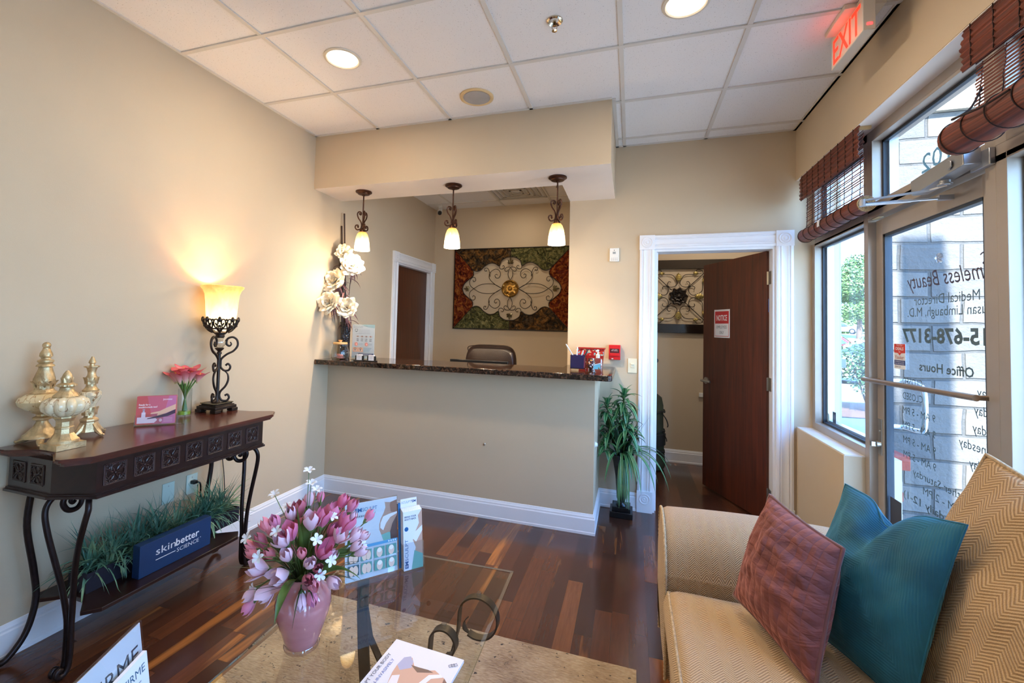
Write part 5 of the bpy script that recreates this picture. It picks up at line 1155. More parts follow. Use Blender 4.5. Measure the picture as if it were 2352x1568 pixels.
def acanthus(mb, c, z, r, h, n_=8, out=0.012):
    for k in range(n_):
        a = 2 * pi * k / n_; rd = Vector((cos(a), sin(a), 0)); tn = Vector((-sin(a), cos(a), 0)); vs = []; N = 5
        for i in range(N + 1):
            u = i / N; w_ = r * 0.42 * (1 - 0.75 * u ** 2.5) * (1 + 0.15 * cos(6 * pi * u)); o_ = r + 0.002 + out * u ** 2.2; p = Vector((c[0], c[1], z + h * u * (1 - 0.08 * u)))
            vs += [p + rd * (o_ - 0.002) + tn * w_, p + rd * (o_ + 0.003), p + rd * (o_ - 0.002) - tn * w_]
        mb.add(vs, [(3 * i + j, 3 * i + j + 1, 3 * i + j + 4, 3 * i + j + 3) for i in range(N) for j in (0, 1)])
        mb.add([v + (Vector((c[0], c[1], v.z)) - v).normalized() * 0.003 for v in vs], [(3 * i + j + 3, 3 * i + j + 4, 3 * i + j + 1, 3 * i + j) for i in range(N) for j in (0, 1)])
def feet(mb, c, n_, r0, r1, z1, a0=0.0):
    for k in range(n_):
        a = a0 + 2 * pi * k / n_; d = Vector((cos(a), sin(a), 0)); o = Vector((c[0], c[1], 0))
        mb.tube([o + d * r0 * 0.7 + Vector((0, 0, z1)), o + d * (r0 + 0.3 * (r1 - r0)) + Vector((0, 0, z1 * 0.5 + TZ * 0.5)), o + d * r1 * 0.9 + Vector((0, 0, TZ + 0.010)), o + d * r1 + Vector((0, 0, TZ + 0.007)), o + d * (r1 + 0.007) + Vector((0, 0, TZ + 0.011))], [0.015, 0.012, 0.008, 0.0065, 0.003], 8)
f1 = (0.090, -2.015); t = thing('decorative_finial', 'tallest antique gold finial with an amber marble bulb, at the back against the wall', 'finial', (*f1, TZ), group='three antique finials')
mb = MB().lathe([(0.045, TZ + 0.028), (0.062, TZ + 0.030), (0.060, TZ + 0.040), (0.050, TZ + 0.048), (0.044, TZ + 0.056), (0.030, TZ + 0.072), (0.020, TZ + 0.092), (0.019, TZ + 0.098)], (*f1, 0), 36, mod=lambda a, z, r: r * (1 + 0.05 * sin(18 * a) * (z < TZ + 0.05))); feet(mb, f1, 3, 0.05, 0.088, TZ + 0.035, R(-150)); mb.build('footed_base', AG, t)
MB().lathe([(0.019, TZ + 0.098), (0.031, TZ + 0.104), (0.032, TZ + 0.112), (0.021, TZ + 0.118), (0.020, TZ + 0.126), (0.036, TZ + 0.134), (0.038, TZ + 0.140)], (*f1, 0), 36).build('stem', AG, t)
MB().lathe([(0.038, TZ + 0.138), (0.062, TZ + 0.150), (0.080, TZ + 0.168), (0.084, TZ + 0.184), (0.076, TZ + 0.200), (0.055, TZ + 0.212), (0.036, TZ + 0.216)], (*f1, 0), 40).build('marble_bulb', MAR2, t)
mb = MB().lathe([(0.044, TZ + 0.212), (0.046, TZ + 0.217), (0.034, TZ + 0.226), (0.030, TZ + 0.236), (0.031, TZ + 0.240)], (*f1, 0), 32)
mb.lathe([(0.026, TZ + 0.24), (0.036, TZ + 0.255), (0.034, TZ + 0.275), (0.028, TZ + 0.295), (0.022, TZ + 0.318), (0.020, TZ + 0.328)], (*f1, 0), 48, mod=fluting(7, 0.16, 40)); acanthus(mb, f1, TZ + 0.238, 0.030, 0.032, 7)
mb.lathe([(0.021, TZ + 0.325), (0.031, TZ + 0.329), (0.029, TZ + 0.335), (0.021, TZ + 0.341), (0.027, TZ + 0.348), (0.027, TZ + 0.354), (0.016, TZ + 0.360), (0.015, TZ + 0.364)], (*f1, 0), 32)
mb.lathe([(0.015, TZ + 0.364), (0.021, TZ + 0.372), (0.019, TZ + 0.384), (0.013, TZ + 0.398), (0.011, TZ + 0.404)], (*f1, 0), 40, mod=fluting(6, 0.22, 60)); mb.lathe([(0.013, TZ + 0.403), (0.013, TZ + 0.406), (0.010, TZ + 0.408)], (*f1, 0), 20); mb.ball((*f1, TZ + 0.418), 0.0145, 16, rings=10); mb.build('spire', AG, t)
f2 = (0.248, -2.022); t = thing('decorative_finial', 'shortest gold finial with a ribbed cream marble bulb, on a square foot in front', 'finial', (*f2, TZ), group='three antique finials')
mb = MB().box((f2[0] - 0.052, f2[1] - 0.052, TZ + 0.001), (f2[0] + 0.052, f2[1] + 0.052, TZ + 0.024), rz=R(0)); mb.lathe([(0.051, TZ + 0.024), (0.051, TZ + 0.031), (0.049, TZ + 0.036)], (*f2, 0), 36)
mb.lathe([(0.050, TZ + 0.036), (0.042, TZ + 0.045), (0.032, TZ + 0.062), (0.030, TZ + 0.080), (0.033, TZ + 0.083), (0.033, TZ + 0.087), (0.029, TZ + 0.090), (0.029, TZ + 0.110), (0.035, TZ + 0.122), (0.039, TZ + 0.126), (0.039, TZ + 0.132)], (*f2, 0), 8); mb.build('octagonal_base', AG, t, smooth=20)
MB().lathe([(0.032, TZ + 0.130), (0.055, TZ + 0.142), (0.072, TZ + 0.160), (0.076, TZ + 0.178), (0.070, TZ + 0.196), (0.052, TZ + 0.208), (0.036, TZ + 0.212)], (*f2, 0), 96, mod=fluting(12, 0.13)).build('marble_bulb', MAR, t)
mb = MB().lathe([(0.040, TZ + 0.208), (0.042, TZ + 0.214), (0.038, TZ + 0.220), (0.034, TZ + 0.226), (0.026, TZ + 0.232), (0.022, TZ + 0.245), (0.022, TZ + 0.250), (0.032, TZ + 0.256), (0.031, TZ + 0.262), (0.020, TZ + 0.268), (0.010, TZ + 0.272)], (*f2, 0), 48, mod=lambda a, z, r: r * (1 + 0.05 * sin(14 * a) * (z > TZ + 0.252 or z < TZ + 0.222)))
mb.lathe([(0.011, TZ + 0.270), (0.017, TZ + 0.282), (0.018, TZ + 0.292), (0.013, TZ + 0.306), (0.004, TZ + 0.319), (0, TZ + 0.320)], (*f2, 0), 32); acanthus(mb, f2, TZ + 0.27, 0.0145, 0.022, 6, 0.002); mb.build('spire', AG, t)
f3 = (0.112, -1.852); t = thing('decorative_finial', 'slim gold finial with twisted cream marble, right of the other two', 'finial', (*f3, TZ), group='three antique finials')
mb = MB(); feet(mb, f3, 4, 0.035, 0.074, TZ + 0.050, R(-80)); mb.lathe([(0.046, TZ + 0.022), (0.042, TZ + 0.040), (0.034, TZ + 0.058), (0.033, TZ + 0.064), (0.036, TZ + 0.070), (0.034, TZ + 0.076), (0.022, TZ + 0.084), (0.020, TZ + 0.092)], (*f3, 0), 8); mb.build('footed_base', AG, t, smooth=25)
mb = MB().lathe([(0.018, TZ + 0.092), (0.025, TZ + 0.10), (0.026, TZ + 0.115), (0.022, TZ + 0.130)], (*f3, 0), 24); acanthus(mb, f3, TZ + 0.094, 0.023, 0.040, 6, 0.006); mb.build('leaf_cup', AG, t)
MB().lathe([(0.016, TZ + 0.126), (0.021, TZ + 0.140), (0.034, TZ + 0.168), (0.040, TZ + 0.186), (0.036, TZ + 0.200), (0.024, TZ + 0.206)], (*f3, 0), 72, mod=fluting(7, 0.14, 55)).build('marble_twist', MAR, t)
mb = MB().lathe([(0.030, TZ + 0.203), (0.031, TZ + 0.209), (0.024, TZ + 0.216), (0.019, TZ + 0.226), (0.018, TZ + 0.236), (0.023, TZ + 0.250), (0.022, TZ + 0.266), (0.016, TZ + 0.276), (0.015, TZ + 0.290)], (*f3, 0), 32); acanthus(mb, f3, TZ + 0.236, 0.019, 0.034, 6, 0.007)
mb.lathe([(0.015, TZ + 0.290), (0.016, TZ + 0.298), (0.019, TZ + 0.310), (0.028, TZ + 0.314), (0.028, TZ + 0.318), (0.010, TZ + 0.320), (0.009, TZ + 0.328), (0.014, TZ + 0.333), (0.013, TZ + 0.340), (0.004, TZ + 0.362), (0, TZ + 0.363)], (*f3, 0), 32, mod=lambda a, z, r: r * (1 + 0.06 * sin(9 * a) * (TZ + 0.292 < z < TZ + 0.319))); mb.build('spire', AG, t)
# ---- brochure holder
bx, by = 0.205, -1.49
hx_ = Vector((0.995, -0.10, 0)).normalized(); hx_ = Vector((0.72, 0.69, 0)).normalized() * 0.84
# holder faces the room diagonally; width axis hx_, normal hn
hn = hx_.cross(Vector((0, 0, 1))).normalized(); up_ = (Vector((0, 0, 1)) - hn * 0.16).normalized()
B0 = Vector((0.120, -1.655, TZ))
t = thing('brochure_holder', 'clear acrylic brochure holder on the console table, left of the calla lilies', 'brochure holder', B0 + hx_ * 0.1)
def slab(mb, o, x, y, w, h, th, m=0, lift=0.0):
    c = o + hx_ * (x + w / 2) + up_ * (y + h / 2) - hn * (lift + th / 2); mb.obox(c, hx_ * w / 2, up_ * h / 2, hn * th / 2, m)
mb = MB(); slab(mb, B0, -0.004, 0.003, 0.208, 0.055, 0.002, lift=-0.003); slab(mb, B0, -0.004, 0.003, 0.208, 0.13, 0.002, lift=0.032)
for x in (-0.0045, 0.2025): slab(mb, B0, x, 0.003, 0.002, 0.05, 0.033, lift=-0.002)
mb.obox(B0 + hx_ * 0.1 - hn * 0.015 + Vector((0, 0, 0.002)), hx_ * 0.104, hn * 0.02, Vector((0, 0, 0.0015))); mb.obox(B0 + hx_ * 0.228 - hn * 0.01 + Vector((0, 0, 0.022)), hx_ * 0.02, hn * 0.012, Vector((0, 0, 0.02)))
mb.build('acrylic', ACR, t, smooth=0)
PKC = M('pink_brochure', lin((196, 84, 92)), rough=0.4, var=0.05)
for k in range(6):
    lb = 'front pink brochure with a pointing hand in the acrylic holder on the console' if k == 0 else 'pink brochure behind the front one in the acrylic holder'
    q = thing('pink_brochure', lb, 'brochure', B0 + hx_ * 0.1 - hn * (0.002 + 0.005 * k), group=None if k == 0 else 'pink brochures behind the front one')
    mb = MB(); slab(mb, B0 + Vector((0, 0, 0.004)), 0.0, 0.004, 0.198, 0.140 - 0.0015 * (k % 3), 0.0035, lift=0.0005 + 0.005 * k); mb.build('cover', PKC if k else M('salmon_brochure', lin((214, 112, 116)), rough=0.4, var=0.04), q, smooth=0)
    if k == 0:
        pr = Print(B0 + Vector((0, 0, 0.004)) + up_ * 0.004, hx_, up_, 0.0002, (0.84, 1.0))
        pr.rect(0, 0, 0.198, 0.140, (208, 104, 122)).poly([(0, 0.140), (0, 0), (0.09, 0), (0.05, 0.14)], (206, 92, 92)).poly([(0.13, 0), (0.198, 0), (0.198, 0.14), (0.16, 0.14)], (206, 118, 158)).rect(0.008, 0.006, 0.085, 0.030, (240, 214, 222)).poly([(0.093, 0.006), (0.108, 0.020), (0.093, 0.036)], (240, 214, 222))
        pr.text('jeuveau', 0.130, 0.118, 0.046, 0.011, (250, 240, 244)).text('Ready for a', 0.012, 0.094, 0.056, 0.009, (250, 240, 240), bold=0.02).text('modern-made tox?', 0.012, 0.082, 0.092, 0.009, (250, 240, 240), bold=0.02)
        pr.poly([(0.198, 0.096), (0.150, 0.078), (0.118, 0.064), (0.074, 0.056), (0.072, 0.051), (0.110, 0.052), (0.105, 0.044), (0.112, 0.036), (0.128, 0.046), (0.150, 0.052), (0.198, 0.070)], (236, 188, 158)).poly([(0.198, 0.070), (0.150, 0.050), (0.060, 0.030), (0.056, 0.026), (0.11, 0.030), (0.16, 0.036), (0.198, 0.050)], (74, 46, 70))
        pr.rect(0.028, 0.036, 0.020, 0.024, (236, 216, 226)).rect(0.033, 0.060, 0.010, 0.008, (200, 190, 206)).rect(0.032, 0.070, 0.012, 0.006, (176, 168, 190)).ell(0.125, 0.018, 0.008, 0.008, (232, 190, 200))
        for j in range(4): pr.rect(0.14, 0.028 - 0.006 * j, 0.045, 0.0015, (236, 196, 210))
        pr.build('print', q)
# ---- calla lilies
lv = (0.100, -1.378)
o = MB().lathe([(0.0, TZ + 0.001), (0.031, TZ + 0.001), (0.0335, TZ + 0.004), (0.0345, TZ + 0.155), (0.0325, TZ + 0.155), (0.0315, TZ + 0.012), (0.0, TZ + 0.010)], (*lv, 0), 36, cap=False).build('glass_vase', GL); tag(o, 'clear glass cylinder vase of calla lilies on the console table', 'vase')
o = MB().lathe([(0.0, TZ + 0.0125), (0.030, TZ + 0.0125), (0.030, TZ + 0.030), (0.0, TZ + 0.031)], (*lv, 0), 24).build('green_gel', M('green_gel', lin((150, 176, 60)), rough=0.2, var=0.3)); tag(o, 'green gel in the bottom of the calla lily vase', 'vase filler', kind='stuff')
m, n, l, b = _new('calla_pink'); u = n.new('ShaderNodeUVMap'); s = n.new('ShaderNodeSeparateXYZ'); l.new(u.outputs[0], s.inputs[0])
l.new(ramp(n, l, s.outputs[1], [(0.0, lin((196, 190, 120))), (0.25, lin((236, 178, 168))), (0.7, lin((232, 128, 128))), (1.0, lin((222, 84, 96)))]), b.inputs['Base Color']); b.inputs['Roughness'].default_value = 0.4; CAL = m
CST = M('calla_stem', lin((92, 128, 52)), rough=0.4, var=0.2)
lil = [(-0.072, 0.0, 0.238, 'leftmost'), (-0.045, -0.03, 0.245, 'left front'), (-0.050, 0.03, 0.258, 'left rear'), (-0.020, -0.045, 0.240, 'front left of centre'), (-0.015, 0.0, 0.272, 'tallest central'), (-0.022, 0.045, 0.262, 'rear left of centre'), (0.012, -0.042, 0.245, 'front centre'), (0.018, 0.035, 0.268, 'rear right of centre'), (0.040, -0.03, 0.248, 'right front'), (0.048, 0.02, 0.256, 'right rear'), (0.078, -0.005, 0.240, 'rightmost drooping')]
for k, (dx, dy, dz, wd_) in enumerate(lil):
    ex = Vector((0.87, 0.5, 0)); ey = Vector((-0.5, 0.87, 0)); hd = Vector((lv[0], lv[1], TZ + dz)) + ex * dx * 0.95 + ey * dy * 0.9
    hd.x = max(hd.x, 0.045)
    t = thing('calla_lily', 'pink calla lily, the %s bloom in the glass vase' % wd_, 'calla lily', (lv[0] + 0.012 * cos(k), lv[1] + 0.012 * sin(k), TZ + 0.03), group='calla lilies on the console table')
    b0 = Vector((lv[0] - dx * 0.22, lv[1] - dy * 0.22, TZ + 0.033)); md = Vector((lv[0] + dx * 0.1, lv[1] + dy * 0.1, TZ + 0.12))
    MB().tube(bez([b0, md, hd - (hd - md).normalized() * 0.045], 6), 0.0035, 8).build('stem', CST, t)
    ax = ((hd - md).normalized() + Vector((0, 0, 0.8))).normalized(); rd = Vector((hd.x - lv[0], hd.y - lv[1], 0)); rd = rd.normalized() if rd.length > 0.01 else Vector((0.3, -0.9, 0)).normalized()
    s1 = ax.cross(rd).normalized(); s2 = s1.cross(ax).normalized()
    def cf(u, v, hd=hd, ax=ax, s1=s1, s2=s2, k=k):
        a = 2 * pi * u; r_ = 0.005 + 0.031 * v ** 1.5; tip = max(0, cos(a)) ** 3; z_ = -0.058 + 0.070 * v + 0.012 * v * v * tip - 0.014 * v ** 4 * (1 - tip)
        r2 = r_ * (1 + 0.28 * tip * v ** 3)
        return hd + ax * z_ + s2 * (r2 * cos(a)) + s1 * (r_ * sin(a))
    bl = MB().grid(cf, 20, 8, uvf=lambda u, v: (u, v)).build('bloom', CAL, t, smooth=80)
    MB().tube([hd - ax * 0.03, hd + ax * 0.004], [0.0035, 0.002], 8).build('spadix', M('spadix_yellow', lin((230, 190, 80)), rough=0.6), t)
# ---- table lamp
lx, ly = 0.128, -1.195
t = thing('table_lamp', 'lit iron scroll table lamp with amber glass bowl shade, far end of the console', 'lamp', (lx, ly, TZ))
DB = M('dark_bronze_lamp', lin((50, 38, 32)), rough=0.36, metal=0.5, var=0.35, vscale=50)
mb = MB()
for sx_ in (-1, 1):
    for sy_ in (-1, 1): mb.box((lx + sx_ * 0.055 - 0.02, ly + sy_ * 0.055 - 0.02, TZ + 0.001), (lx + sx_ * 0.055 + 0.02, ly + sy_ * 0.055 + 0.02, TZ + 0.018))
mb.box((lx - 0.070, ly - 0.070, TZ + 0.018), (lx + 0.070, ly + 0.070, TZ + 0.034)).box((lx - 0.062, ly - 0.062, TZ + 0.034), (lx + 0.062, ly + 0.062, TZ + 0.040)).box((lx - 0.054, ly - 0.054, TZ + 0.040), (lx + 0.054, ly + 0.054, TZ + 0.050)); mb.build('base', DB, t, bev=0.002)
mb = MB()
for k in range(15):
    for q in ((-0.056 + 0.008 * k, -0.056), (-0.056 + 0.008 * k, 0.056), (-0.056, -0.056 + 0.008 * k), (0.056, -0.056 + 0.008 * k)): mb.ball((lx + q[0], ly + q[1], TZ + 0.049), 0.0032, 6, rings=4)
mb.build('beaded_edge', M('antique_brass', lin((120, 92, 56)), rough=0.3, metal=0.8, var=0.3), t)
MB().lathe([(0.016, TZ + 0.050), (0.010, TZ + 0.062), (0.0085, TZ + 0.07), (0.0085, TZ + 0.315), (0.013, TZ + 0.318), (0.013, TZ + 0.326), (0.009, TZ + 0.332), (0.022, TZ + 0.345), (0.024, TZ + 0.352)], (lx, ly, 0), 20).build('post', DB, t)
for a in (R(168), R(292), R(48)):
    d = Vector((cos(a), sin(a), 0)); o = Vector((lx, ly, TZ)); mb = MB()
    def P(p): return o + d * p[0] + Vector((0, 0, p[1]))
    c = [(0.052, 0.385), (0.058, 0.372), (0.048, 0.362), (0.034, 0.374), (0.038, 0.402), (0.064, 0.412), (0.086, 0.396), (0.090, 0.364), (0.070, 0.334), (0.036, 0.314), (0.010, 0.286), (0.008, 0.250), (0.026, 0.226), (0.050, 0.226), (0.058, 0.246), (0.046, 0.262), (0.034, 0.252)]
    c2 = [(0.030, 0.222), (0.046, 0.204), (0.050, 0.172), (0.038, 0.138), (0.014, 0.108), (0.010, 0.082), (0.022, 0.060), (0.046, 0.056), (0.058, 0.072), (0.050, 0.090), (0.036, 0.084)]
    for cc in (c, c2):
        pts = bez([Vector(q) for q in cc], 6); mb.tube([P((q.x if q.x > 0.009 else 0.009, q.y)) for q in pts], [0.003 + 0.0028 * min(1, i / 14) for i in range(len(pts))], 8, up=d.cross(Vector((0, 0, 1))))
    for i_ in range(len(mb.v)): mb.v[i_] = (max(0.006, mb.v[i_][0]), mb.v[i_][1], mb.v[i_][2])
    mb.build('scroll', DB, t, smooth=70)
MB().ball((lx, ly, TZ + 0.382), 0.032, 24, rings=16).build('crystal_ball', M_glass('crystal', (0.90, 0.90, 0.88), 3.0, 0.0, 0.05), t)
MB().lathe([(0.020, TZ + 0.408), (0.024, TZ + 0.414), (0.022, TZ + 0.424), (0.030, TZ + 0.430), (0.030, TZ + 0.436), (0.010, TZ + 0.440)], (lx, ly, 0), 28).build('collar', DB, t)
# filigree cup: scrolled tubes on a bowl surface
mb = MB(); prof = lambda v: 0.030 + 0.058 * (1 - (1 - v) ** 2) ** 0.6
def BW(a, v): 
    r_ = prof(v); return Vector((lx + r_ * cos(a), ly + r_ * sin(a), TZ + 0.436 + 0.078 * v))
for k in range(8):
    a0 = 2 * pi * k / 8
    for s_ in (1, -1):
        mb.tube([BW(a0 + s_ * 0.36 * q[0], q[1]) for q in bez([Vector(p) for p in ((0, 0.02), (0.5, 0.25), (0.95, 0.55), (0.85, 0.9), (0.4, 0.95), (0.25, 0.7), (0.5, 0.55), (0.65, 0.72))], 4)], 0.0042, 6)
        mb.tube([BW(a0 + s_ * 0.36 * q[0], q[1]) for q in bez([Vector(p) for p in ((0, 0.15), (0.35, 0.3), (0.45, 0.45), (0.2, 0.5), (0.15, 0.36))], 4)], 0.0036, 6)
    mb.ball(BW(a0, 0.95), (0.009, 0.009, 0.016), 8, rings=6); mb.ball(BW(a0, 0.5), 0.007, 8, rings=6); mb.ball(BW(a0 + pi / 8, 0.93), 0.006, 8, rings=6)
for v_ in (0.0, 0.3): mb.tube([BW(2 * pi * i / 40, v_) for i in range(40)], 0.0045, 6, closed=True)
mb.build('filigree_cup', DB, t, smooth=70)
LSH = mat_shade('amber_alabaster', 0.0, 0.30, (1, 0.80, 0.46), 2.6, 0.25)
mb = MB().lathe([(0.020, TZ + 0.447), (0.055, TZ + 0.460), (0.070, TZ + 0.490), (0.078, TZ + 0.540), (0.083, TZ + 0.610), (0.088, TZ + 0.650), (0.098, TZ + 0.674), (0.111, TZ + 0.690), (0.110, TZ + 0.696), (0.104, TZ + 0.698), (0.094, TZ + 0.680), (0.084, TZ + 0.652), (0.079, TZ + 0.61), (0.074, TZ + 0.54), (0.066, TZ + 0.492), (0.052, TZ + 0.465), (0.018, TZ + 0.452)], (lx + 0.003, ly, 0), 48, cap=False)
sh_ = mb.build('glass_shade', LSH, t, smooth=60)
for v_ in sh_.data.vertices: v_.co.z -= 0.447
sh_.location.z = 0.447
t.scale = (1.05, 1.05, 1.075)
light('POINT', 'table_lamp_bulb', (lx, ly, TZ + 0.645), 7.0, (1.0, 0.74, 0.40), 0.02)
light('SPOT', 'table_lamp_uplight', (lx, ly, TZ + 0.605), 9.0, (1.0, 0.80, 0.52), 0.02, (R(180), 0, 0), R(60))
o = MB().tube(bez([Vector(p) for p in ((0.08, -1.12, TZ + 0.012), (0.025, -1.06, TZ + 0.008), (0.012, -1.035, 0.84), (0.012, -1.04, 0.62), (0.014, -1.015, 0.42), (0.016, -1.01, 0.26), (0.02, -1.06, 0.235), (0.02, -1.14, 0.26), (0.025, -1.20, 0.36), (0.03, -1.215, 0.450))], 8), 0.0028, 6).build('lamp_cord', BLACKP); tag(o, 'thin dark lamp cord hanging behind the console table to the outlet', 'cord')
# wall outlets
for k, (y, z, lb) in enumerate(((-1.375, 0.452, 'blank pale wall plate behind the grass, left of the plugged outlet'), (-1.232, 0.458, 'pale wall outlet with the lamp cord plugged in'))):
    t = thing('wall_plate', lb, 'wall plate', (0, y, z))
    MB().box((0.0005, y - 0.035, z - 0.057), (0.006, y + 0.035, z + 0.057)).build('plate', M('pale_green_plate', lin((200, 212, 198)), rough=0.4, var=0.02), t, bev=0.0015)
    MB().tube([(0.006, y, z + 0.038), (0.0068, y, z + 0.038)], 0.003, 8).build('screw', STEEL, t)
t = thing('power_plug', 'black plug of the lamp cord in the wall outlet', 'plug', (0.03, -1.23, 0.47))
MB().obox((0.022, -1.232, 0.470), (0.015, 0, 0), (0, 0.013, 0), (0, 0, 0.010)).build('plug_body', BLACKP, t, bev=0.003)
MB().tube(bez([Vector(p) for p in ((0.036, -1.232, 0.470), (0.052, -1.222, 0.468), (0.055, -1.215, 0.44), (0.05, -1.21, 0.36))], 6), 0.0045, 8).build('strain_relief', BLACKP, t)
# ---- planter boxes with grass on the lower shelf, navy sign in front
NV = M('navy_box', lin((26, 28, 44)), rough=0.5, var=0.1); SOIL = M('dark_soil', lin((24, 20, 18)), rough=0.95, var=0.4, vscale=60)
m, n, l, b = _new('silk_grass'); v = coords(n, l); l.new(ramp(n, l, noise_n(n, l, v, 9, 3), [(0.3, lin((42, 88, 78))), (0.55, lin((96, 144, 120))), (0.75, lin((150, 172, 122)))]), b.inputs['Base Color']); b.inputs['Roughness'].default_value = 0.4; GRS = m
def planter(y0, y1, label, seed, n_t):
    rnd = random.Random(seed); x0, x1 = 0.115, 0.235; z0, z1 = SZ + 0.001, SZ + 0.085
    t = thing('planter_box', label, 'planter', ((x0 + x1) / 2, (y0 + y1) / 2, SZ))
    mb = MB()
    for lo, hi in (((x0, y0), (x1, y0 + 0.006)), ((x0, y1 - 0.006), (x1, y1)), ((x0, y0 + 0.006), (x0 + 0.006, y1 - 0.006)), ((x1 - 0.006, y0 + 0.006), (x1, y1 - 0.006))): mb.box((lo[0], lo[1], z0), (hi[0], hi[1], z1))
    mb.box((x0 + 0.006, y0 + 0.006, z0), (x1 - 0.006, y1 - 0.006, z0 + 0.01)); mb.build('box', NV, t, smooth=0)
    MB().box((x0 + 0.007, y0 + 0.007, z0 + 0.01), (x1 - 0.007, y1 - 0.007, z1 - 0.015)).build('soil', SOIL, t, smooth=0)
    for k in range(n_t):
        u = (k + 0.5) / n_t; cy = y0 + 0.03 + (y1 - y0 - 0.06) * u; cx = (x0 + x1) / 2 + (0.018 if k % 2 else -0.018); mb = MB()
        for j in range(52):
            a = rnd.uniform(0, 2 * pi); el = rnd.uniform(0.35, 1.5); L = rnd.uniform(0.12, 0.25)
            mb.leaf((cx + rnd.uniform(-.012, .012), cy + rnd.uniform(-.02, .02), z1 - 0.015), (cos(a) * cos(el) * 1.0, sin(a) * cos(el), sin(el)), (0, 0, 1), L, rnd.choice((0.005, 0.010, 0.013)), rnd.uniform(0.25, 1.25), 7, fold=0.25)
        for j in range(14):
            a = rnd.uniform(0, 2 * pi); mb.leaf((cx, cy, z1 - 0.01), (cos(a) * 0.5, sin(a) * 0.4, 1), (0, 0, 1), rnd.uniform(0.19, 0.27), 0.0032, rnd.uniform(0.1, 0.5), 7, fold=0.2)
        for i_ in range(len(mb.v)):
            p = mb.v[i_]; lim = 0.665
            xx = p[0] if p[0] > 0.012 else 0.012 + 0.05 * (0.012 - p[0]); zz = p[2]
            if zz < SZ + 0.004 and 0.03 < xx < 0.40: zz = SZ + 0.004
            if xx > 0.272 and -1.78 < p[1] < -1.34 and zz < SZ + 0.158: xx = 0.272
            yy = min(p[1], -1.395) if y1 < -1.39 else max(p[1], -1.390)
            mb.v[i_] = (xx, yy, zz)
        mb.build('grass_tuft', GRS, t, smooth=60)
planter(-1.90, -1.40, 'long dark planter box of artificial grass at the near end of the console shelf', 5, 8)
planter(-1.385, -1.10, 'dark planter box of artificial grass at the far end of the console shelf', 6, 5)
t = thing('blue_brand_sign', 'navy blue block sign reading skinbetter SCIENCE on the console shelf', 'sign', (0.32, -1.53, SZ))
NB = M('navy_sign', lin((18, 54, 98)), rough=0.5, var=0.04); sg0, sg1 = -1.745, -1.375
MB().box((0.285, sg0, SZ + 0.001), (0.330, sg1, SZ + 0.150)).build('block', NB, t, bev=0.001)
pr = Print((0.3305, sg0, SZ), (0, 1, 0), (0, 0, 1), 0.0003); wt = (226, 232, 240)
pr.text('skin', 0.075, 0.077, 0.098, 0.036, wt).text('better', 0.174, 0.077, 0.126, 0.036, wt, bold=0.018).rect(0.075, 0.053, 0.098, 0.0035, wt).text('SCIENCE', 0.180, 0.045, 0.120, 0.020, wt).ell(0.309, 0.064, 0.0022, 0.0022, wt)
pr.build('lettering', t)
# ================================================================ rug, coffee table and what stands on it
def mat_rug():
    m, n, l, b = _new('sisal_wool_rug'); v = coords(n, l, (1, 1, 1)); v2 = coords(n, l, (26, 90, 60)); v3 = coords(n, l, (9, 40, 9))
    f = noise_n(n, l, v, 5, 4); g = noise_n(n, l, v2, 1.6, 3, 0.6); h = noise_n(n, l, v3, 2.0, 2); s_ = noise_n(n, l, v, 48, 2, 0.5, 0.4)
    c = ramp(n, l, math_n(n, l, 'ADD', math_n(n, l, 'MULTIPLY', f, 0.55), math_n(n, l, 'MULTIPLY', g, 0.45)), [(0.34, lin((122, 98, 76))), (0.5, lin((166, 144, 118))), (0.66, lin((196, 178, 152)))])
    l.new(mix_n(n, l, ramp(n, l, s_, [(0.67, (0, 0, 0)), (0.72, (1, 1, 1))]), mix_n(n, l, math_n(n, l, 'MULTIPLY', h, 0.3), c, lin((104, 84, 68))), lin((44, 36, 32))), b.inputs['Base Color'])
    b.inputs['Roughness'].default_value = 0.98; b.inputs['Sheen Weight'].default_value = 0.2; bump(n, l, b, math_n(n, l, 'ADD', g, h), 0.9, 0.006); return m
def rug_f(u, v):
    x0, x1 = 0.945 - 0.01 * v, 2.52; return (x0 + (x1 - x0) * u, -1.225 - 2.9 * v, 0.012 + 0.0012 * noise.noise(Vector((u * 40, v * 70, 0))))
mb = MB().grid(lambda u, v: rug_f(u, 1 - v), 60, 90); mb.prism([(0.945, -1.225), (0.935, -4.125), (2.52, -4.125), (2.52, -1.225)], 0.001, 0.0118)
o = mb.build('area_rug', mat_rug(), smooth=60); tag(o, 'flecked beige wool rug under the glass coffee table', 'rug')
TG_ = 0.450
gl = thing('coffee_table', 'glass topped coffee table with scrolled flat iron legs on the beige rug', 'coffee table', (1.72, -2.1, 0))
TGL = M_glass('table_glass', (0.90, 0.92, 0.86), 1.7, 0.0, 0.0, 1.56)
m = bpy.data.materials.new('glass_edge'); m.use_nodes = True; n = m.node_tree.nodes; l = m.node_tree.links; n.clear()
o_ = n.new('ShaderNodeOutputMaterial'); tr = n.new('ShaderNodeBsdfTransparent'); tr.inputs[0].default_value = (0.35, 0.45, 0.36, 1); gg = n.new('ShaderNodeBsdfGlossy'); gg.inputs['Roughness'].default_value = 0.08; mx = n.new('ShaderNodeMixShader'); mx.inputs[0].default_value = 0.35; l.new(tr.outputs[0], mx.inputs[1]); l.new(gg.outputs[0], mx.inputs[2]); l.new(mx.outputs[0], o_.inputs[0]); EDGE = m
gp = [(1.368, -1.485), (2.041, -1.462), (2.085, -2.70), (1.41, -2.72)]
mb = MB(); n_ = 4; t_ = 0.010
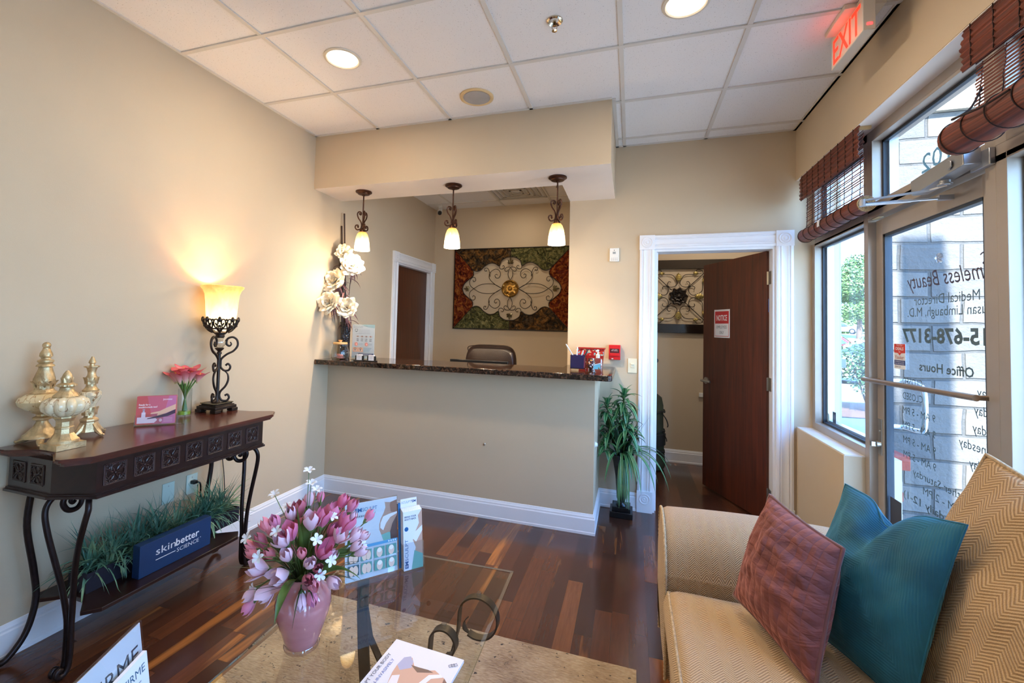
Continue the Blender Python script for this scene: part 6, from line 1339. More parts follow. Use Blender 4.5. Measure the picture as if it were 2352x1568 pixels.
def inset(k): 
    c = Vector((sum(p[0] for p in gp) / 4, sum(p[1] for p in gp) / 4)); return [tuple(Vector(p) + (c - Vector(p)).normalized() * k) for p in gp]
# thin slab: top face glass, bevel and sides edge material
ti = inset(0.022)
vs = [(p[0], p[1], TG_ - t_) for p in gp] + [(p[0], p[1], TG_ - 0.004) for p in gp] + [(p[0], p[1], TG_) for p in ti]
mb.add(vs, [(i, (i + 1) % 4, 4 + (i + 1) % 4, 4 + i) for i in range(4)], 1, True); mb.add(vs, [(4 + i, 4 + (i + 1) % 4, 8 + (i + 1) % 4, 8 + i) for i in range(4)], 2, True); mb.add(vs, [(8, 9, 10, 11)], 0, True)
mb.build('glass_top', [TGL, EDGE, M_glass('bevel_glass', (0.80, 0.84, 0.76), 2.2, 0.0, 0.03, 1.6)], gl, smooth=0)
IB = M('bronzed_iron_bar', lin((70, 58, 48)), rough=0.42, metal=0.5, var=0.2, vscale=20)
GT = TG_ - t_ - 0.0005
def hoop(cx, cz, r, y, start, sweep, tail, name='scroll_leg', w=0.032, leafp=True, a_in=None):
    """flat bar: from floor tail up into a hoop, ending in a small leaf point; xz plane at y"""
    pts = bez([Vector(p) for p in tail], 8)
    arc = [Vector((cx + r * cos(R(start + sweep * i / 30)), cz + r * 0.98 * sin(R(start + sweep * i / 30)))) for i in range(31)]
    pp = [Vector((p.x, y, p.y)) for p in pts + arc]
    mb = MB().ribbon(pp, w, 0.006, (0, 1, 0))
    if leafp:
        e = pp[-1]; d = (pp[-1] - pp[-2]).normalized(); q = Vector((cx, y, cz)) - e; q.normalize()
        L = [e + d * 0.0, e + d * 0.022 + q * 0.006, e + d * 0.034 + q * 0.026, e + d * 0.030 + q * 0.052]
        mb.ribbon(bez(L, 4), [0.010, 0.014, 0.018, 0.022, 0.026, 0.028, 0.026, 0.022, 0.018, 0.014, 0.008, 0.004, 0.001][:13], 0.003, (0, 1, 0))
    mb.tube([(cx, y, GT - 0.002), (cx, y, TG_ + 0.0012)], 0.009, 16, 1)
    return mb.build(name, [IB, M_glass('clear_bumper', (0.9, 0.92, 0.92), 3.0, 0.05, 0.08)], gl, smooth=60)
hoop(1.958, GT - 0.078, 0.075, -1.655, 170, -290, [(1.60, 0.022), (1.66, 0.020), (1.76, 0.05), (1.84, 0.17), (1.880, 0.30)])
hoop(1.905, GT - 0.048, 0.045, -1.86, 170, -250, [(1.70, 0.022), (1.78, 0.020), (1.86, 0.04), (1.84, 0.16), (1.855, 0.32)], leafp=False)
hoop(1.60, GT - 0.048, 0.045, -2.45, 10, 250, [(1.90, 0.022), (1.80, 0.020), (1.72, 0.05), (1.66, 0.18), (1.64, 0.34)])
hoop(1.905, GT - 0.078, 0.075, -2.52, 170, -290, [(1.55, 0.022), (1.62, 0.020), (1.72, 0.05), (1.79, 0.17), (1.827, 0.30)])
MB().ribbon([(1.493, -1.70, GT), (1.495, -1.70, 0.30), (1.505, -1.70, 0.15), (1.520, -1.70, 0.016)], 0.048, 0.008, (1, 0, 0)).build('flat_leg', IB, gl, smooth=30)
MB().ribbon([(1.60, -1.655, 0.03), (1.52, -1.68, 0.20), (1.50, -1.70, 0.36)], 0.03, 0.006, (0, 1, 0)).build('flat_brace', IB, gl, smooth=30)
# ---- pink vase of tulips
vx2, vy2 = 1.541, -2.105; Z0 = TG_ + 0.001
m, n, l, b = _new('pink_cased_glass'); l.new(ramp(n, l, noise_n(n, l, coords(n, l, (3, 3, 8)), 3, 3), [(0.3, lin((190, 120, 122))), (0.7, lin((206, 138, 140)))]), b.inputs['Base Color']); b.inputs['Roughness'].default_value = 0.07; b.inputs['Coat Weight'].default_value = 1.0; b.inputs['Coat Roughness'].default_value = 0.02; PKG = m
t = thing('pink_vase', 'pink glass urn vase full of tulips on the glass coffee table', 'vase', (vx2, vy2, TG_))
MB().lathe([(0.0, Z0 + 0.010), (0.040, Z0 + 0.011), (0.049, Z0 + 0.017), (0.054, Z0 + 0.035), (0.064, Z0 + 0.065), (0.077, Z0 + 0.105), (0.0815, Z0 + 0.132), (0.078, Z0 + 0.155), (0.066, Z0 + 0.174), (0.055, Z0 + 0.186), (0.0515, Z0 + 0.196), (0.053, Z0 + 0.208), (0.060, Z0 + 0.222), (0.0585, Z0 + 0.223), (0.051, Z0 + 0.208), (0.049, Z0 + 0.196), (0.053, Z0 + 0.184), (0.062, Z0 + 0.17), (0.074, Z0 + 0.15), (0.077, Z0 + 0.13), (0.05, Z0 + 0.03), (0.0, Z0 + 0.02)], (vx2, vy2, 0), 56, cap=False).build('body', PKG, t, smooth=80)
MB().lathe([(0.0, Z0), (0.044, Z0), (0.050, Z0 + 0.004), (0.052, Z0 + 0.012), (0.049, Z0 + 0.0165), (0.0, Z0 + 0.0095)], (vx2, vy2, 0), 48, cap=False).build('clear_foot', M_glass('vase_foot_glass', (0.88, 0.80, 0.80), 1.6, 0.02, 0.10), t, smooth=60)
# tulips placed on a dome; picture-plane axes at the vase (camera is roughly -y, slightly right)
EX = Vector((0.7697, -0.6384, 0)); EX = Vector((0.77, 0.638, 0)).normalized(); EX = Vector((0.79, -0.61, 0)).normalized()
cd = (Vector((2.483, -3.27, 0)) - Vector((vx2, vy2, 0))).normalized(); EX = Vector((-cd.y, cd.x, 0)); EY = -cd
def tul_mat(name, c0, c1, c2):
    m, n, l, b = _new(name); u = n.new('ShaderNodeUVMap'); s = n.new('ShaderNodeSeparateXYZ'); l.new(u.outputs[0], s.inputs[0])
    st = n.new('ShaderNodeMapping'); st.inputs['Scale'].default_value = (30, 2, 1); l.new(u.outputs[0], st.inputs[0]); w_ = noise_n(n, l, st.outputs[0], 1.0, 3)
    c = ramp(n, l, s.outputs[1], [(0.0, lin(c0)), (0.35, lin(c1)), (1.0, lin(c2))])
    l.new(mix_n(n, l, math_n(n, l, 'MULTIPLY', w_, 0.25), c, (0.9, 0.75, 0.8)), b.inputs['Base Color']); b.inputs['Roughness'].default_value = 0.55; b.inputs['Sheen Weight'].default_value = 0.15
    b.inputs['Subsurface Weight'].default_value = 0.0; return m
TM = {'pale pink': tul_mat('tulip_pale', (222, 206, 196), (234, 182, 196), (238, 200, 214)), 'hot pink': tul_mat('tulip_hot', (226, 130, 160), (208, 56, 110), (222, 90, 136)), 'coral pink': tul_mat('tulip_coral', (232, 170, 140), (226, 100, 110), (232, 120, 136)), 'crimson': tul_mat('tulip_crimson', (190, 60, 80), (160, 20, 52), (184, 34, 70)), 'mid pink': tul_mat('tulip_mid', (232, 190, 190), (226, 120, 156), (218, 96, 140))}
STM = M('tulip_stem', lin((70, 96, 50)), rough=0.5, var=0.3); SEP = M('tulip_sepal', lin((96, 118, 62)), rough=0.5, var=0.3)
def tulip(hd, ax, col, label, sz=1.0, opn=0.35, seed=0, base=None):
    rnd = random.Random(seed); ax = Vector(ax).normalized(); s1 = ax.cross(Vector((0.3, 0.2, 1))).normalized(); s2 = s1.cross(ax).normalized()
    b0 = Vector((vx2 + rnd.uniform(-.025, .025), vy2 + rnd.uniform(-.025, .025), Z0 + 0.05)) if base is None else Vector(base)
    t = thing('tulip', label, 'tulip', (b0.x, b0.y, b0.z), group='silk tulips in the pink vase')
    H_ = 0.052 * sz; Rm = 0.0185 * sz * (0.9 + 0.3 * opn); mb = MB(); root = Vector(hd) - ax * H_ * 0.5
    for k in range(6):
        inner = k % 2; a0 = 2 * pi * k / 6 + rnd.uniform(-.12, .12); op_ = opn * (1.25 if not inner else 0.6) * rnd.uniform(0.7, 1.3)
        rs = Rm * (1.0 if not inner else 0.86); Lk = H_ * rnd.uniform(0.92, 1.08)
        def pf(u, v, a0=a0, op_=op_, rs=rs, Lk=Lk):
            wv = sin(pi * min(1, v * 0.86 + 0.10)) ** 0.75 * (1 - 0.85 * max(0, v - 0.8) / 0.2); a = a0 + (u - 0.5) * 1.55 * wv * (1.0 if v < 0.9 else 0.9)
            r_ = rs * (0.12 + 1.0 * sin(pi * min(0.62, v * 0.60 + 0.0)) - 0.86 * (v ** 3) * (1 - op_ * 0.8) + op_ * 0.45 * v ** 2.2)
            return root + ax * (Lk * v) + (s1 * cos(a) + s2 * sin(a)) * r_
        mb.grid(pf, 6, 8, uvf=lambda u, v: (u, v))
    mb.build('bloom', TM[col], t, smooth=80)
    nk = Vector((vx2, vy2, Z0 + 0.20)) + (Vector((hd[0], hd[1], 0)) - Vector((vx2, vy2, 0))) * 0.18
    pts = bez([b0, nk, (nk + root) / 2 + Vector((0, 0, 0.022)), root - ax * 0.012, root + ax * 0.002], 5)
    sb = MB().tube(pts, 0.0019, 6)
    sb.lathe([(0.0025, -0.004), (0.007 * sz, 0.004), (0.0085 * sz, 0.011)], seg=12, cap=False, M4=Matrix.Translation(root) @ ax.to_track_quat('Z', 'Y').to_matrix().to_4x4(), mod=lambda a, z, r: r * (1 + 0.2 * cos(3 * a)))
    sb.build('stem', SEP, t, smooth=60)
# (u px, v px) of bloom centres in the photo converted to (right, up) metres about the vase axis, plus depth
PX = 0.00129
spec = [(577, 1247, 0, 'crimson', 1.1, 'at the left edge, large and dark'), (583, 1209, 0, 'coral pink', .95, 'upper left, above the dark crimson one'), (605, 1205, 0, 'mid pink', 1.0, 'upper left, second from the coral one'), (637, 1198, .02, 'pale pink', 1.0, 'upper left of centre'),
        (652, 1190, .03, 'crimson', 1.15, 'tall, upper centre left'), (676, 1176, .05, 'pale pink', 1.0, 'tallest, at the top centre'), (703, 1172, .05, 'mid pink', .8, 'top right of centre, small'), (683, 1205, -.03, 'pale pink', 1.25, 'wide open below the tallest'),
        (707, 1203, -.02, 'hot pink', 1.2, 'tall and narrow right of the wide open pale one'), (733, 1197, 0, 'mid pink', 1.15, 'upper right with a white sprig before it'), (754, 1180, .02, 'hot pink', 1.05, 'rising at the upper right'), (775, 1188, 0, 'mid pink', 1.0, 'far upper right beside the hot pink one'),
        (820, 1228, .03, 'mid pink', .9, 'reaching out alone at the far right'), (637, 1225, -.03, 'hot pink', 1.2, 'ruffled, centre left'), (622, 1236, -.04, 'pale pink', 1.2, 'front, centre left below the ruffled one'), (597, 1222, .0, 'coral pink', 1.0, 'behind the crimson one at the left'),
        (655, 1220, .03, 'coral pink', .9, 'deep inside the top of the bouquet'), (730, 1235, -.03, 'hot pink', 1.1, 'centre right, dark throat'), (760, 1225, -.02, 'hot pink', 1.35, 'big ruffled bloom at the right'), (748, 1242, -.05, 'pale pink', 1.15, 'in front of the big ruffled bloom'),
        (778, 1222, .02, 'pale pink', .9, 'behind the big ruffled bloom'), (597, 1271, -.02, 'coral pink', .9, 'mid left, nodding sideways'), (634, 1266, -.06, 'pale pink', 1.05, 'mid left, nodding right'), (665, 1263, -.07, 'coral pink', .9, 'round bud at the front centre'),
        (711, 1265, -.07, 'hot pink', 1.25, 'front right, tilted left'), (727, 1283, -.06, 'pale pink', 1.05, 'front right with white flowers on it'), (682, 1280, -.09, 'pale pink', 1.1, 'front centre, standing upright'), (782, 1252, -.03, 'pale pink', 1.1, 'right side, upper of three nodding'),
        (802, 1260, -.02, 'pale pink', .95, 'right side, outer of three nodding'), (784, 1275, -.04, 'pale pink', 1.0, 'right side, lower of three nodding'), (796, 1293, -.03, 'pale pink', 1.0, 'hanging at the lower right'), (575, 1302, -.02, 'pale pink', 1.3, 'wide open, lower left'),
        (594, 1290, .02, 'crimson', 1.1, 'behind the wide open lower left bloom'), (621, 1312, -.06, 'pale pink', 1.25, 'long bloom drooping left of the green leaf'), (580, 1320, .01, 'hot pink', .9, 'peeking below the wide open lower left bloom'), (679, 1311, -.10, 'crimson', 1.05, 'dark bloom right of the green leaf'),
        (699, 1300, -.08, 'crimson', .9, 'small dark bloom beside the other front crimson'), (690, 1328, -.11, 'coral pink', 1.05, 'front bud over the vase rim'), (562, 1353, -.03, 'pale pink', 1.0, 'drooping far lower left'), (595, 1348, -.05, 'pale pink', 1.25, 'hanging open below left'),
        (560, 1380, -.03, 'mid pink', 1.0, 'lowest, hanging at the far left'), (732, 1333, -.08, 'pale pink', 1.05, 'lying sideways at the right of the rim'), (666, 1365, -.105, 'pale pink', 1.1, 'hanging over the neck of the vase'), (689, 1360, -.11, 'mid pink', .95, 'hanging beside it over the vase neck'),
        (556, 1262, .02, 'coral pink', .95, 'outermost at the left, half hidden'), (560, 1278, .01, 'coral pink', .95, 'just below the outermost left bloom'), (712, 1230, .03, 'coral pink', .9, 'inside the right half'), (645, 1290, .02, 'mid pink', .9, 'behind the green leaf')]
for i, (u, v, dp, col, sz, wh) in enumerate(spec):
    ux = (u - 672) * PX; uz = (1342 - v) * PX; hd = Vector((vx2, vy2, Z0 + 0.212 + uz * 0.96)) + EX * ux + EY * dp
    if uz < 0.02 and abs(ux) < 0.09: hd = Vector((vx2, vy2, Z0 + 0.212 + uz)) + EX * ux * 1.0 - EY * 0.085
    ctr = Vector((vx2, vy2, Z0 + 0.245)); ax = (hd - ctr); dr = max(0, 0.07 - uz) * 9
    ax = ax.normalized() + Vector((0, 0, 0.35 - dr)); rnd = random.Random(i * 7 + 1)
    ax += Vector((rnd.uniform(-.25, .25), rnd.uniform(-.25, .25), rnd.uniform(-.1, .2)))
    tulip(hd, ax, col, '%s silk tulip, %s' % (col, wh), sz, 0.15 + 0.45 * (sz > 1.12) + rnd.uniform(0, .15), i)
LFM = M('tulip_leaf', lin((86, 108, 42)), rough=0.45, var=0.3, vscale=12, stretch=(4, 4, 1))
mb = MB()
gv_ = thing('tulip_foliage', 'long green and olive leaves among the tulips in the pink vase', 'leaves', (vx2, vy2, Z0 + 0.15))
for (u, v, u2, v2, w_, dp, dr) in ((672, 1335, 640, 1285, 0.036, -0.10, 1.5), (665, 1335, 668, 1215, 0.040, 0.0, 0.3), (690, 1330, 770, 1262, 0.036, -0.02, 0.6), (700, 1335, 770, 1290, 0.030, -0.05, 0.9), (660, 1330, 600, 1240, 0.022, 0.02, 0.4), (680, 1330, 700, 1190, 0.014, 0.03, 0.1), (675, 1330, 655, 1200, 0.012, -0.02, 0.1)):
    p0 = Vector((vx2, vy2, Z0 + 0.20)) + EX * (u - 672) * PX * 0.7 + EY * dp * 0.3; p1 = Vector((vx2, vy2, Z0 + 0.212 + (1342 - v2) * PX)) + EX * (u2 - 672) * PX + EY * dp
    mb = MB(); mb.leaf(p0, (p1 - p0) + Vector((0, 0, 0.05 * dr)), EY, (p1 - p0).length * (1.25 + 0.35 * (dr > 1.2)), w_, dr, 12, fold=0.25); mb.build('leaf', LFM, gv_, smooth=80)
mb = MB(); rnd = random.Random(5)
for k in range(80):
    a = rnd.uniform(0, 2 * pi); el = rnd.uniform(0.25, 1.5); mb.leaf(Vector((vx2, vy2, Z0 + 0.20)) + Vector((cos(a), sin(a), 0)) * 0.03, (cos(a) * cos(el), sin(a) * cos(el), sin(el)), (0, 0, 1), rnd.uniform(0.10, 0.22), 0.004, rnd.uniform(0, .5), 6, fold=0.1)
mb.build('filler_sprigs', M('dark_sprigs', lin((52, 62, 34)), rough=0.6, var=0.3), gv_, smooth=60)
WF = M('white_silk', lin((236, 236, 240)), rough=0.6, var=0.03)
for i, (u, v, wh) in enumerate(((548, 1228, 'far left'), (598, 1153, 'upper left, high above the tulips'), (625, 1186, 'left of the tallest pale tulip'), (673, 1104, 'topmost of the whole bouquet'), (679, 1135, 'just below the topmost one'), (692, 1152, 'top right of centre'), (608, 1222, 'beside the ruffled tulip'), (577, 1252, 'in front of the crimson tulip'), (695, 1232, 'in the centre of the bouquet'), (729, 1203, 'in front of the upper right tulip'), (567, 1343, 'at the lower left edge'), (727, 1283, 'over the front right pale tulip'), (705, 1312, 'low front, beside the crimson tulip'), (802, 1280, 'at the right edge'))):
    c = Vector((vx2, vy2, Z0 + 0.212 + (1342 - v) * PX)) + EX * (u - 672) * PX + EY * (-0.03 if 1190 < v else 0.03) + (EY * -0.06 if wh.startswith(('over', 'low front', 'in front of the c', 'in the centre')) else Vector((0, 0, 0)))
    t = thing('white_blossom', 'tiny white silk blossom on a wire stem, %s' % wh, 'blossom', (vx2, vy2, Z0 + 0.15), group='small white blossoms in the tulip bouquet')
    ax = (c - Vector((vx2, vy2, Z0 + 0.26))).normalized() + Vector((0, 0, 0.3)); ax = (ax + cd * 0.5).normalized(); s1 = ax.cross(Vector((0.2, 0.1, 1))).normalized(); s2 = s1.cross(ax); mb = MB()
    for k in range(5):
        a = 2 * pi * k / 5; rd = s1 * cos(a) + s2 * sin(a); tn = -s1 * sin(a) + s2 * cos(a)
        vs = []
        for (q, w_, h_) in ((0.0, 0.001, -0.006), (0.005, 0.0035, 0.001), (0.011, 0.0058, 0.004), (0.016, 0.0045, 0.004), (0.019, 0.0005, 0.002)): vs += [c + rd * q + ax * h_ + tn * w_, c + rd * q + ax * (h_ - 0.001), c + rd * q + ax * h_ - tn * w_]
        mb.add(vs, [(3 * i_ + j, 3 * i_ + j + 1, 3 * i_ + j + 4, 3 * i_ + j + 3) for i_ in range(4) for j in (0, 1)])
    mb.build('petals', WF, t, smooth=70)
    MB().tube(bez([Vector((vx2, vy2, Z0 + 0.18)), Vector((vx2, vy2, Z0 + 0.25)) * 0.6 + c * 0.4, c - ax * 0.006], 6), 0.0012, 5).build('stem', SEP, t)
# ---- EMSCULPT acrylic display with poster and leaflet pocket
a0 = Vector((1.468, -1.790, TG_ + 0.001)); a1 = Vector((1.672, -1.553, TG_ + 0.001))
ux = (a1 - a0).normalized(); un = ux.cross(Vector((0, 0, 1))); uu = (Vector((0, 0, 1)) - un * 0.14).normalized(); Wd = (a1 - a0).length
t = thing('display_stand', 'long clear acrylic display stand with poster and leaflets, far edge of the coffee table', 'display stand', (a0 + a1) / 2)
def sl(mb, x, y, w, h, th, lift, m=0): mb.obox(a0 + ux * (x + w / 2) + uu * (y + h / 2) + un * (lift + th / 2), ux * w / 2, uu * h / 2, un * th / 2, m)
mb = MB(); mb.obox(a0 + ux * Wd / 2 + un * 0.008 + Vector((0, 0, 0.0015)), ux * Wd / 2, un * 0.030, Vector((0, 0, 0.0012)))
sl(mb, 0, 0.003, 0.212, 0.285, 0.0018, 0.002); sl(mb, 0, 0.003, 0.212, 0.285, 0.0018, -0.003)
px0 = 0.222; pw = Wd - px0
sl(mb, px0, 0.003, pw, 0.105, 0.0018, 0.030); sl(mb, px0, 0.003, pw, 0.150, 0.0018, -0.003); sl(mb, px0, 0.003, 0.0018, 0.10, 0.032, -0.002); sl(mb, Wd - 0.002, 0.003, 0.0018, 0.10, 0.032, -0.002)
mb.build('acrylic', ACR, t, smooth=0)
SKIN = (206, 168, 148); SK2 = (168, 124, 104); TEAL_ = (120, 186, 176)
ps = thing('poster', 'EMSCULPT poster with treatment photos in the acrylic display stand', 'poster', a0 + ux * 0.106)
mb = MB(); sl(mb, 0.002, 0.004, 0.208, 0.280, 0.0014, -0.0002); mb.build('paper', M('white_paper', (1, 1, 1)), ps, smooth=0)
pr = Print(a0 + ux * 0.002 + uu * 0.004 + un * 0.0013, ux, uu, 0.0001); BL = (24, 100, 160)
pr.rect(0, 0, 0.208, 0.280, (232, 240, 246))
pr.poly([(0.150, 0.280), (0.158, 0.262), (0.160, 0.245), (0.152, 0.225), (0.140, 0.205), (0.134, 0.185), (0.134, 0.165), (0.142, 0.145), (0.150, 0.122), (0.208, 0.122), (0.208, 0.280)], SKIN).poly([(0.185, 0.280), (0.178, 0.25), (0.182, 0.225), (0.208, 0.215), (0.208, 0.280)], SK2)
pr.poly([(0.148, 0.280), (0.157, 0.266), (0.180, 0.262), (0.208, 0.268), (0.208, 0.280)], (236, 238, 244)).poly([(0.150, 0.212), (0.139, 0.190), (0.138, 0.172), (0.150, 0.160), (0.162, 0.185), (0.180, 0.205), (0.208, 0.215), (0.208, 0.222), (0.175, 0.218)], (240, 242, 248))
pr.poly([(0.142, 0.145), (0.150, 0.122), (0.208, 0.122), (0.208, 0.142), (0.17, 0.150)], TEAL_).poly([(0.208, 0.21), (0.188, 0.18), (0.178, 0.15), (0.180, 0.122), (0.208, 0.122)], (92, 70, 70))
pr.ell(0.020, 0.252, 0.010, 0.010, BL).text('1', 0.020, 0.248, None, 0.008, (230, 240, 250), bold=0.02, align='c').text('EM', 0.038, 0.246, 0.026, 0.014, BL, bold=0.035).text('SCULPT', 0.066, 0.246, 0.060, 0.014, (60, 120, 170))
pr.text('BRING YOUR BOOTY BACK', 0.012, 0.226, 0.098, 0.007, (60, 90, 120), bold=0.02).text('BOOK A', 0.012, 0.184, 0.030, 0.006, (130, 150, 170)).text('CONSULTATION', 0.012, 0.175, 0.050, 0.006, (130, 150, 170))
for k in range(5): pr.rect(0.012, 0.160 - 0.008 * k, 0.034 - 0.004 * (k % 2), 0.0018, (170, 184, 198))
pr.rect(0, 0.1115, 0.208, 0.0105, (86, 158, 200))
for k in range(4): pr.ell(0.172 + 0.009 * k, 0.1168, 0.003, 0.003, (236, 244, 250))
for r_ in (0, 1):
    for c_ in range(4):
        x = (0.010, 0.060, 0.112, 0.160)[c_]; y = 0.066 - 0.046 * r_; w_ = 0.042; pr.rect(x, y, w_, 0.038, (96, 158, 150) if c_ else (60, 90, 100))
        if c_ < 2: pr.ell(x + w_ * 0.32, y + 0.018, 0.010, 0.018, (232, 206, 186)).ell(x + w_ * 0.68, y + 0.018, 0.010, 0.018, (232, 206, 186)).line([(x + w_ / 2, y + 0.002), (x + w_ / 2, y + 0.020)], 0.0012, (180, 130, 110))
        else: pr.ell(x + w_ * 0.5, y + 0.018, 0.012, 0.018, (228, 204, 188)).ell(x + w_ * 0.5, y + 0.026, 0.009, 0.008, (244, 240, 240))
pr.text('emsculpt results', 0.150, 0.056, 0.050, 0.004, (120, 130, 140)); pr.build('print', ps)
for k in range(6):
    lb = 'front EMSCULPT leaflet in the right pocket of the acrylic display' if k == 0 else 'white leaflet behind the front one in the display pocket'
    q = thing('leaflet', lb, 'leaflet', a0 + ux * (px0 + pw / 2), group=None if k == 0 else 'leaflets behind the front one')
    mb = MB(); sl(mb, px0 + 0.004 + (0.0 if k == 0 else -0.0003 * k), 0.005, pw - 0.008 - 0.001, 0.222 + 0.0015 * k, 0.0035, 0.0245 - 0.0042 * k); mb.build('paper', M('white_paper', (1, 1, 1)), q, smooth=0)
    if k == 0:
        pr = Print(a0 + ux * (px0 + 0.004) + uu * 0.005 + un * 0.0282, ux, uu, 0.0001); w_ = pw - 0.009
        pr.rect(0, 0, w_, 0.222, (236, 240, 246)).poly([(w_, 0.222), (w_ - 0.018, 0.20), (w_ - 0.014, 0.17), (w_ - 0.030, 0.14), (w_ - 0.042, 0.11), (w_ - 0.030, 0.08), (w_ - 0.050, 0.0), (w_, 0)], SKIN).poly([(w_, 0.16), (w_ - 0.030, 0.14), (w_ - 0.042, 0.115), (w_ - 0.028, 0.10), (w_, 0.14)], (240, 242, 248)).poly([(w_ - 0.036, 0.07), (w_ - 0.050, 0), (w_, 0), (w_, 0.05)], TEAL_)
        pr.text('BRING YOUR', 0.006, 0.198, 0.050, 0.0065, (60, 80, 110), bold=0.02).text('BOOTY BACK', 0.006, 0.188, 0.050, 0.0065, (60, 80, 110), bold=0.02).ell(0.013, 0.155, 0.0085, 0.0085, BL).text('EM', 0.019, 0.008, 0.026, 0.014, BL, bold=0.035, rot=R(90)).text('SCULPT', 0.019, 0.036, 0.080, 0.014, (60, 120, 170), rot=R(90)); pr.build('print', q)
q = thing('leaflet', "tall white leaflet reading SCULPT'EM behind the other leaflets", 'leaflet', a0 + ux * (px0 + pw / 2)); mb = MB(); sl(mb, px0 + 0.004, 0.005, pw - 0.020, 0.262, 0.0008, -0.0005); mb.build('paper', M('white_paper', (1, 1, 1)), q, smooth=0)
pr = Print(a0 + ux * (px0 + 0.004) + uu * 0.005 + un * 0.0004, ux, uu, 0.0001); pr.text("SCULPT", 0.004, 0.244, 0.042, 0.009, (110, 150, 180)).text("'EM", 0.047, 0.244, 0.020, 0.009, (40, 80, 130), bold=0.03); pr.build('print', q)
q = thing('leaflet', "blue leaflet showing at the left of the SCULPT'EM one", 'leaflet', a0 + ux * px0); mb = MB(); sl(mb, px0 - 0.006, 0.005, 0.05, 0.250, 0.0006, -0.0014); mb.build('paper', M('blue_leaflet', lin((30, 110, 170)), rough=0.5), q, smooth=0)
# ---- AFIRME display at the near left corner of the table
b0 = Vector((1.525, -2.675, TG_ + 0.001)); b1 = Vector((1.445, -2.487, TG_ + 0.001)); ux = (b1 - b0).normalized(); un = ux.cross(Vector((0, 0, 1))); a0 = b0; uu = (Vector((0, 0, 1)) - un * 0.14).normalized(); Wd = (b1 - b0).length
t = thing('display_stand', 'upright clear acrylic stand with the AFIRME poster at the bottom left of the photo', 'display stand', (b0 + b1) / 2)
mb = MB(); mb.obox(a0 + ux * Wd / 2 + un * 0.01 + Vector((0, 0, 0.0015)), ux * Wd / 2, un * 0.04, Vector((0, 0, 0.0012))); sl(mb, -0.003, 0.003, Wd + 0.006, 0.285, 0.0018, 0.0015); sl(mb, -0.003, 0.003, Wd + 0.006, 0.285, 0.0018, -0.0035); sl(mb, 0.045, 0.003, Wd - 0.045, 0.12, 0.0018, 0.026); mb.build('acrylic', ACR, t, smooth=0)
ps = thing('poster', 'AFIRME poster in the acrylic stand at the bottom left', 'poster', a0 + ux * Wd / 2); mb = MB(); sl(mb, 0.0, 0.004, Wd, 0.280, 0.0012, -0.0006); mb.build('paper', M('white_paper', (1, 1, 1)), ps, smooth=0)
pr = Print(a0 + uu * 0.004 + un * 0.0008, ux, uu, 0.0001); pr.rect(0, 0, Wd, 0.280, (226, 232, 240)).text('AFIRME', 0.012, 0.205, Wd - 0.024, 0.036, (40, 50, 66))
for k in range(9): pr.line([(0.09 + 0.004 * k, 0.02), (0.10 + 0.006 * k, 0.10), (0.115 + 0.0095 * k, 0.172 + 0.002 * k)], 0.0022, (150 + 8 * (k % 3), 150 + 8 * (k % 3), 160 + 6 * (k % 3)))
pr.build('print', ps)
q = thing('leaflet', 'white AFIRME leaflet in the pocket before the AFIRME poster', 'leaflet', a0 + ux * 0.15); mb = MB(); sl(mb, 0.085, 0.005, 0.105, 0.225, 0.008, 0.012); mb.build('paper', M('white_paper', (1, 1, 1)), q, smooth=0)
pr = Print(a0 + ux * 0.085 + uu * 0.005 + un * 0.0202, ux, uu, 0.0001); pr.rect(0, 0, 0.105, 0.225, (232, 238, 244)).text('AFIRME', 0.010, 0.190, 0.085, 0.018, (40, 90, 120)); pr.rect(0.03, 0.175, 0.05, 0.003, (150, 160, 176)); pr.build('print', q)
# ---- booklet lying on the glass
c0 = Vector((1.801, -1.990, TG_ + 0.001)); c1 = Vector((2.028, -2.000, TG_ + 0.001)); bxd = (c1 - c0).normalized(); bxd = Vector((0.999, -0.045, 0)).normalized(); byd = Vector((0, 0, 1)).cross(bxd)
t = thing('booklet', 'white square booklet about body sculpting lying on the glass table', 'booklet', c0 + bxd * 0.11 - byd * 0.14)
MB().obox(c0 + bxd * 0.114 - byd * 0.145 + Vector((0, 0, 0.004)), bxd * 0.114, byd * 0.145, Vector((0, 0, 0.004))).build('cover', M('white_paper', (1, 1, 1)), t, smooth=0)
pr = Print(c0 - byd * 0.290 + Vector((0, 0, 0.0082)), bxd, byd, 0.0001)
pr.rect(0, 0, 0.228, 0.290, (232, 230, 238)).poly([(0.065, 0.0), (0.072, 0.12), (0.060, 0.17), (0.058, 0.20), (0.075, 0.235), (0.085, 0.24), (0.105, 0.215), (0.140, 0.210), (0.168, 0.222), (0.205, 0.205), (0.228, 0.185), (0.228, 0.0)], (214, 168, 146)).poly([(0.058, 0.20), (0.062, 0.232), (0.078, 0.243), (0.095, 0.228), (0.102, 0.205), (0.075, 0.185)], (176, 176, 206)).poly([(0.095, 0.214), (0.125, 0.196), (0.150, 0.205), (0.168, 0.212), (0.150, 0.216), (0.12, 0.214)], (112, 84, 76))
pr.poly([(0.138, 0.0), (0.136, 0.09), (0.146, 0.16), (0.160, 0.20), (0.190, 0.214), (0.200, 0.206), (0.172, 0.19), (0.158, 0.15), (0.150, 0.08), (0.152, 0.0)], (240, 238, 246)).poly([(0.205, 0.205), (0.228, 0.185), (0.228, 0.12), (0.212, 0.15)], (130, 92, 84)).poly([(0.064, 0.05), (0.072, 0.12), (0.066, 0.16), (0.085, 0.17), (0.10, 0.12), (0.09, 0.06)], (240, 232, 234))
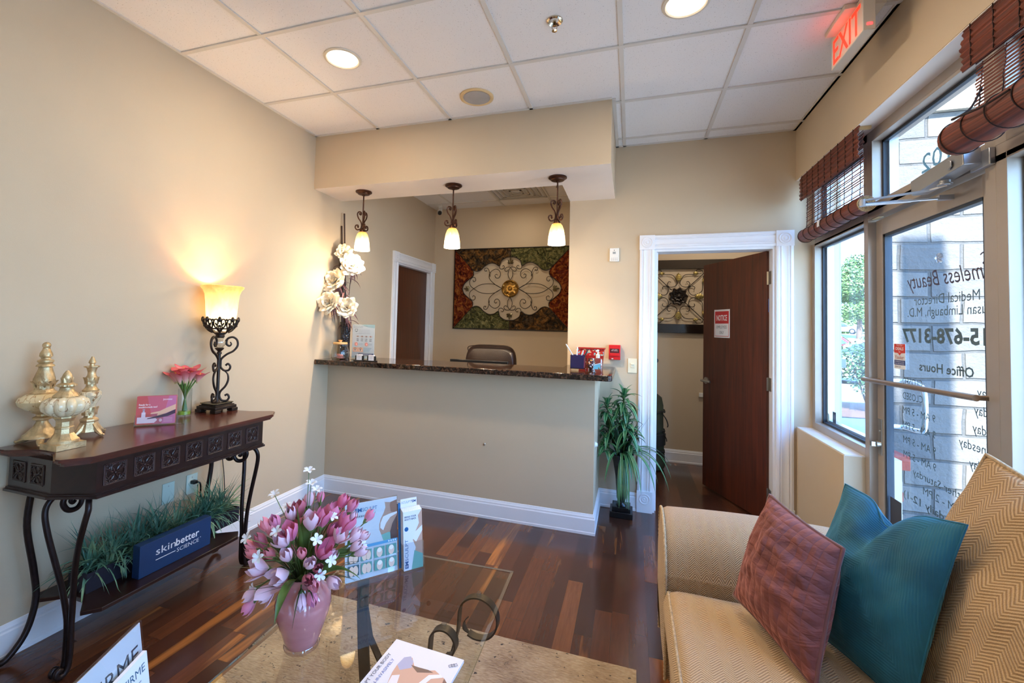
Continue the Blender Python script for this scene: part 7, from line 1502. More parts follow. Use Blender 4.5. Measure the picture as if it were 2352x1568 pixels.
pr.text('TONE & SCULPT YOUR BODY', 0.020, 0.005, 0.225, 0.011, (92, 98, 124), rot=R(90)).text('NON-INVASIVELY', 0.041, 0.085, 0.130, 0.010, (110, 130, 196), rot=R(90))
for k in range(3): pr.line([(0.196 + 0.006 * k, 0.252 + 0.004 * k), (0.202 + 0.006 * k, 0.260 + 0.004 * k), (0.208 + 0.006 * k, 0.254 + 0.004 * k), (0.202 + 0.006 * k, 0.246 + 0.004 * k), (0.196 + 0.006 * k, 0.252 + 0.004 * k)], 0.0016, (96, 100, 128))
pr.build('print', t)
# ================================================================ sofa and cushions
def mat_herring(name, c1, c2, w=0.040, p=0.0075, amt=1.0, soft=0.30):
    m, n, l, b = _new(name); u = n.new('ShaderNodeUVMap'); s = n.new('ShaderNodeSeparateXYZ')
    mp = n.new('ShaderNodeMapping'); ns = n.new('ShaderNodeTexNoise'); ns.inputs['Scale'].default_value = 30; l.new(u.outputs[0], ns.inputs['Vector'])
    wob = n.new('ShaderNodeMix'); wob.data_type = 'VECTOR'; wob.inputs[0].default_value = 0.0022; l.new(u.outputs[0], wob.inputs[4]); l.new(ns.outputs['Color'], wob.inputs[5]); l.new(wob.outputs[1], s.inputs[0])
    U_, V_ = s.outputs['X'], s.outputs['Y']
    z = math_n(n, l, 'ABSOLUTE', math_n(n, l, 'SUBTRACT', math_n(n, l, 'FRACT', math_n(n, l, 'DIVIDE', U_, w)), 0.5))
    ph = math_n(n, l, 'DIVIDE', math_n(n, l, 'ADD', V_, math_n(n, l, 'MULTIPLY', z, w * 0.95)), p)
    tri = math_n(n, l, 'ABSOLUTE', math_n(n, l, 'SUBTRACT', math_n(n, l, 'FRACT', ph), 0.5))
    yn = noise_n(n, l, coords(n, l), 420, 2); big = noise_n(n, l, coords(n, l), 5, 3)
    k = math_n(n, l, 'ADD', tri, math_n(n, l, 'MULTIPLY', math_n(n, l, 'SUBTRACT', yn, 0.5), 0.35))
    c = ramp(n, l, k, [(0.10, lin(c2)), (0.10 + soft, lin(c1))])
    l.new(mix_n(n, l, math_n(n, l, 'MULTIPLY', big, 0.18), c, lin(c2)), b.inputs['Base Color'])
    b.inputs['Roughness'].default_value = 0.95; b.inputs['Sheen Weight'].default_value = 0.25; bump(n, l, b, k, 0.9, 0.004); return m
HER = mat_herring('tan_herringbone', (222, 190, 148), (138, 104, 66)); HER2 = mat_herring('tan_herringbone_fine', (224, 190, 142), (166, 128, 84), w=0.060, p=0.0095)
WELT = M('tan_welt', lin((196, 170, 134)), rough=0.95, var=0.25, vscale=120, bmp=0.6, bscale=400)
sf = thing('sofa', 'tan herringbone sofa with a rolled arm, its back to the storefront windows', 'sofa', (3.1, -2.1, 0))
X0s, X1s = 2.625, 3.50
sec = [(-1.375, 0.10), (-1.375, 0.455), (-1.372, 0.50), (-1.345, 0.555), (-1.295, 0.605), (-1.225, 0.640), (-1.15, 0.655), (-1.07, 0.648), (-1.01, 0.622), (-0.975, 0.575), (-0.965, 0.51), (-0.985, 0.44), (-1.0, 0.36), (-1.0, 0.07)]
secb = bez([Vector(q) for q in sec], 5); sl_ = [0.0]
for i in range(1, len(secb)): sl_.append(sl_[-1] + (secb[i] - secb[i - 1]).length)
def armf(u, v):
    i = min(len(secb) - 1, int(round(v * (len(secb) - 1)))); q = secb[i]; x = X0s + (X1s - X0s) * u
    cxy = Vector((-1.17, 0.36)); k = 1 - 0.035 * (1 - min(1, u / 0.03)) ** 2
    q2 = cxy + (q - cxy) * k; return (x, q2.x, q2.y + 0.012 * sin(pi * min(1, u * 1.2)) * (q.y > 0.5))
mb = MB().grid(armf, 40, len(secb) - 1, uvf=lambda u, v: (u * 0.87, sl_[min(len(secb) - 1, int(round(v * (len(secb) - 1))))]))
arm = mb.build('rolled_arm', HER, sf, smooth=80)
mb = MB(); fc = [(X0s - 0.004, -1.17 + (q.x + 1.17) * 0.965, 0.36 + (q.y - 0.36) * 0.965) for q in secb]; c = (X0s - 0.022, -1.17, 0.38); mid = [tuple(Vector(c) + (Vector(p) - Vector(c)) * 0.6 + Vector((-0.004, 0, 0))) for p in fc]
o = mb.add(fc + mid + [c], []); N_ = len(fc)
for i in range(N_ - 1):
    mb.f += [(o + i, o + i + 1, o + N_ + i + 1, o + N_ + i), (o + N_ + i, o + N_ + i + 1, o + 2 * N_)]; mb.m += [0, 0]; mb.fl += [False, False]
for i, p in enumerate(fc + mid + [c]): mb.uv[o + i] = (p[1], p[2])
mb.build('arm_front', HER, sf, smooth=80)
def twist_pipe(pts, r, parent, nm='welt'):
    P = [Vector(p) for p in pts]; L = 0; rr = []
    dense = []
    for i in range(len(P) - 1):
        n_ = max(1, int((P[i + 1] - P[i]).length / 0.004))
        for k in range(n_): dense.append(P[i].lerp(P[i + 1], k / n_))
    dense.append(P[-1]); return MB().tube(dense, [r * (1 + 0.14 * sin(i * 1.6)) for i in range(len(dense))], 8).build(nm, WELT, parent, smooth=80)
twist_pipe([(X0s - 0.004, -1.17 + (q.x + 1.17) * 0.985, 0.36 + (q.y - 0.36) * 0.985) for q in secb], 0.0055, sf)
# base front rail, seat cushion
mb = MB(); mb.grid(lambda u, v: (X0s + 0.018 - 0.008 * sin(pi * v), -1.37 - 1.75 * u, 0.06 + 0.245 * v), 20, 8, uvf=lambda u, v: (u * 1.75, v * 0.245)); mb.build('front_rail', HER, sf, smooth=80)
def seatf(y0, y1):
    def f(u, v):
        # v wraps: front bottom -> front top -> top -> back
        x0, x1 = X0s + 0.004, 3.36; zt = 0.462; zb = 0.305
        y = y0 + (y1 - y0) * u; eu = min(1, min(u, 1 - u) / 0.05); ed = sqrt(max(0, 1 - (1 - eu) ** 2))
        if v < 0.2: t_ = v / 0.2; return (x0 - 0.018 * sin(pi * t_), y, zb + (zt - 0.012 - zb) * t_)
        t_ = (v - 0.2) / 0.8; x = x0 + (x1 - x0) * t_; cr_ = sqrt(max(0, 1 - (1 - min(1, t_ / 0.06)) ** 2))
        return (x, y, zt - 0.022 + 0.022 * cr_ * ed + 0.020 * sin(pi * t_) * sin(pi * u) + 0.004 * noise.noise(Vector((x * 5, y * 5, 0))))
    return f
for (y0, y1) in ((-1.385, -2.22), (-2.23, -3.06)):
    mb = MB().grid(seatf(y0, y1), 40, 60, uvf=lambda u, v: (v * 0.92 if v > 0.2 else v * 0.8, u * 0.84)); mb.box((X0s + 0.02, y1 + 0.005, 0.31), (3.35, y0 - 0.005, 0.43)); mb.build('seat_cushion', HER2, sf, smooth=80)
    twist_pipe([(X0s + 0.006, y0 - 0.004, 0.31), (X0s + 0.002, y0 - 0.006, 0.40), (X0s + 0.004, y0 - 0.010, 0.443), (X0s + 0.004, y1 + 0.01, 0.443)], 0.0055, sf)
    twist_pipe([(X0s + 0.004, y0 - 0.010, 0.443), (3.2, y0 - 0.012, 0.445)], 0.0055, sf)
mb = MB().box((X0s + 0.06, -3.1, 0.06), (3.50, -1.02, 0.30)); mb.build('frame', WELT, sf, smooth=0, bev=0.01)
def backf(u, v):
    # sofa back behind the loose cushion
    y = -1.03 - 2.05 * u; p = bez([Vector((3.36, 0.30)), Vector((3.42, 0.50)), Vector((3.455, 0.64)), Vector((3.51, 0.675)), Vector((3.565, 0.64)), Vector((3.575, 0.40)), Vector((3.575, 0.07))], 6); q = p[min(len(p) - 1, int(round(v * (len(p) - 1))))]
    return (q.x, y, q.y - 0.05 * (max(0, 0.12 - u) / 0.12) ** 2 * (q.y > 0.5))
MB().grid(backf, 20, 36, uvf=lambda u, v: (u * 2.05, v * 1.3)).build('back_frame', HER, sf, smooth=80)
mb = MB()
for x in (2.68, 3.50):
    for y in (-1.06, -3.04): mb.box((x - 0.03, y - 0.03, 0.013 if x < 2.6 else 0.001), (x + 0.03, y + 0.03, 0.07))
for k, (x, y) in enumerate(((2.69, -1.06), (3.50, -1.06), (2.69, -3.04), (3.50, -3.04))): MB().box((x - 0.03, y - 0.03, 0.001), (x + 0.03, y + 0.03, 0.075)).build('foot', ESP, sf)
def pillow(corner, T, nu=40, nv=40, pinch=0.10, wr=0.0, uvs=(0.5, 0.5), seed=0, chop=0.0, belly=0.55, sag=0.0):
    """corner: 4 points c00,c10,c11,c01 (Vectors); returns (front fn, back fn, boundary)"""
    c00, c10, c11, c01 = [Vector(c) for c in corner]
    nrm = ((c10 - c00) + (c11 - c01)).cross((c01 - c00) + (c11 - c10)).normalized(); C_ = (c00 + c10 + c11 + c01) / 4
    def base(u, v):
        p = (c00 * (1 - u) + c10 * u) * (1 - v) + (c01 * (1 - u) + c11 * u) * v
        k = pinch * 4 * ((u - 0.5) ** 2 + 0 * 1)
        du, dv = u - 0.5, v - 0.5
        pull = pinch * (abs(du) * 2) ** 3 * (1 - (2 * dv) ** 2) * (1 if du > 0 else -1)
        pull2 = pinch * (abs(dv) * 2) ** 3 * (1 - (2 * du) ** 2) * (1 if dv > 0 else -1)
        ex = ((c10 - c00) + (c11 - c01)) / 2; ey = ((c01 - c00) + (c11 - c10)) / 2
        p = p - ex * pull * 0.5 - ey * pull2 * 0.5
        if chop: p = p - ey * chop * math.exp(-((du) / 0.13) ** 2) * max(0, (v - 0.45) / 0.55) ** 1.5
        return p
    def th(u, v):
        e = (sin(pi * u) * sin(pi * v)); return T / 2 * (max(0, e) ** belly)
    def f(sgn):
        def g(u, v):
            p = base(u, v); t_ = th(u, v); w_ = 0
            if wr:
                q = Vector((u * 6 + seed, v * 6, sgn)); w_ = wr * (noise.noise(q) + 0.5 * noise.noise(q * 2.3)) * min(1, 4 * min(u, v, 1 - u, 1 - v) + 0.1)
                if chop: w_ -= 0.10 * math.exp(-((u - 0.5 + 0.02) / 0.06) ** 2) * max(0, (v - 0.6) / 0.4) * (0.4 + t_ * 4)
            return p + nrm * (sgn * t_ + w_)
        return g
    bd = [base(i / 40, 0) for i in range(40)] + [base(1, i / 40) for i in range(40)] + [base(1 - i / 40, 1) for i in range(40)] + [base(0, 1 - i / 40) for i in range(40)]
    return f(1), f(-1), bd
def make_pillow(root, corner, T, mats, uvs, welt=None, wr_=0.0055, nm='cushion_cover', extra=None, **kw):
    f, g, bd = pillow(corner, T, **kw)
    ff = (lambda u, v: f(u, v) + extra(u, v)) if extra else f
    mb = MB().grid(ff, 56, 56, uvf=lambda u, v: (u * uvs[0], v * uvs[1])); mb.grid(lambda u, v: g(1 - u, v), 40, 40, 0 if len(mats) == 1 else 1, uvf=lambda u, v: (u * uvs[0], v * uvs[1])); mb.build(nm, mats, root, smooth=85)
    if welt: MB().tube(bd, wr_, 8, closed=True).build('piping', welt, root, smooth=85)
# loose back cushion: tall, peaked corner
make_pillow(sf, [(3.265, -1.43, 0.45), (3.24, -2.25, 0.45), (3.44, -2.40, 0.98), (3.425, -1.645, 1.115)], 0.15, [HER2], (0.62, 0.62), WELT, nm='back_cushion', pinch=0.02, wr=0.012, seed=3, belly=0.42)
make_pillow(sf, [(3.235, -2.25, 0.45), (3.20, -2.95, 0.45), (3.40, -3.0, 1.0), (3.40, -2.44, 1.0)], 0.20, [HER2], (0.62, 0.62), WELT, nm='back_cushion', pinch=0.08, wr=0.01, seed=9, belly=0.5)
def mat_velvet(name, c1, c2, scale=160):
    m, n, l, b = _new(name); u = n.new('ShaderNodeUVMap'); s = n.new('ShaderNodeSeparateXYZ'); l.new(u.outputs[0], s.inputs[0])
    dx = math_n(n, l, 'SUBTRACT', s.outputs[0], 0.2); dy = math_n(n, l, 'SUBTRACT', s.outputs[1], 0.2)
    rd = math_n(n, l, 'MAXIMUM', math_n(n, l, 'ABSOLUTE', math_n(n, l, 'ADD', dx, math_n(n, l, 'MULTIPLY', dy, 0.25))), math_n(n, l, 'ABSOLUTE', dy))
    fr_ = math_n(n, l, 'ABSOLUTE', math_n(n, l, 'SUBTRACT', math_n(n, l, 'FRACT', math_n(n, l, 'MULTIPLY', rd, scale)), 0.5))
    big = noise_n(n, l, coords(n, l), 7, 3)
    l.new(ramp(n, l, big, [(0.3, lin(c1)), (0.7, lin(c2))]), b.inputs['Base Color']); b.inputs['Roughness'].default_value = 0.75
    b.inputs['Sheen Weight'].default_value = 1.0; b.inputs['Sheen Roughness'].default_value = 0.35; b.inputs['Sheen Tint'].default_value = (*lin((120, 190, 220)), 1)
    bump(n, l, b, fr_, 0.55, 0.003); return m
VEL = mat_velvet('teal_velvet', (18, 84, 108), (28, 112, 140))
t = thing('throw_cushion', 'teal velvet throw cushion with a dented top, leaning on the back cushion', 'cushion', (3.17, -1.6, 0.46))
make_pillow(t, [(3.02, -1.47, 0.478), (3.165, -1.83, 0.478), (3.292, -1.805, 0.968), (3.205, -1.360, 0.915)], 0.140, [VEL], (0.40, 0.40), VEL, wr_=0.0025, nm='cover', pinch=0.07, wr=0.010, seed=5, chop=0.13, belly=0.55)
def mat_quilt():
    m, n, l, b = _new('mauve_quilted_velvet'); u = n.new('ShaderNodeUVMap'); s = n.new('ShaderNodeSeparateXYZ'); l.new(u.outputs[0], s.inputs[0])
    hs = []
    for o_ in (0, 1):
        d = math_n(n, l, 'ABSOLUTE', math_n(n, l, 'SUBTRACT', math_n(n, l, 'FRACT', math_n(n, l, 'DIVIDE', s.outputs[o_], 0.036)), 0.5)); hs.append(math_n(n, l, 'POWER', math_n(n, l, 'SUBTRACT', 1.0, math_n(n, l, 'MULTIPLY', d, 2.0)), 0.5))
    h = math_n(n, l, 'MULTIPLY', hs[0], hs[1]); big = noise_n(n, l, coords(n, l, (1, 1, 5)), 6, 3, 0.6, 0.8)
    l.new(ramp(n, l, big, [(0.3, lin((104, 54, 48))), (0.7, lin((146, 82, 72)))]), b.inputs['Base Color']); b.inputs['Roughness'].default_value = 0.8
    b.inputs['Sheen Weight'].default_value = 0.7; b.inputs['Sheen Roughness'].default_value = 0.4; b.inputs['Sheen Tint'].default_value = (*lin((230, 160, 150)), 1)
    bump(n, l, b, math_n(n, l, 'ADD', h, math_n(n, l, 'MULTIPLY', big, 2.2)), 0.7, 0.007); return m
QU = mat_quilt(); MW = M('mauve_piping', lin((110, 62, 58)), rough=0.8, var=0.2, sheen=0.5)
t = thing('throw_cushion', 'quilted mauve brown throw cushion standing in front of the teal one', 'cushion', (2.98, -1.62, 0.46))
def wrk(u, v): return Vector((-0.5, -0.8, 0.2)) * (0.006 * sin(26 * v + 5 * u + 2.5 * sin(4 * u)) * sin(pi * u) * sin(pi * v))
make_pillow(t, [(2.835, -1.475, 0.52), (2.962, -1.82, 0.488), (3.088, -1.655, 0.805), (2.960, -1.415, 0.862)], 0.19, [QU], (0.40, 0.40), MW, wr_=0.0055, nm='cover', pinch=0.05, wr=0.012, seed=8, belly=0.5, extra=wrk)
# ================================================================ bamboo roll-up blinds
m, n, l, b = _new('bamboo_reed'); v = coords(n, l, (6, 0.8, 130)); f = noise_n(n, l, v, 1.0, 4, 0.6, 0.2)
l.new(ramp(n, l, f, [(0.3, lin((66, 26, 16))), (0.55, lin((116, 52, 30))), (0.8, lin((150, 78, 46)))]), b.inputs['Base Color']); b.inputs['Roughness'].default_value = 0.5; bump(n, l, b, f, 0.9, 0.004); REED = m
CORD = M('dark_cord', lin((40, 20, 16)), rough=0.8); REEDE = M('reed_end', lin((170, 140, 96)), rough=0.7, var=0.5, vscale=120)
def blind(y0, y1, label, zt, zv, zr, xr_, rr_, seed, cordloop=None):
    """y0 (far, larger y) to y1"""
    rnd = random.Random(seed); t = thing('bamboo_blind', label, 'blind', (3.68, (y0 + y1) / 2, zr - rr_)); L = y0 - y1
    def wav(z): return 0.006 * sin(z * 70 + seed) + 0.004 * sin(z * 31)
    mb = MB(); mb.grid(lambda u, v: (3.640 + 0.004 * sin(v * 40) + 0.010 * v * (1 if seed == 1 else 0.4) * 0, y0 - L * u + wav(zt - (zt - zv) * v) * (1 if u in (0.0, 1.0) else 0.3), zt - (zt - zv) * v), 40, 24); mb.build('valance', REED, t, smooth=30, solid=0.004)
    mb = MB(); z = zt - 0.02; k = 0
    while z > zr + rr_ * 0.6:
        w_ = rnd.choice((0.0016, 0.0030, 0.006, 0.007)); e = rnd.uniform(-.008, .008); x = 3.672 - (3.672 - xr_) * 0.25 * (zt - z) / (zt - zr)
        yy0 = y0 - 0.03 + e; yy1 = y1 + 0.02 + e
        mb.obox((x, (yy0 + yy1) / 2, z), (0.0009, 0, 0), (0, (yy0 - yy1) / 2, 0.0), (0, 0, w_ / 2)); z -= w_ + rnd.uniform(0.004, 0.009); k += 1
    mb.build('slat_panel', REED, t, smooth=0)
    mb = MB()
    for i in range(40):
        pass
    ax = [Vector((xr_, y0 - 0.04 - (L + 0.0) * i / 20, zr + 0.003 * sin(i))) for i in range(21)]
    mb.tube(ax, [rr_ * (1 + 0.03 * sin(2.1 * i)) for i in range(21)], 28, up=(0, 0, 1)); mb.build('rolled_bottom', REED, t, smooth=60)
    for ye, s_ in ((ax[0].y, 1), (ax[-1].y, -1)):
        mb = MB(); sp = [(xr_ + (0.008 + (rr_ - 0.010) * i / 90) * cos(i * 0.42), ye + s_ * 0.003, zr + (0.008 + (rr_ - 0.010) * i / 90) * sin(i * 0.42)) for i in range(91)]
        mb.ribbon(sp, 0.012, 0.0035, (0, 1, 0)); mb.build('roll_end', REEDE, t, smooth=60)
    mb = MB(); n_ = max(4, int(L / 0.11))
    for i in range(n_ + 1):
        y = y0 - 0.05 - (L - 0.10) * i / n_
        mb.tube([(3.636, y + 0.002 * sin(k * 2), zt - (zt - zv) * k / 10) for k in range(11)], 0.0022, 5)
        mb.tube([(3.670 - (3.672 - xr_) * 0.25 * k / 10, y + 0.003 * sin(k * 1.7), zv + 0.01 - (zv - zr - rr_ * 0.8) * k / 10) for k in range(11)], 0.002, 5)
        mb.tube([(xr_ + (rr_ + 0.003) * cos(a_), y - 0.01 + 0.006 * sin(a_), zr + (rr_ + 0.003) * sin(a_)) for a_ in [R(12 * k) for k in range(30)]], 0.002, 5, closed=True)
    if cordloop: mb.tube(bez([Vector(p) for p in cordloop], 8), 0.0035, 6)
    mb.build('tie_cords', CORD, t)
    return t
bl1 = blind(0.495, -0.385, 'dark bamboo roll blind over the narrow window beside the staff doorway', 2.574, 2.40, 2.135, 3.655, 0.045, 1)
pr = MB().box((3.6085, 0.06, 2.125), (3.612, 0.095, 2.165)); pr.build('paper_tag', M('white_paper', (1, 1, 1)), bl1, smooth=0)
MB().box((3.645, -0.383, 2.553), (3.700, -0.365, 2.570)).build('headrail', M('raw_wood', lin((190, 158, 112)), rough=0.7), bl1, smooth=0)
blind(-1.185, -3.0, 'large dark bamboo roll blind at the top right corner of the photo', 2.574, 2.42, 2.155, 3.600, 0.058, 2, [(3.66, -1.245, 2.33), (3.63, -1.24, 2.26), (3.575, -1.26, 2.22), (3.53, -1.34, 2.19), (3.53, -1.46, 2.17), (3.54, -1.56, 2.175)])
# ================================================================ outside
CONC = M('concrete_walk', lin((150, 148, 142)), rough=0.9, var=0.06, vscale=2, bmp=0.2, bscale=60); ASPH = M('asphalt', lin((120, 120, 120)), rough=0.95, var=0.06, vscale=1)
struct(MB().box((3.90, -12, -0.10), (16, 9.2, -0.03)).build('ground_walk', CONC, smooth=0), 'concrete walk outside the storefront').name = 'floor_walk'
struct(MB().grid(lambda u, v: (-20 + 110 * u, 9.2 + 110 * v, -0.12 + 1.80 * min(1, max(0, (v * 110 - 14) / 44)) ** 1.3), 10, 40).build('floor_lot', ASPH), 'asphalt parking lot')
for k in range(4): pass
def mat_stone():
    m, n, l, b = _new('split_face_stone'); t = n.new('ShaderNodeTexCoord'); s = n.new('ShaderNodeSeparateXYZ'); l.new(t.outputs['Object'], s.inputs[0])
    c = n.new('ShaderNodeCombineXYZ'); l.new(math_n(n, l, 'ADD', s.outputs[0], s.outputs[1]), c.inputs[0]); l.new(s.outputs[2], c.inputs[1])
    wv = n.new('ShaderNodeTexNoise'); wv.inputs['Scale'].default_value = 2.2; l.new(c.outputs[0], wv.inputs['Vector'])
    mx = n.new('ShaderNodeMix'); mx.data_type = 'VECTOR'; mx.inputs[0].default_value = 0.05; l.new(c.outputs[0], mx.inputs[4]); l.new(wv.outputs['Color'], mx.inputs[5])
    br = n.new('ShaderNodeTexBrick'); br.inputs['Scale'].default_value = 1.0; br.inputs['Brick Width'].default_value = 0.34; br.inputs['Row Height'].default_value = 0.185; br.inputs['Mortar Size'].default_value = 0.012; br.inputs['Mortar Smooth'].default_value = 0.5
    br.inputs['Color1'].default_value = (*lin((104, 100, 96)), 1); br.inputs['Color2'].default_value = (*lin((82, 80, 80)), 1); br.inputs['Mortar'].default_value = (*lin((62, 60, 58)), 1)
    l.new(mx.outputs[1], br.inputs['Vector']); g = noise_n(n, l, coords(n, l), 14, 5, 0.65)
    l.new(mix_n(n, l, math_n(n, l, 'MULTIPLY', g, 0.4), br.outputs['Color'], lin((116, 112, 107))), b.inputs['Base Color']); b.inputs['Roughness'].default_value = 0.95
    bump(n, l, b, math_n(n, l, 'SUBTRACT', math_n(n, l, 'MULTIPLY', g, 1.2), math_n(n, l, 'MULTIPLY', br.outputs['Fac'], 0.8)), 0.9, 0.014); return m
STN = mat_stone(); STU = M('beige_stucco', lin((140, 132, 118)), rough=0.95, var=0.03, bmp=0.3, bscale=200)
struct(MB().box((4.30, 0.80, -0.03), (9.2, 1.08, 3.08)).build('wall_stone', STN, smooth=0, origin=(0, 0, 0)), 'light split stone wall outside the glass door')
struct(MB().box((4.28, 0.76, 3.08), (9.2, 1.08, 5.2)).build('wall_stucco', STU, smooth=0), 'beige stucco band above the stone wall')
struct(MB().box((4.0, -4.1, -0.03), (4.26, -3.55, 6.4)).build('wall_shadow_pier', STN, smooth=0, origin=(0, 0, 0)), 'unseen stone pier added to cast a shadow on the stone wall')  # added out of view; width and height set by the shadow it throws
struct(MB().box((3.90, -6, 2.62), (3.98, 0.76, 5.2)).build('wall_fascia', STU, smooth=0), 'stucco fascia over the storefront')
BRK = M('painted_brick', lin((140, 122, 108)), rough=0.9, var=0.25, vscale=14, bmp=0.5, bscale=60); RBK = M('red_brick', lin((140, 60, 48)), rough=0.9, var=0.2, vscale=20, bmp=0.5, bscale=80)
t = thing('brick_pillar', 'low brick pillar with a red brick cap outside the glass door', 'pillar', (4.06, 0.45, -0.03))
mb = MB()
for k in range(9):
    mb.box((3.96 + 0.004 * (k % 2), 0.33, -0.029 + 0.068 * k), (4.155 - 0.003 * (k % 3), 0.60, -0.029 + 0.068 * k + 0.060), m=(1 if k in (6, 3, 1) else 0))
mb.box((3.97, 0.34, -0.02), (4.145, 0.59, 0.58)); mb.build('shaft', [BRK, RBK], t, smooth=0, bev=0.004)
MB().box((3.945, 0.30, 0.585), (4.180, 0.63, 0.675)).build('cap', RBK, t, bev=0.006)
t = thing('stone_pillar', 'low stone pillar with a flat cap at the edge of the walk, seen through the narrow window', 'pillar', (5.30, 5.35, -0.03))
MB().box((5.0, 5.15, -0.029), (5.58, 5.75, 0.93)).build('shaft', STN, t, smooth=0, origin=None); MB().box((4.93, 5.08, 0.93), (5.66, 5.82, 1.07)).build('cap', CONC, t, bev=0.01)
o = MB().grid(lambda u, v: (5.95 + 4.2 * u, 6.35 + 2.1 * v + 0.5 * u, 0.035 * sin(pi * u) * sin(pi * v) - 0.024), 20, 12).build('mulch_bed', M('mulch', lin((86, 62, 50)), rough=1, var=0.5, vscale=40, bmp=1, bscale=80)); tag(o, 'dark mulch bed under the shrub outside', 'mulch bed', kind='stuff')
m, n, l, b = _new('leaf_green'); oi = noise_n(n, l, coords(n, l), 1.6, 4); l.new(ramp(n, l, oi, [(0.3, lin((54, 88, 38))), (0.6, lin((96, 124, 60))), (0.8, lin((128, 146, 86)))]), b.inputs['Base Color']); b.inputs['Roughness'].default_value = 0.6
b.inputs['Transmission Weight'].default_value = 0.0; LG_ = m
m, n, l, b = _new('shrub_green'); oi = noise_n(n, l, coords(n, l), 6, 4); l.new(ramp(n, l, oi, [(0.3, lin((30, 54, 32))), (0.6, lin((66, 96, 50))), (0.8, lin((112, 132, 80)))]), b.inputs['Base Color']); b.inputs['Roughness'].default_value = 0.5; SG_ = m
def leaves(mb, blobs, n_, s0, s1, seed, shell=0.55):
    rnd = random.Random(seed); tot = sum(b_[3] ** 2 for b_ in blobs)
    for (x, y, z, r_, fz) in blobs:
        for _ in range(int(n_ * r_ * r_ / tot)):
            d = Vector((rnd.gauss(0, 1), rnd.gauss(0, 1), rnd.gauss(0, 1))).normalized(); q = r_ * (shell + (1 - shell) * rnd.random() ** 0.6); p = Vector((x, y, z)) + Vector((d.x * q, d.y * q, d.z * q * fz))
            a = Vector((rnd.gauss(0, 1), rnd.gauss(0, 1), rnd.gauss(0, .6))).normalized(); e = a.cross(d + Vector((0, 0, .3))).normalized(); s_ = rnd.uniform(s0, s1); c_ = a.cross(e).normalized() * s_ * 0.12
            mb.add([p - a * s_, p - e * s_ * 0.5 + c_, p + a * s_, p + e * s_ * 0.5 + c_], [(0, 1, 2, 3)], 0, True)
BARK = M('bark', lin((92, 76, 62)), rough=0.95, var=0.3, vscale=12)
t = thing('shrub', 'leafy green shrub in the mulch bed seen through the narrow window', 'shrub', (6.75, 7.2, 0))
mb = MB(); leaves(mb, [(6.55, 7.1, 0.95, 0.42, .9), (6.95, 7.25, 1.0, 0.5, .9), (6.85, 7.0, 0.62, 0.42, .9), (7.3, 7.5, 0.8, 0.5, 0.9)], 4200, 0.022, 0.045, 2, 0.4); mb.build('foliage', SG_, t, smooth=0)
mb = MB()
for k in range(7): mb.tube([(6.8, 7.15, 0.02), (6.6 + 0.12 * k, 7.0 + 0.06 * k, 0.5), (6.45 + 0.15 * k, 6.95 + 0.08 * k, 0.95)], [0.02, 0.012, 0.005], 6)
mb.build('branches', BARK, t)
def tree(x, y, z0, h, r, label, seed, nl=9000):
    rnd = random.Random(seed); t = thing('tree', label, 'tree', (x, y, z0)); bl = []
    for k in range(16):
        a = rnd.uniform(0, 2 * pi); q = r * rnd.uniform(0.1, 0.75); zz = z0 + h * rnd.uniform(0.32, 0.86); bl.append((x + q * cos(a) * (1.1 - (zz - z0) / h * 0.7), y + q * sin(a) * (1.1 - (zz - z0) / h * 0.7), zz, r * rnd.uniform(0.26, 0.42), 0.75))
    bl.append((x, y, z0 + h * 0.9, r * 0.3, 0.8)); mb = MB(); leaves(mb, bl, nl, 0.10, 0.22, seed, 0.35); mb.build('crown', LG_, t, smooth=0)
    mb = MB().tube([(x, y, z0 - 0.2), (x + 0.1, y, z0 + h * 0.3), (x, y, z0 + h * 0.7)], [0.28, 0.2, 0.08], 10)
    for k in range(6): a = k * 1.1; mb.tube([(x, y, z0 + h * (0.25 + 0.05 * k)), (x + r * 0.5 * cos(a), y + r * 0.5 * sin(a), z0 + h * (0.45 + 0.06 * k))], [0.09, 0.03], 6)
    mb.build('trunk', BARK, t)
tree(26.2, 56, 1.2, 9.3, 4.3, 'big leafy tree across the parking lot, nearest the window post', 3, 12000)
tree(20.5, 56, 1.2, 6.0, 3.2, 'smaller tree at the left of the view through the narrow window', 4, 7000)
tree(33, 58, 1.2, 8.4, 4.0, 'tree on the right behind the big one, mostly hidden by the window post', 8, 6000)
mb = MB(); leaves(mb, [(8 + 4.2 * k, 84 + 2 * sin(k), 3.2 + 0.8 * sin(k * 2.1), 3.4, .9) for k in range(12)], 9000, 0.25, 0.45, 21, 0.4); o = mb.build('distant_trees', LG_, smooth=0); tag(o, 'hazy band of distant trees behind the parking lot', 'trees', kind='stuff')
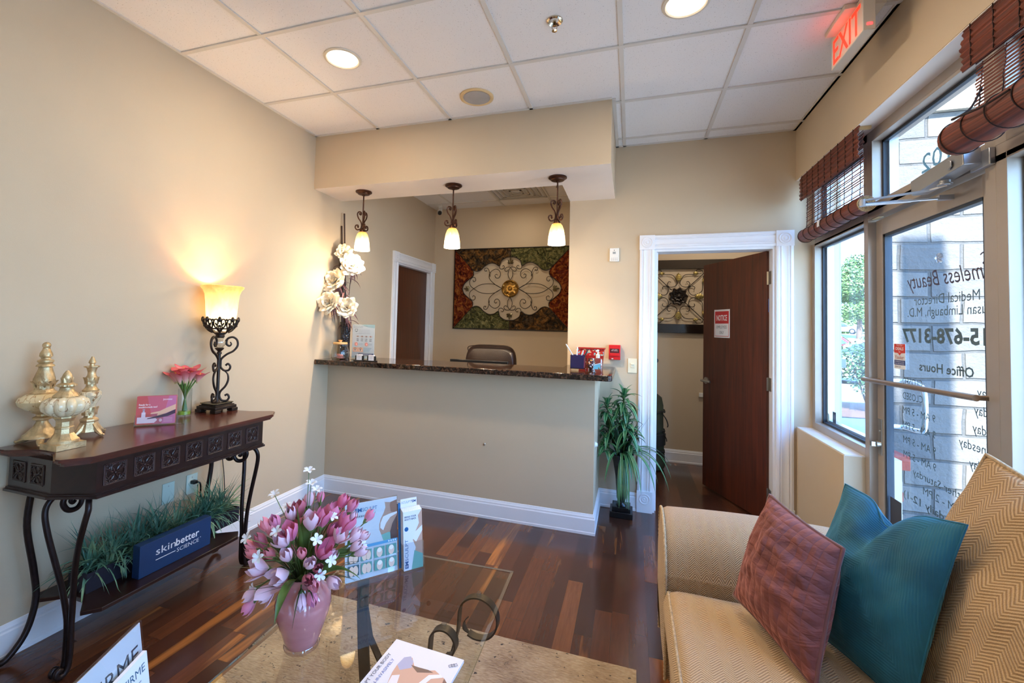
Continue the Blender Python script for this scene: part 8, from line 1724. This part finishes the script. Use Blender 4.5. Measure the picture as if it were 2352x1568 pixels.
def car(x, y, z, rz, paint, label):
    t = thing('car', label, 'car', (x, y, z), rz); Mx = Matrix.Translation((x, y, z)) @ Matrix.Rotation(rz, 4, 'Z')
    prof = [(-2.30, 0.30), (-2.36, 0.50), (-2.30, 0.78), (-2.10, 0.90), (-1.55, 0.96), (-1.15, 0.98), (-0.62, 1.36), (-0.15, 1.45), (0.45, 1.44), (0.85, 1.34), (1.55, 0.97), (2.05, 0.86), (2.30, 0.72), (2.38, 0.52), (2.32, 0.28)]
    P_ = bez([Vector(q) for q in prof], 3)
    wh = []
    def hw(p): return 0.90 - 0.22 * max(0, (p.y - 0.92)) / 0.5 - 0.12 * (abs(p.x) / 2.38) ** 4
    mb = MB(); N_ = len(P_); rows = []
    for p in P_:
        w_ = hw(p); rows += [Vector((p.x, -w_, p.y)), Vector((p.x, -w_ * 0.93, p.y + 0.02)), Vector((p.x, w_ * 0.93, p.y + 0.02)), Vector((p.x, w_, p.y))]
    mb.add([Mx @ q for q in rows], [(4 * i + j, 4 * i + j + 1, 4 * i + 4 + j + 1, 4 * i + 4 + j) for i in range(N_ - 1) for j in range(3)])
    for s_ in (-1, 1):
        side = [Vector((p.x, s_ * hw(p), p.y)) for p in P_]; base = [Vector((p.x, s_ * 0.88, 0.26)) for p in P_]
        o_ = mb.add([Mx @ q for q in side + base], []); 
        for i in range(N_ - 1): mb.f.append((o_ + i, o_ + i + 1, o_ + N_ + i + 1, o_ + N_ + i)); mb.m.append(0); mb.fl.append(False)
    mb.build('body', paint, t, smooth=35)
    gl_ = MB()
    for s_ in (-1, 1):
        for q in ([(-1.0, 0.99), (-0.58, 1.32), (-0.15, 1.39), (0.02, 1.39), (0.02, 0.99)], [(0.07, 0.99), (0.07, 1.39), (0.42, 1.385), (0.80, 1.28), (1.28, 1.0)]):
            vs = [Mx @ Vector((a_, s_ * (hw(Vector((a_, b_))) + 0.006), b_)) for a_, b_ in q]; gl_.add(vs, [tuple(range(len(vs)))], 0, True)
    for (xa, za, xb, zb) in ((-1.12, 1.03, -0.66, 1.345), (0.90, 1.33, 1.45, 1.04)):
        vs = [Mx @ Vector(q) for q in ((xa, -0.68, za + 0.03), (xa, 0.68, za + 0.03), (xb, 0.60, zb + 0.045), (xb, -0.60, zb + 0.045))]; gl_.add(vs, [(0, 1, 2, 3)], 0, True)
    gl_.build('windows', M('car_glass', lin((62, 74, 84)), rough=0.08), t, smooth=0)
    for xw in (-1.42, 1.45):
        for s_ in (-1, 1):
            w_ = MB().tube([Mx @ Vector((xw, s_ * 0.70, 0.32)), Mx @ Vector((xw, s_ * 0.915, 0.32))], 0.325, 24); w_.tube([Mx @ Vector((xw, s_ * 0.90, 0.32)), Mx @ Vector((xw, s_ * 0.925, 0.32))], 0.20, 20, 1); w_.build('wheel', [BLACKP, ALUB], t, smooth=50)
    lt = MB(); lt.obox(Mx @ Vector((2.27, 0.62, 0.68)), Mx.to_3x3() @ Vector((0.08, 0, 0)), Mx.to_3x3() @ Vector((0, 0.2, 0)), (0, 0, 0.06)); lt.obox(Mx @ Vector((2.27, -0.62, 0.68)), Mx.to_3x3() @ Vector((0.08, 0, 0)), Mx.to_3x3() @ Vector((0, 0.2, 0)), (0, 0, 0.06)); lt.build('headlights', WPLAS, t, smooth=0)
    return t
SILV = M('silver_paint', lin((130, 133, 138)), rough=0.25, metal=0.4, var=0.02, coat=0.5); WHT = M('white_car_paint', lin((190, 192, 196)), rough=0.25, var=0.02, coat=0.5); REDP = M('red_car_paint', lin((176, 30, 36)), rough=0.25, var=0.02, coat=0.5)
car(28.6, 67.5, 1.67, R(155), SILV, 'silver sedan parked far across the lot under the tree')
car(36.5, 67.0, 1.67, R(155), SILV, 'pale silver car behind the window post, right of the silver sedan')
car(23.3, 69, 1.67, R(155), REDP, 'red car far across the lot at the left edge of the window view')
car(10.3, 14.2, -0.11, R(155), WHT, 'white car parked nearest the walk, behind the shrub')
car(12.2, 24.5, 0.0, R(155), REDP, 'red car whose roof shows just above the white car')
# ================================================================ sub-parts: pieces that belong to a part of their thing
SUBS = {'carved_panel': 'apron', 'print': ('paper', 'cover', 'card_stack'), 'piping': ('cover', 'backrest'), 'beaded_edge': 'base', 'spadix': 'bloom', 'toggle': 'plate', 'screw': 'plate', 'pull_handle': ('housing',), 'headlights': 'body', 'windows': 'body', 'mesh_pocket': 'body', 'straps': 'body', 'indicator_led': 'housing', 'strain_relief': 'plug_body', 'rim': 'basket_body', 'blue_liner': 'glass_wall', 'roll_end': 'rolled_bottom', 'paper_tag': 'rolled_bottom', 'door_contact': 'door_frame', 'thumb_lock': 'door_frame', 'lettering': ('pane', 'block'), 'window_sticker': 'pane', 'suction_hook': 'pane', 'dark_plate': 'pane', 'decal': 'pane', 'address_number': 'pane', 'closer_arm': 'closer_body', 'printed_face': 'housing', 'socket_cap': 'stem', 'scrolls': 'stem', 'marble_bulb': 'stem'}
for o_ in list(bpy.data.objects):
    if o_.type != 'MESH' or o_.parent is None or o_.parent.type != 'EMPTY': continue
    k = o_.name.split('.')[0]
    if k not in SUBS: continue
    want = SUBS[k] if isinstance(SUBS[k], tuple) else (SUBS[k],)
    for sib in o_.parent.children:
        if sib.name.split('.')[0] in want and sib is not o_ and sib.location.length < 1e-6:
            o_.parent = sib; break
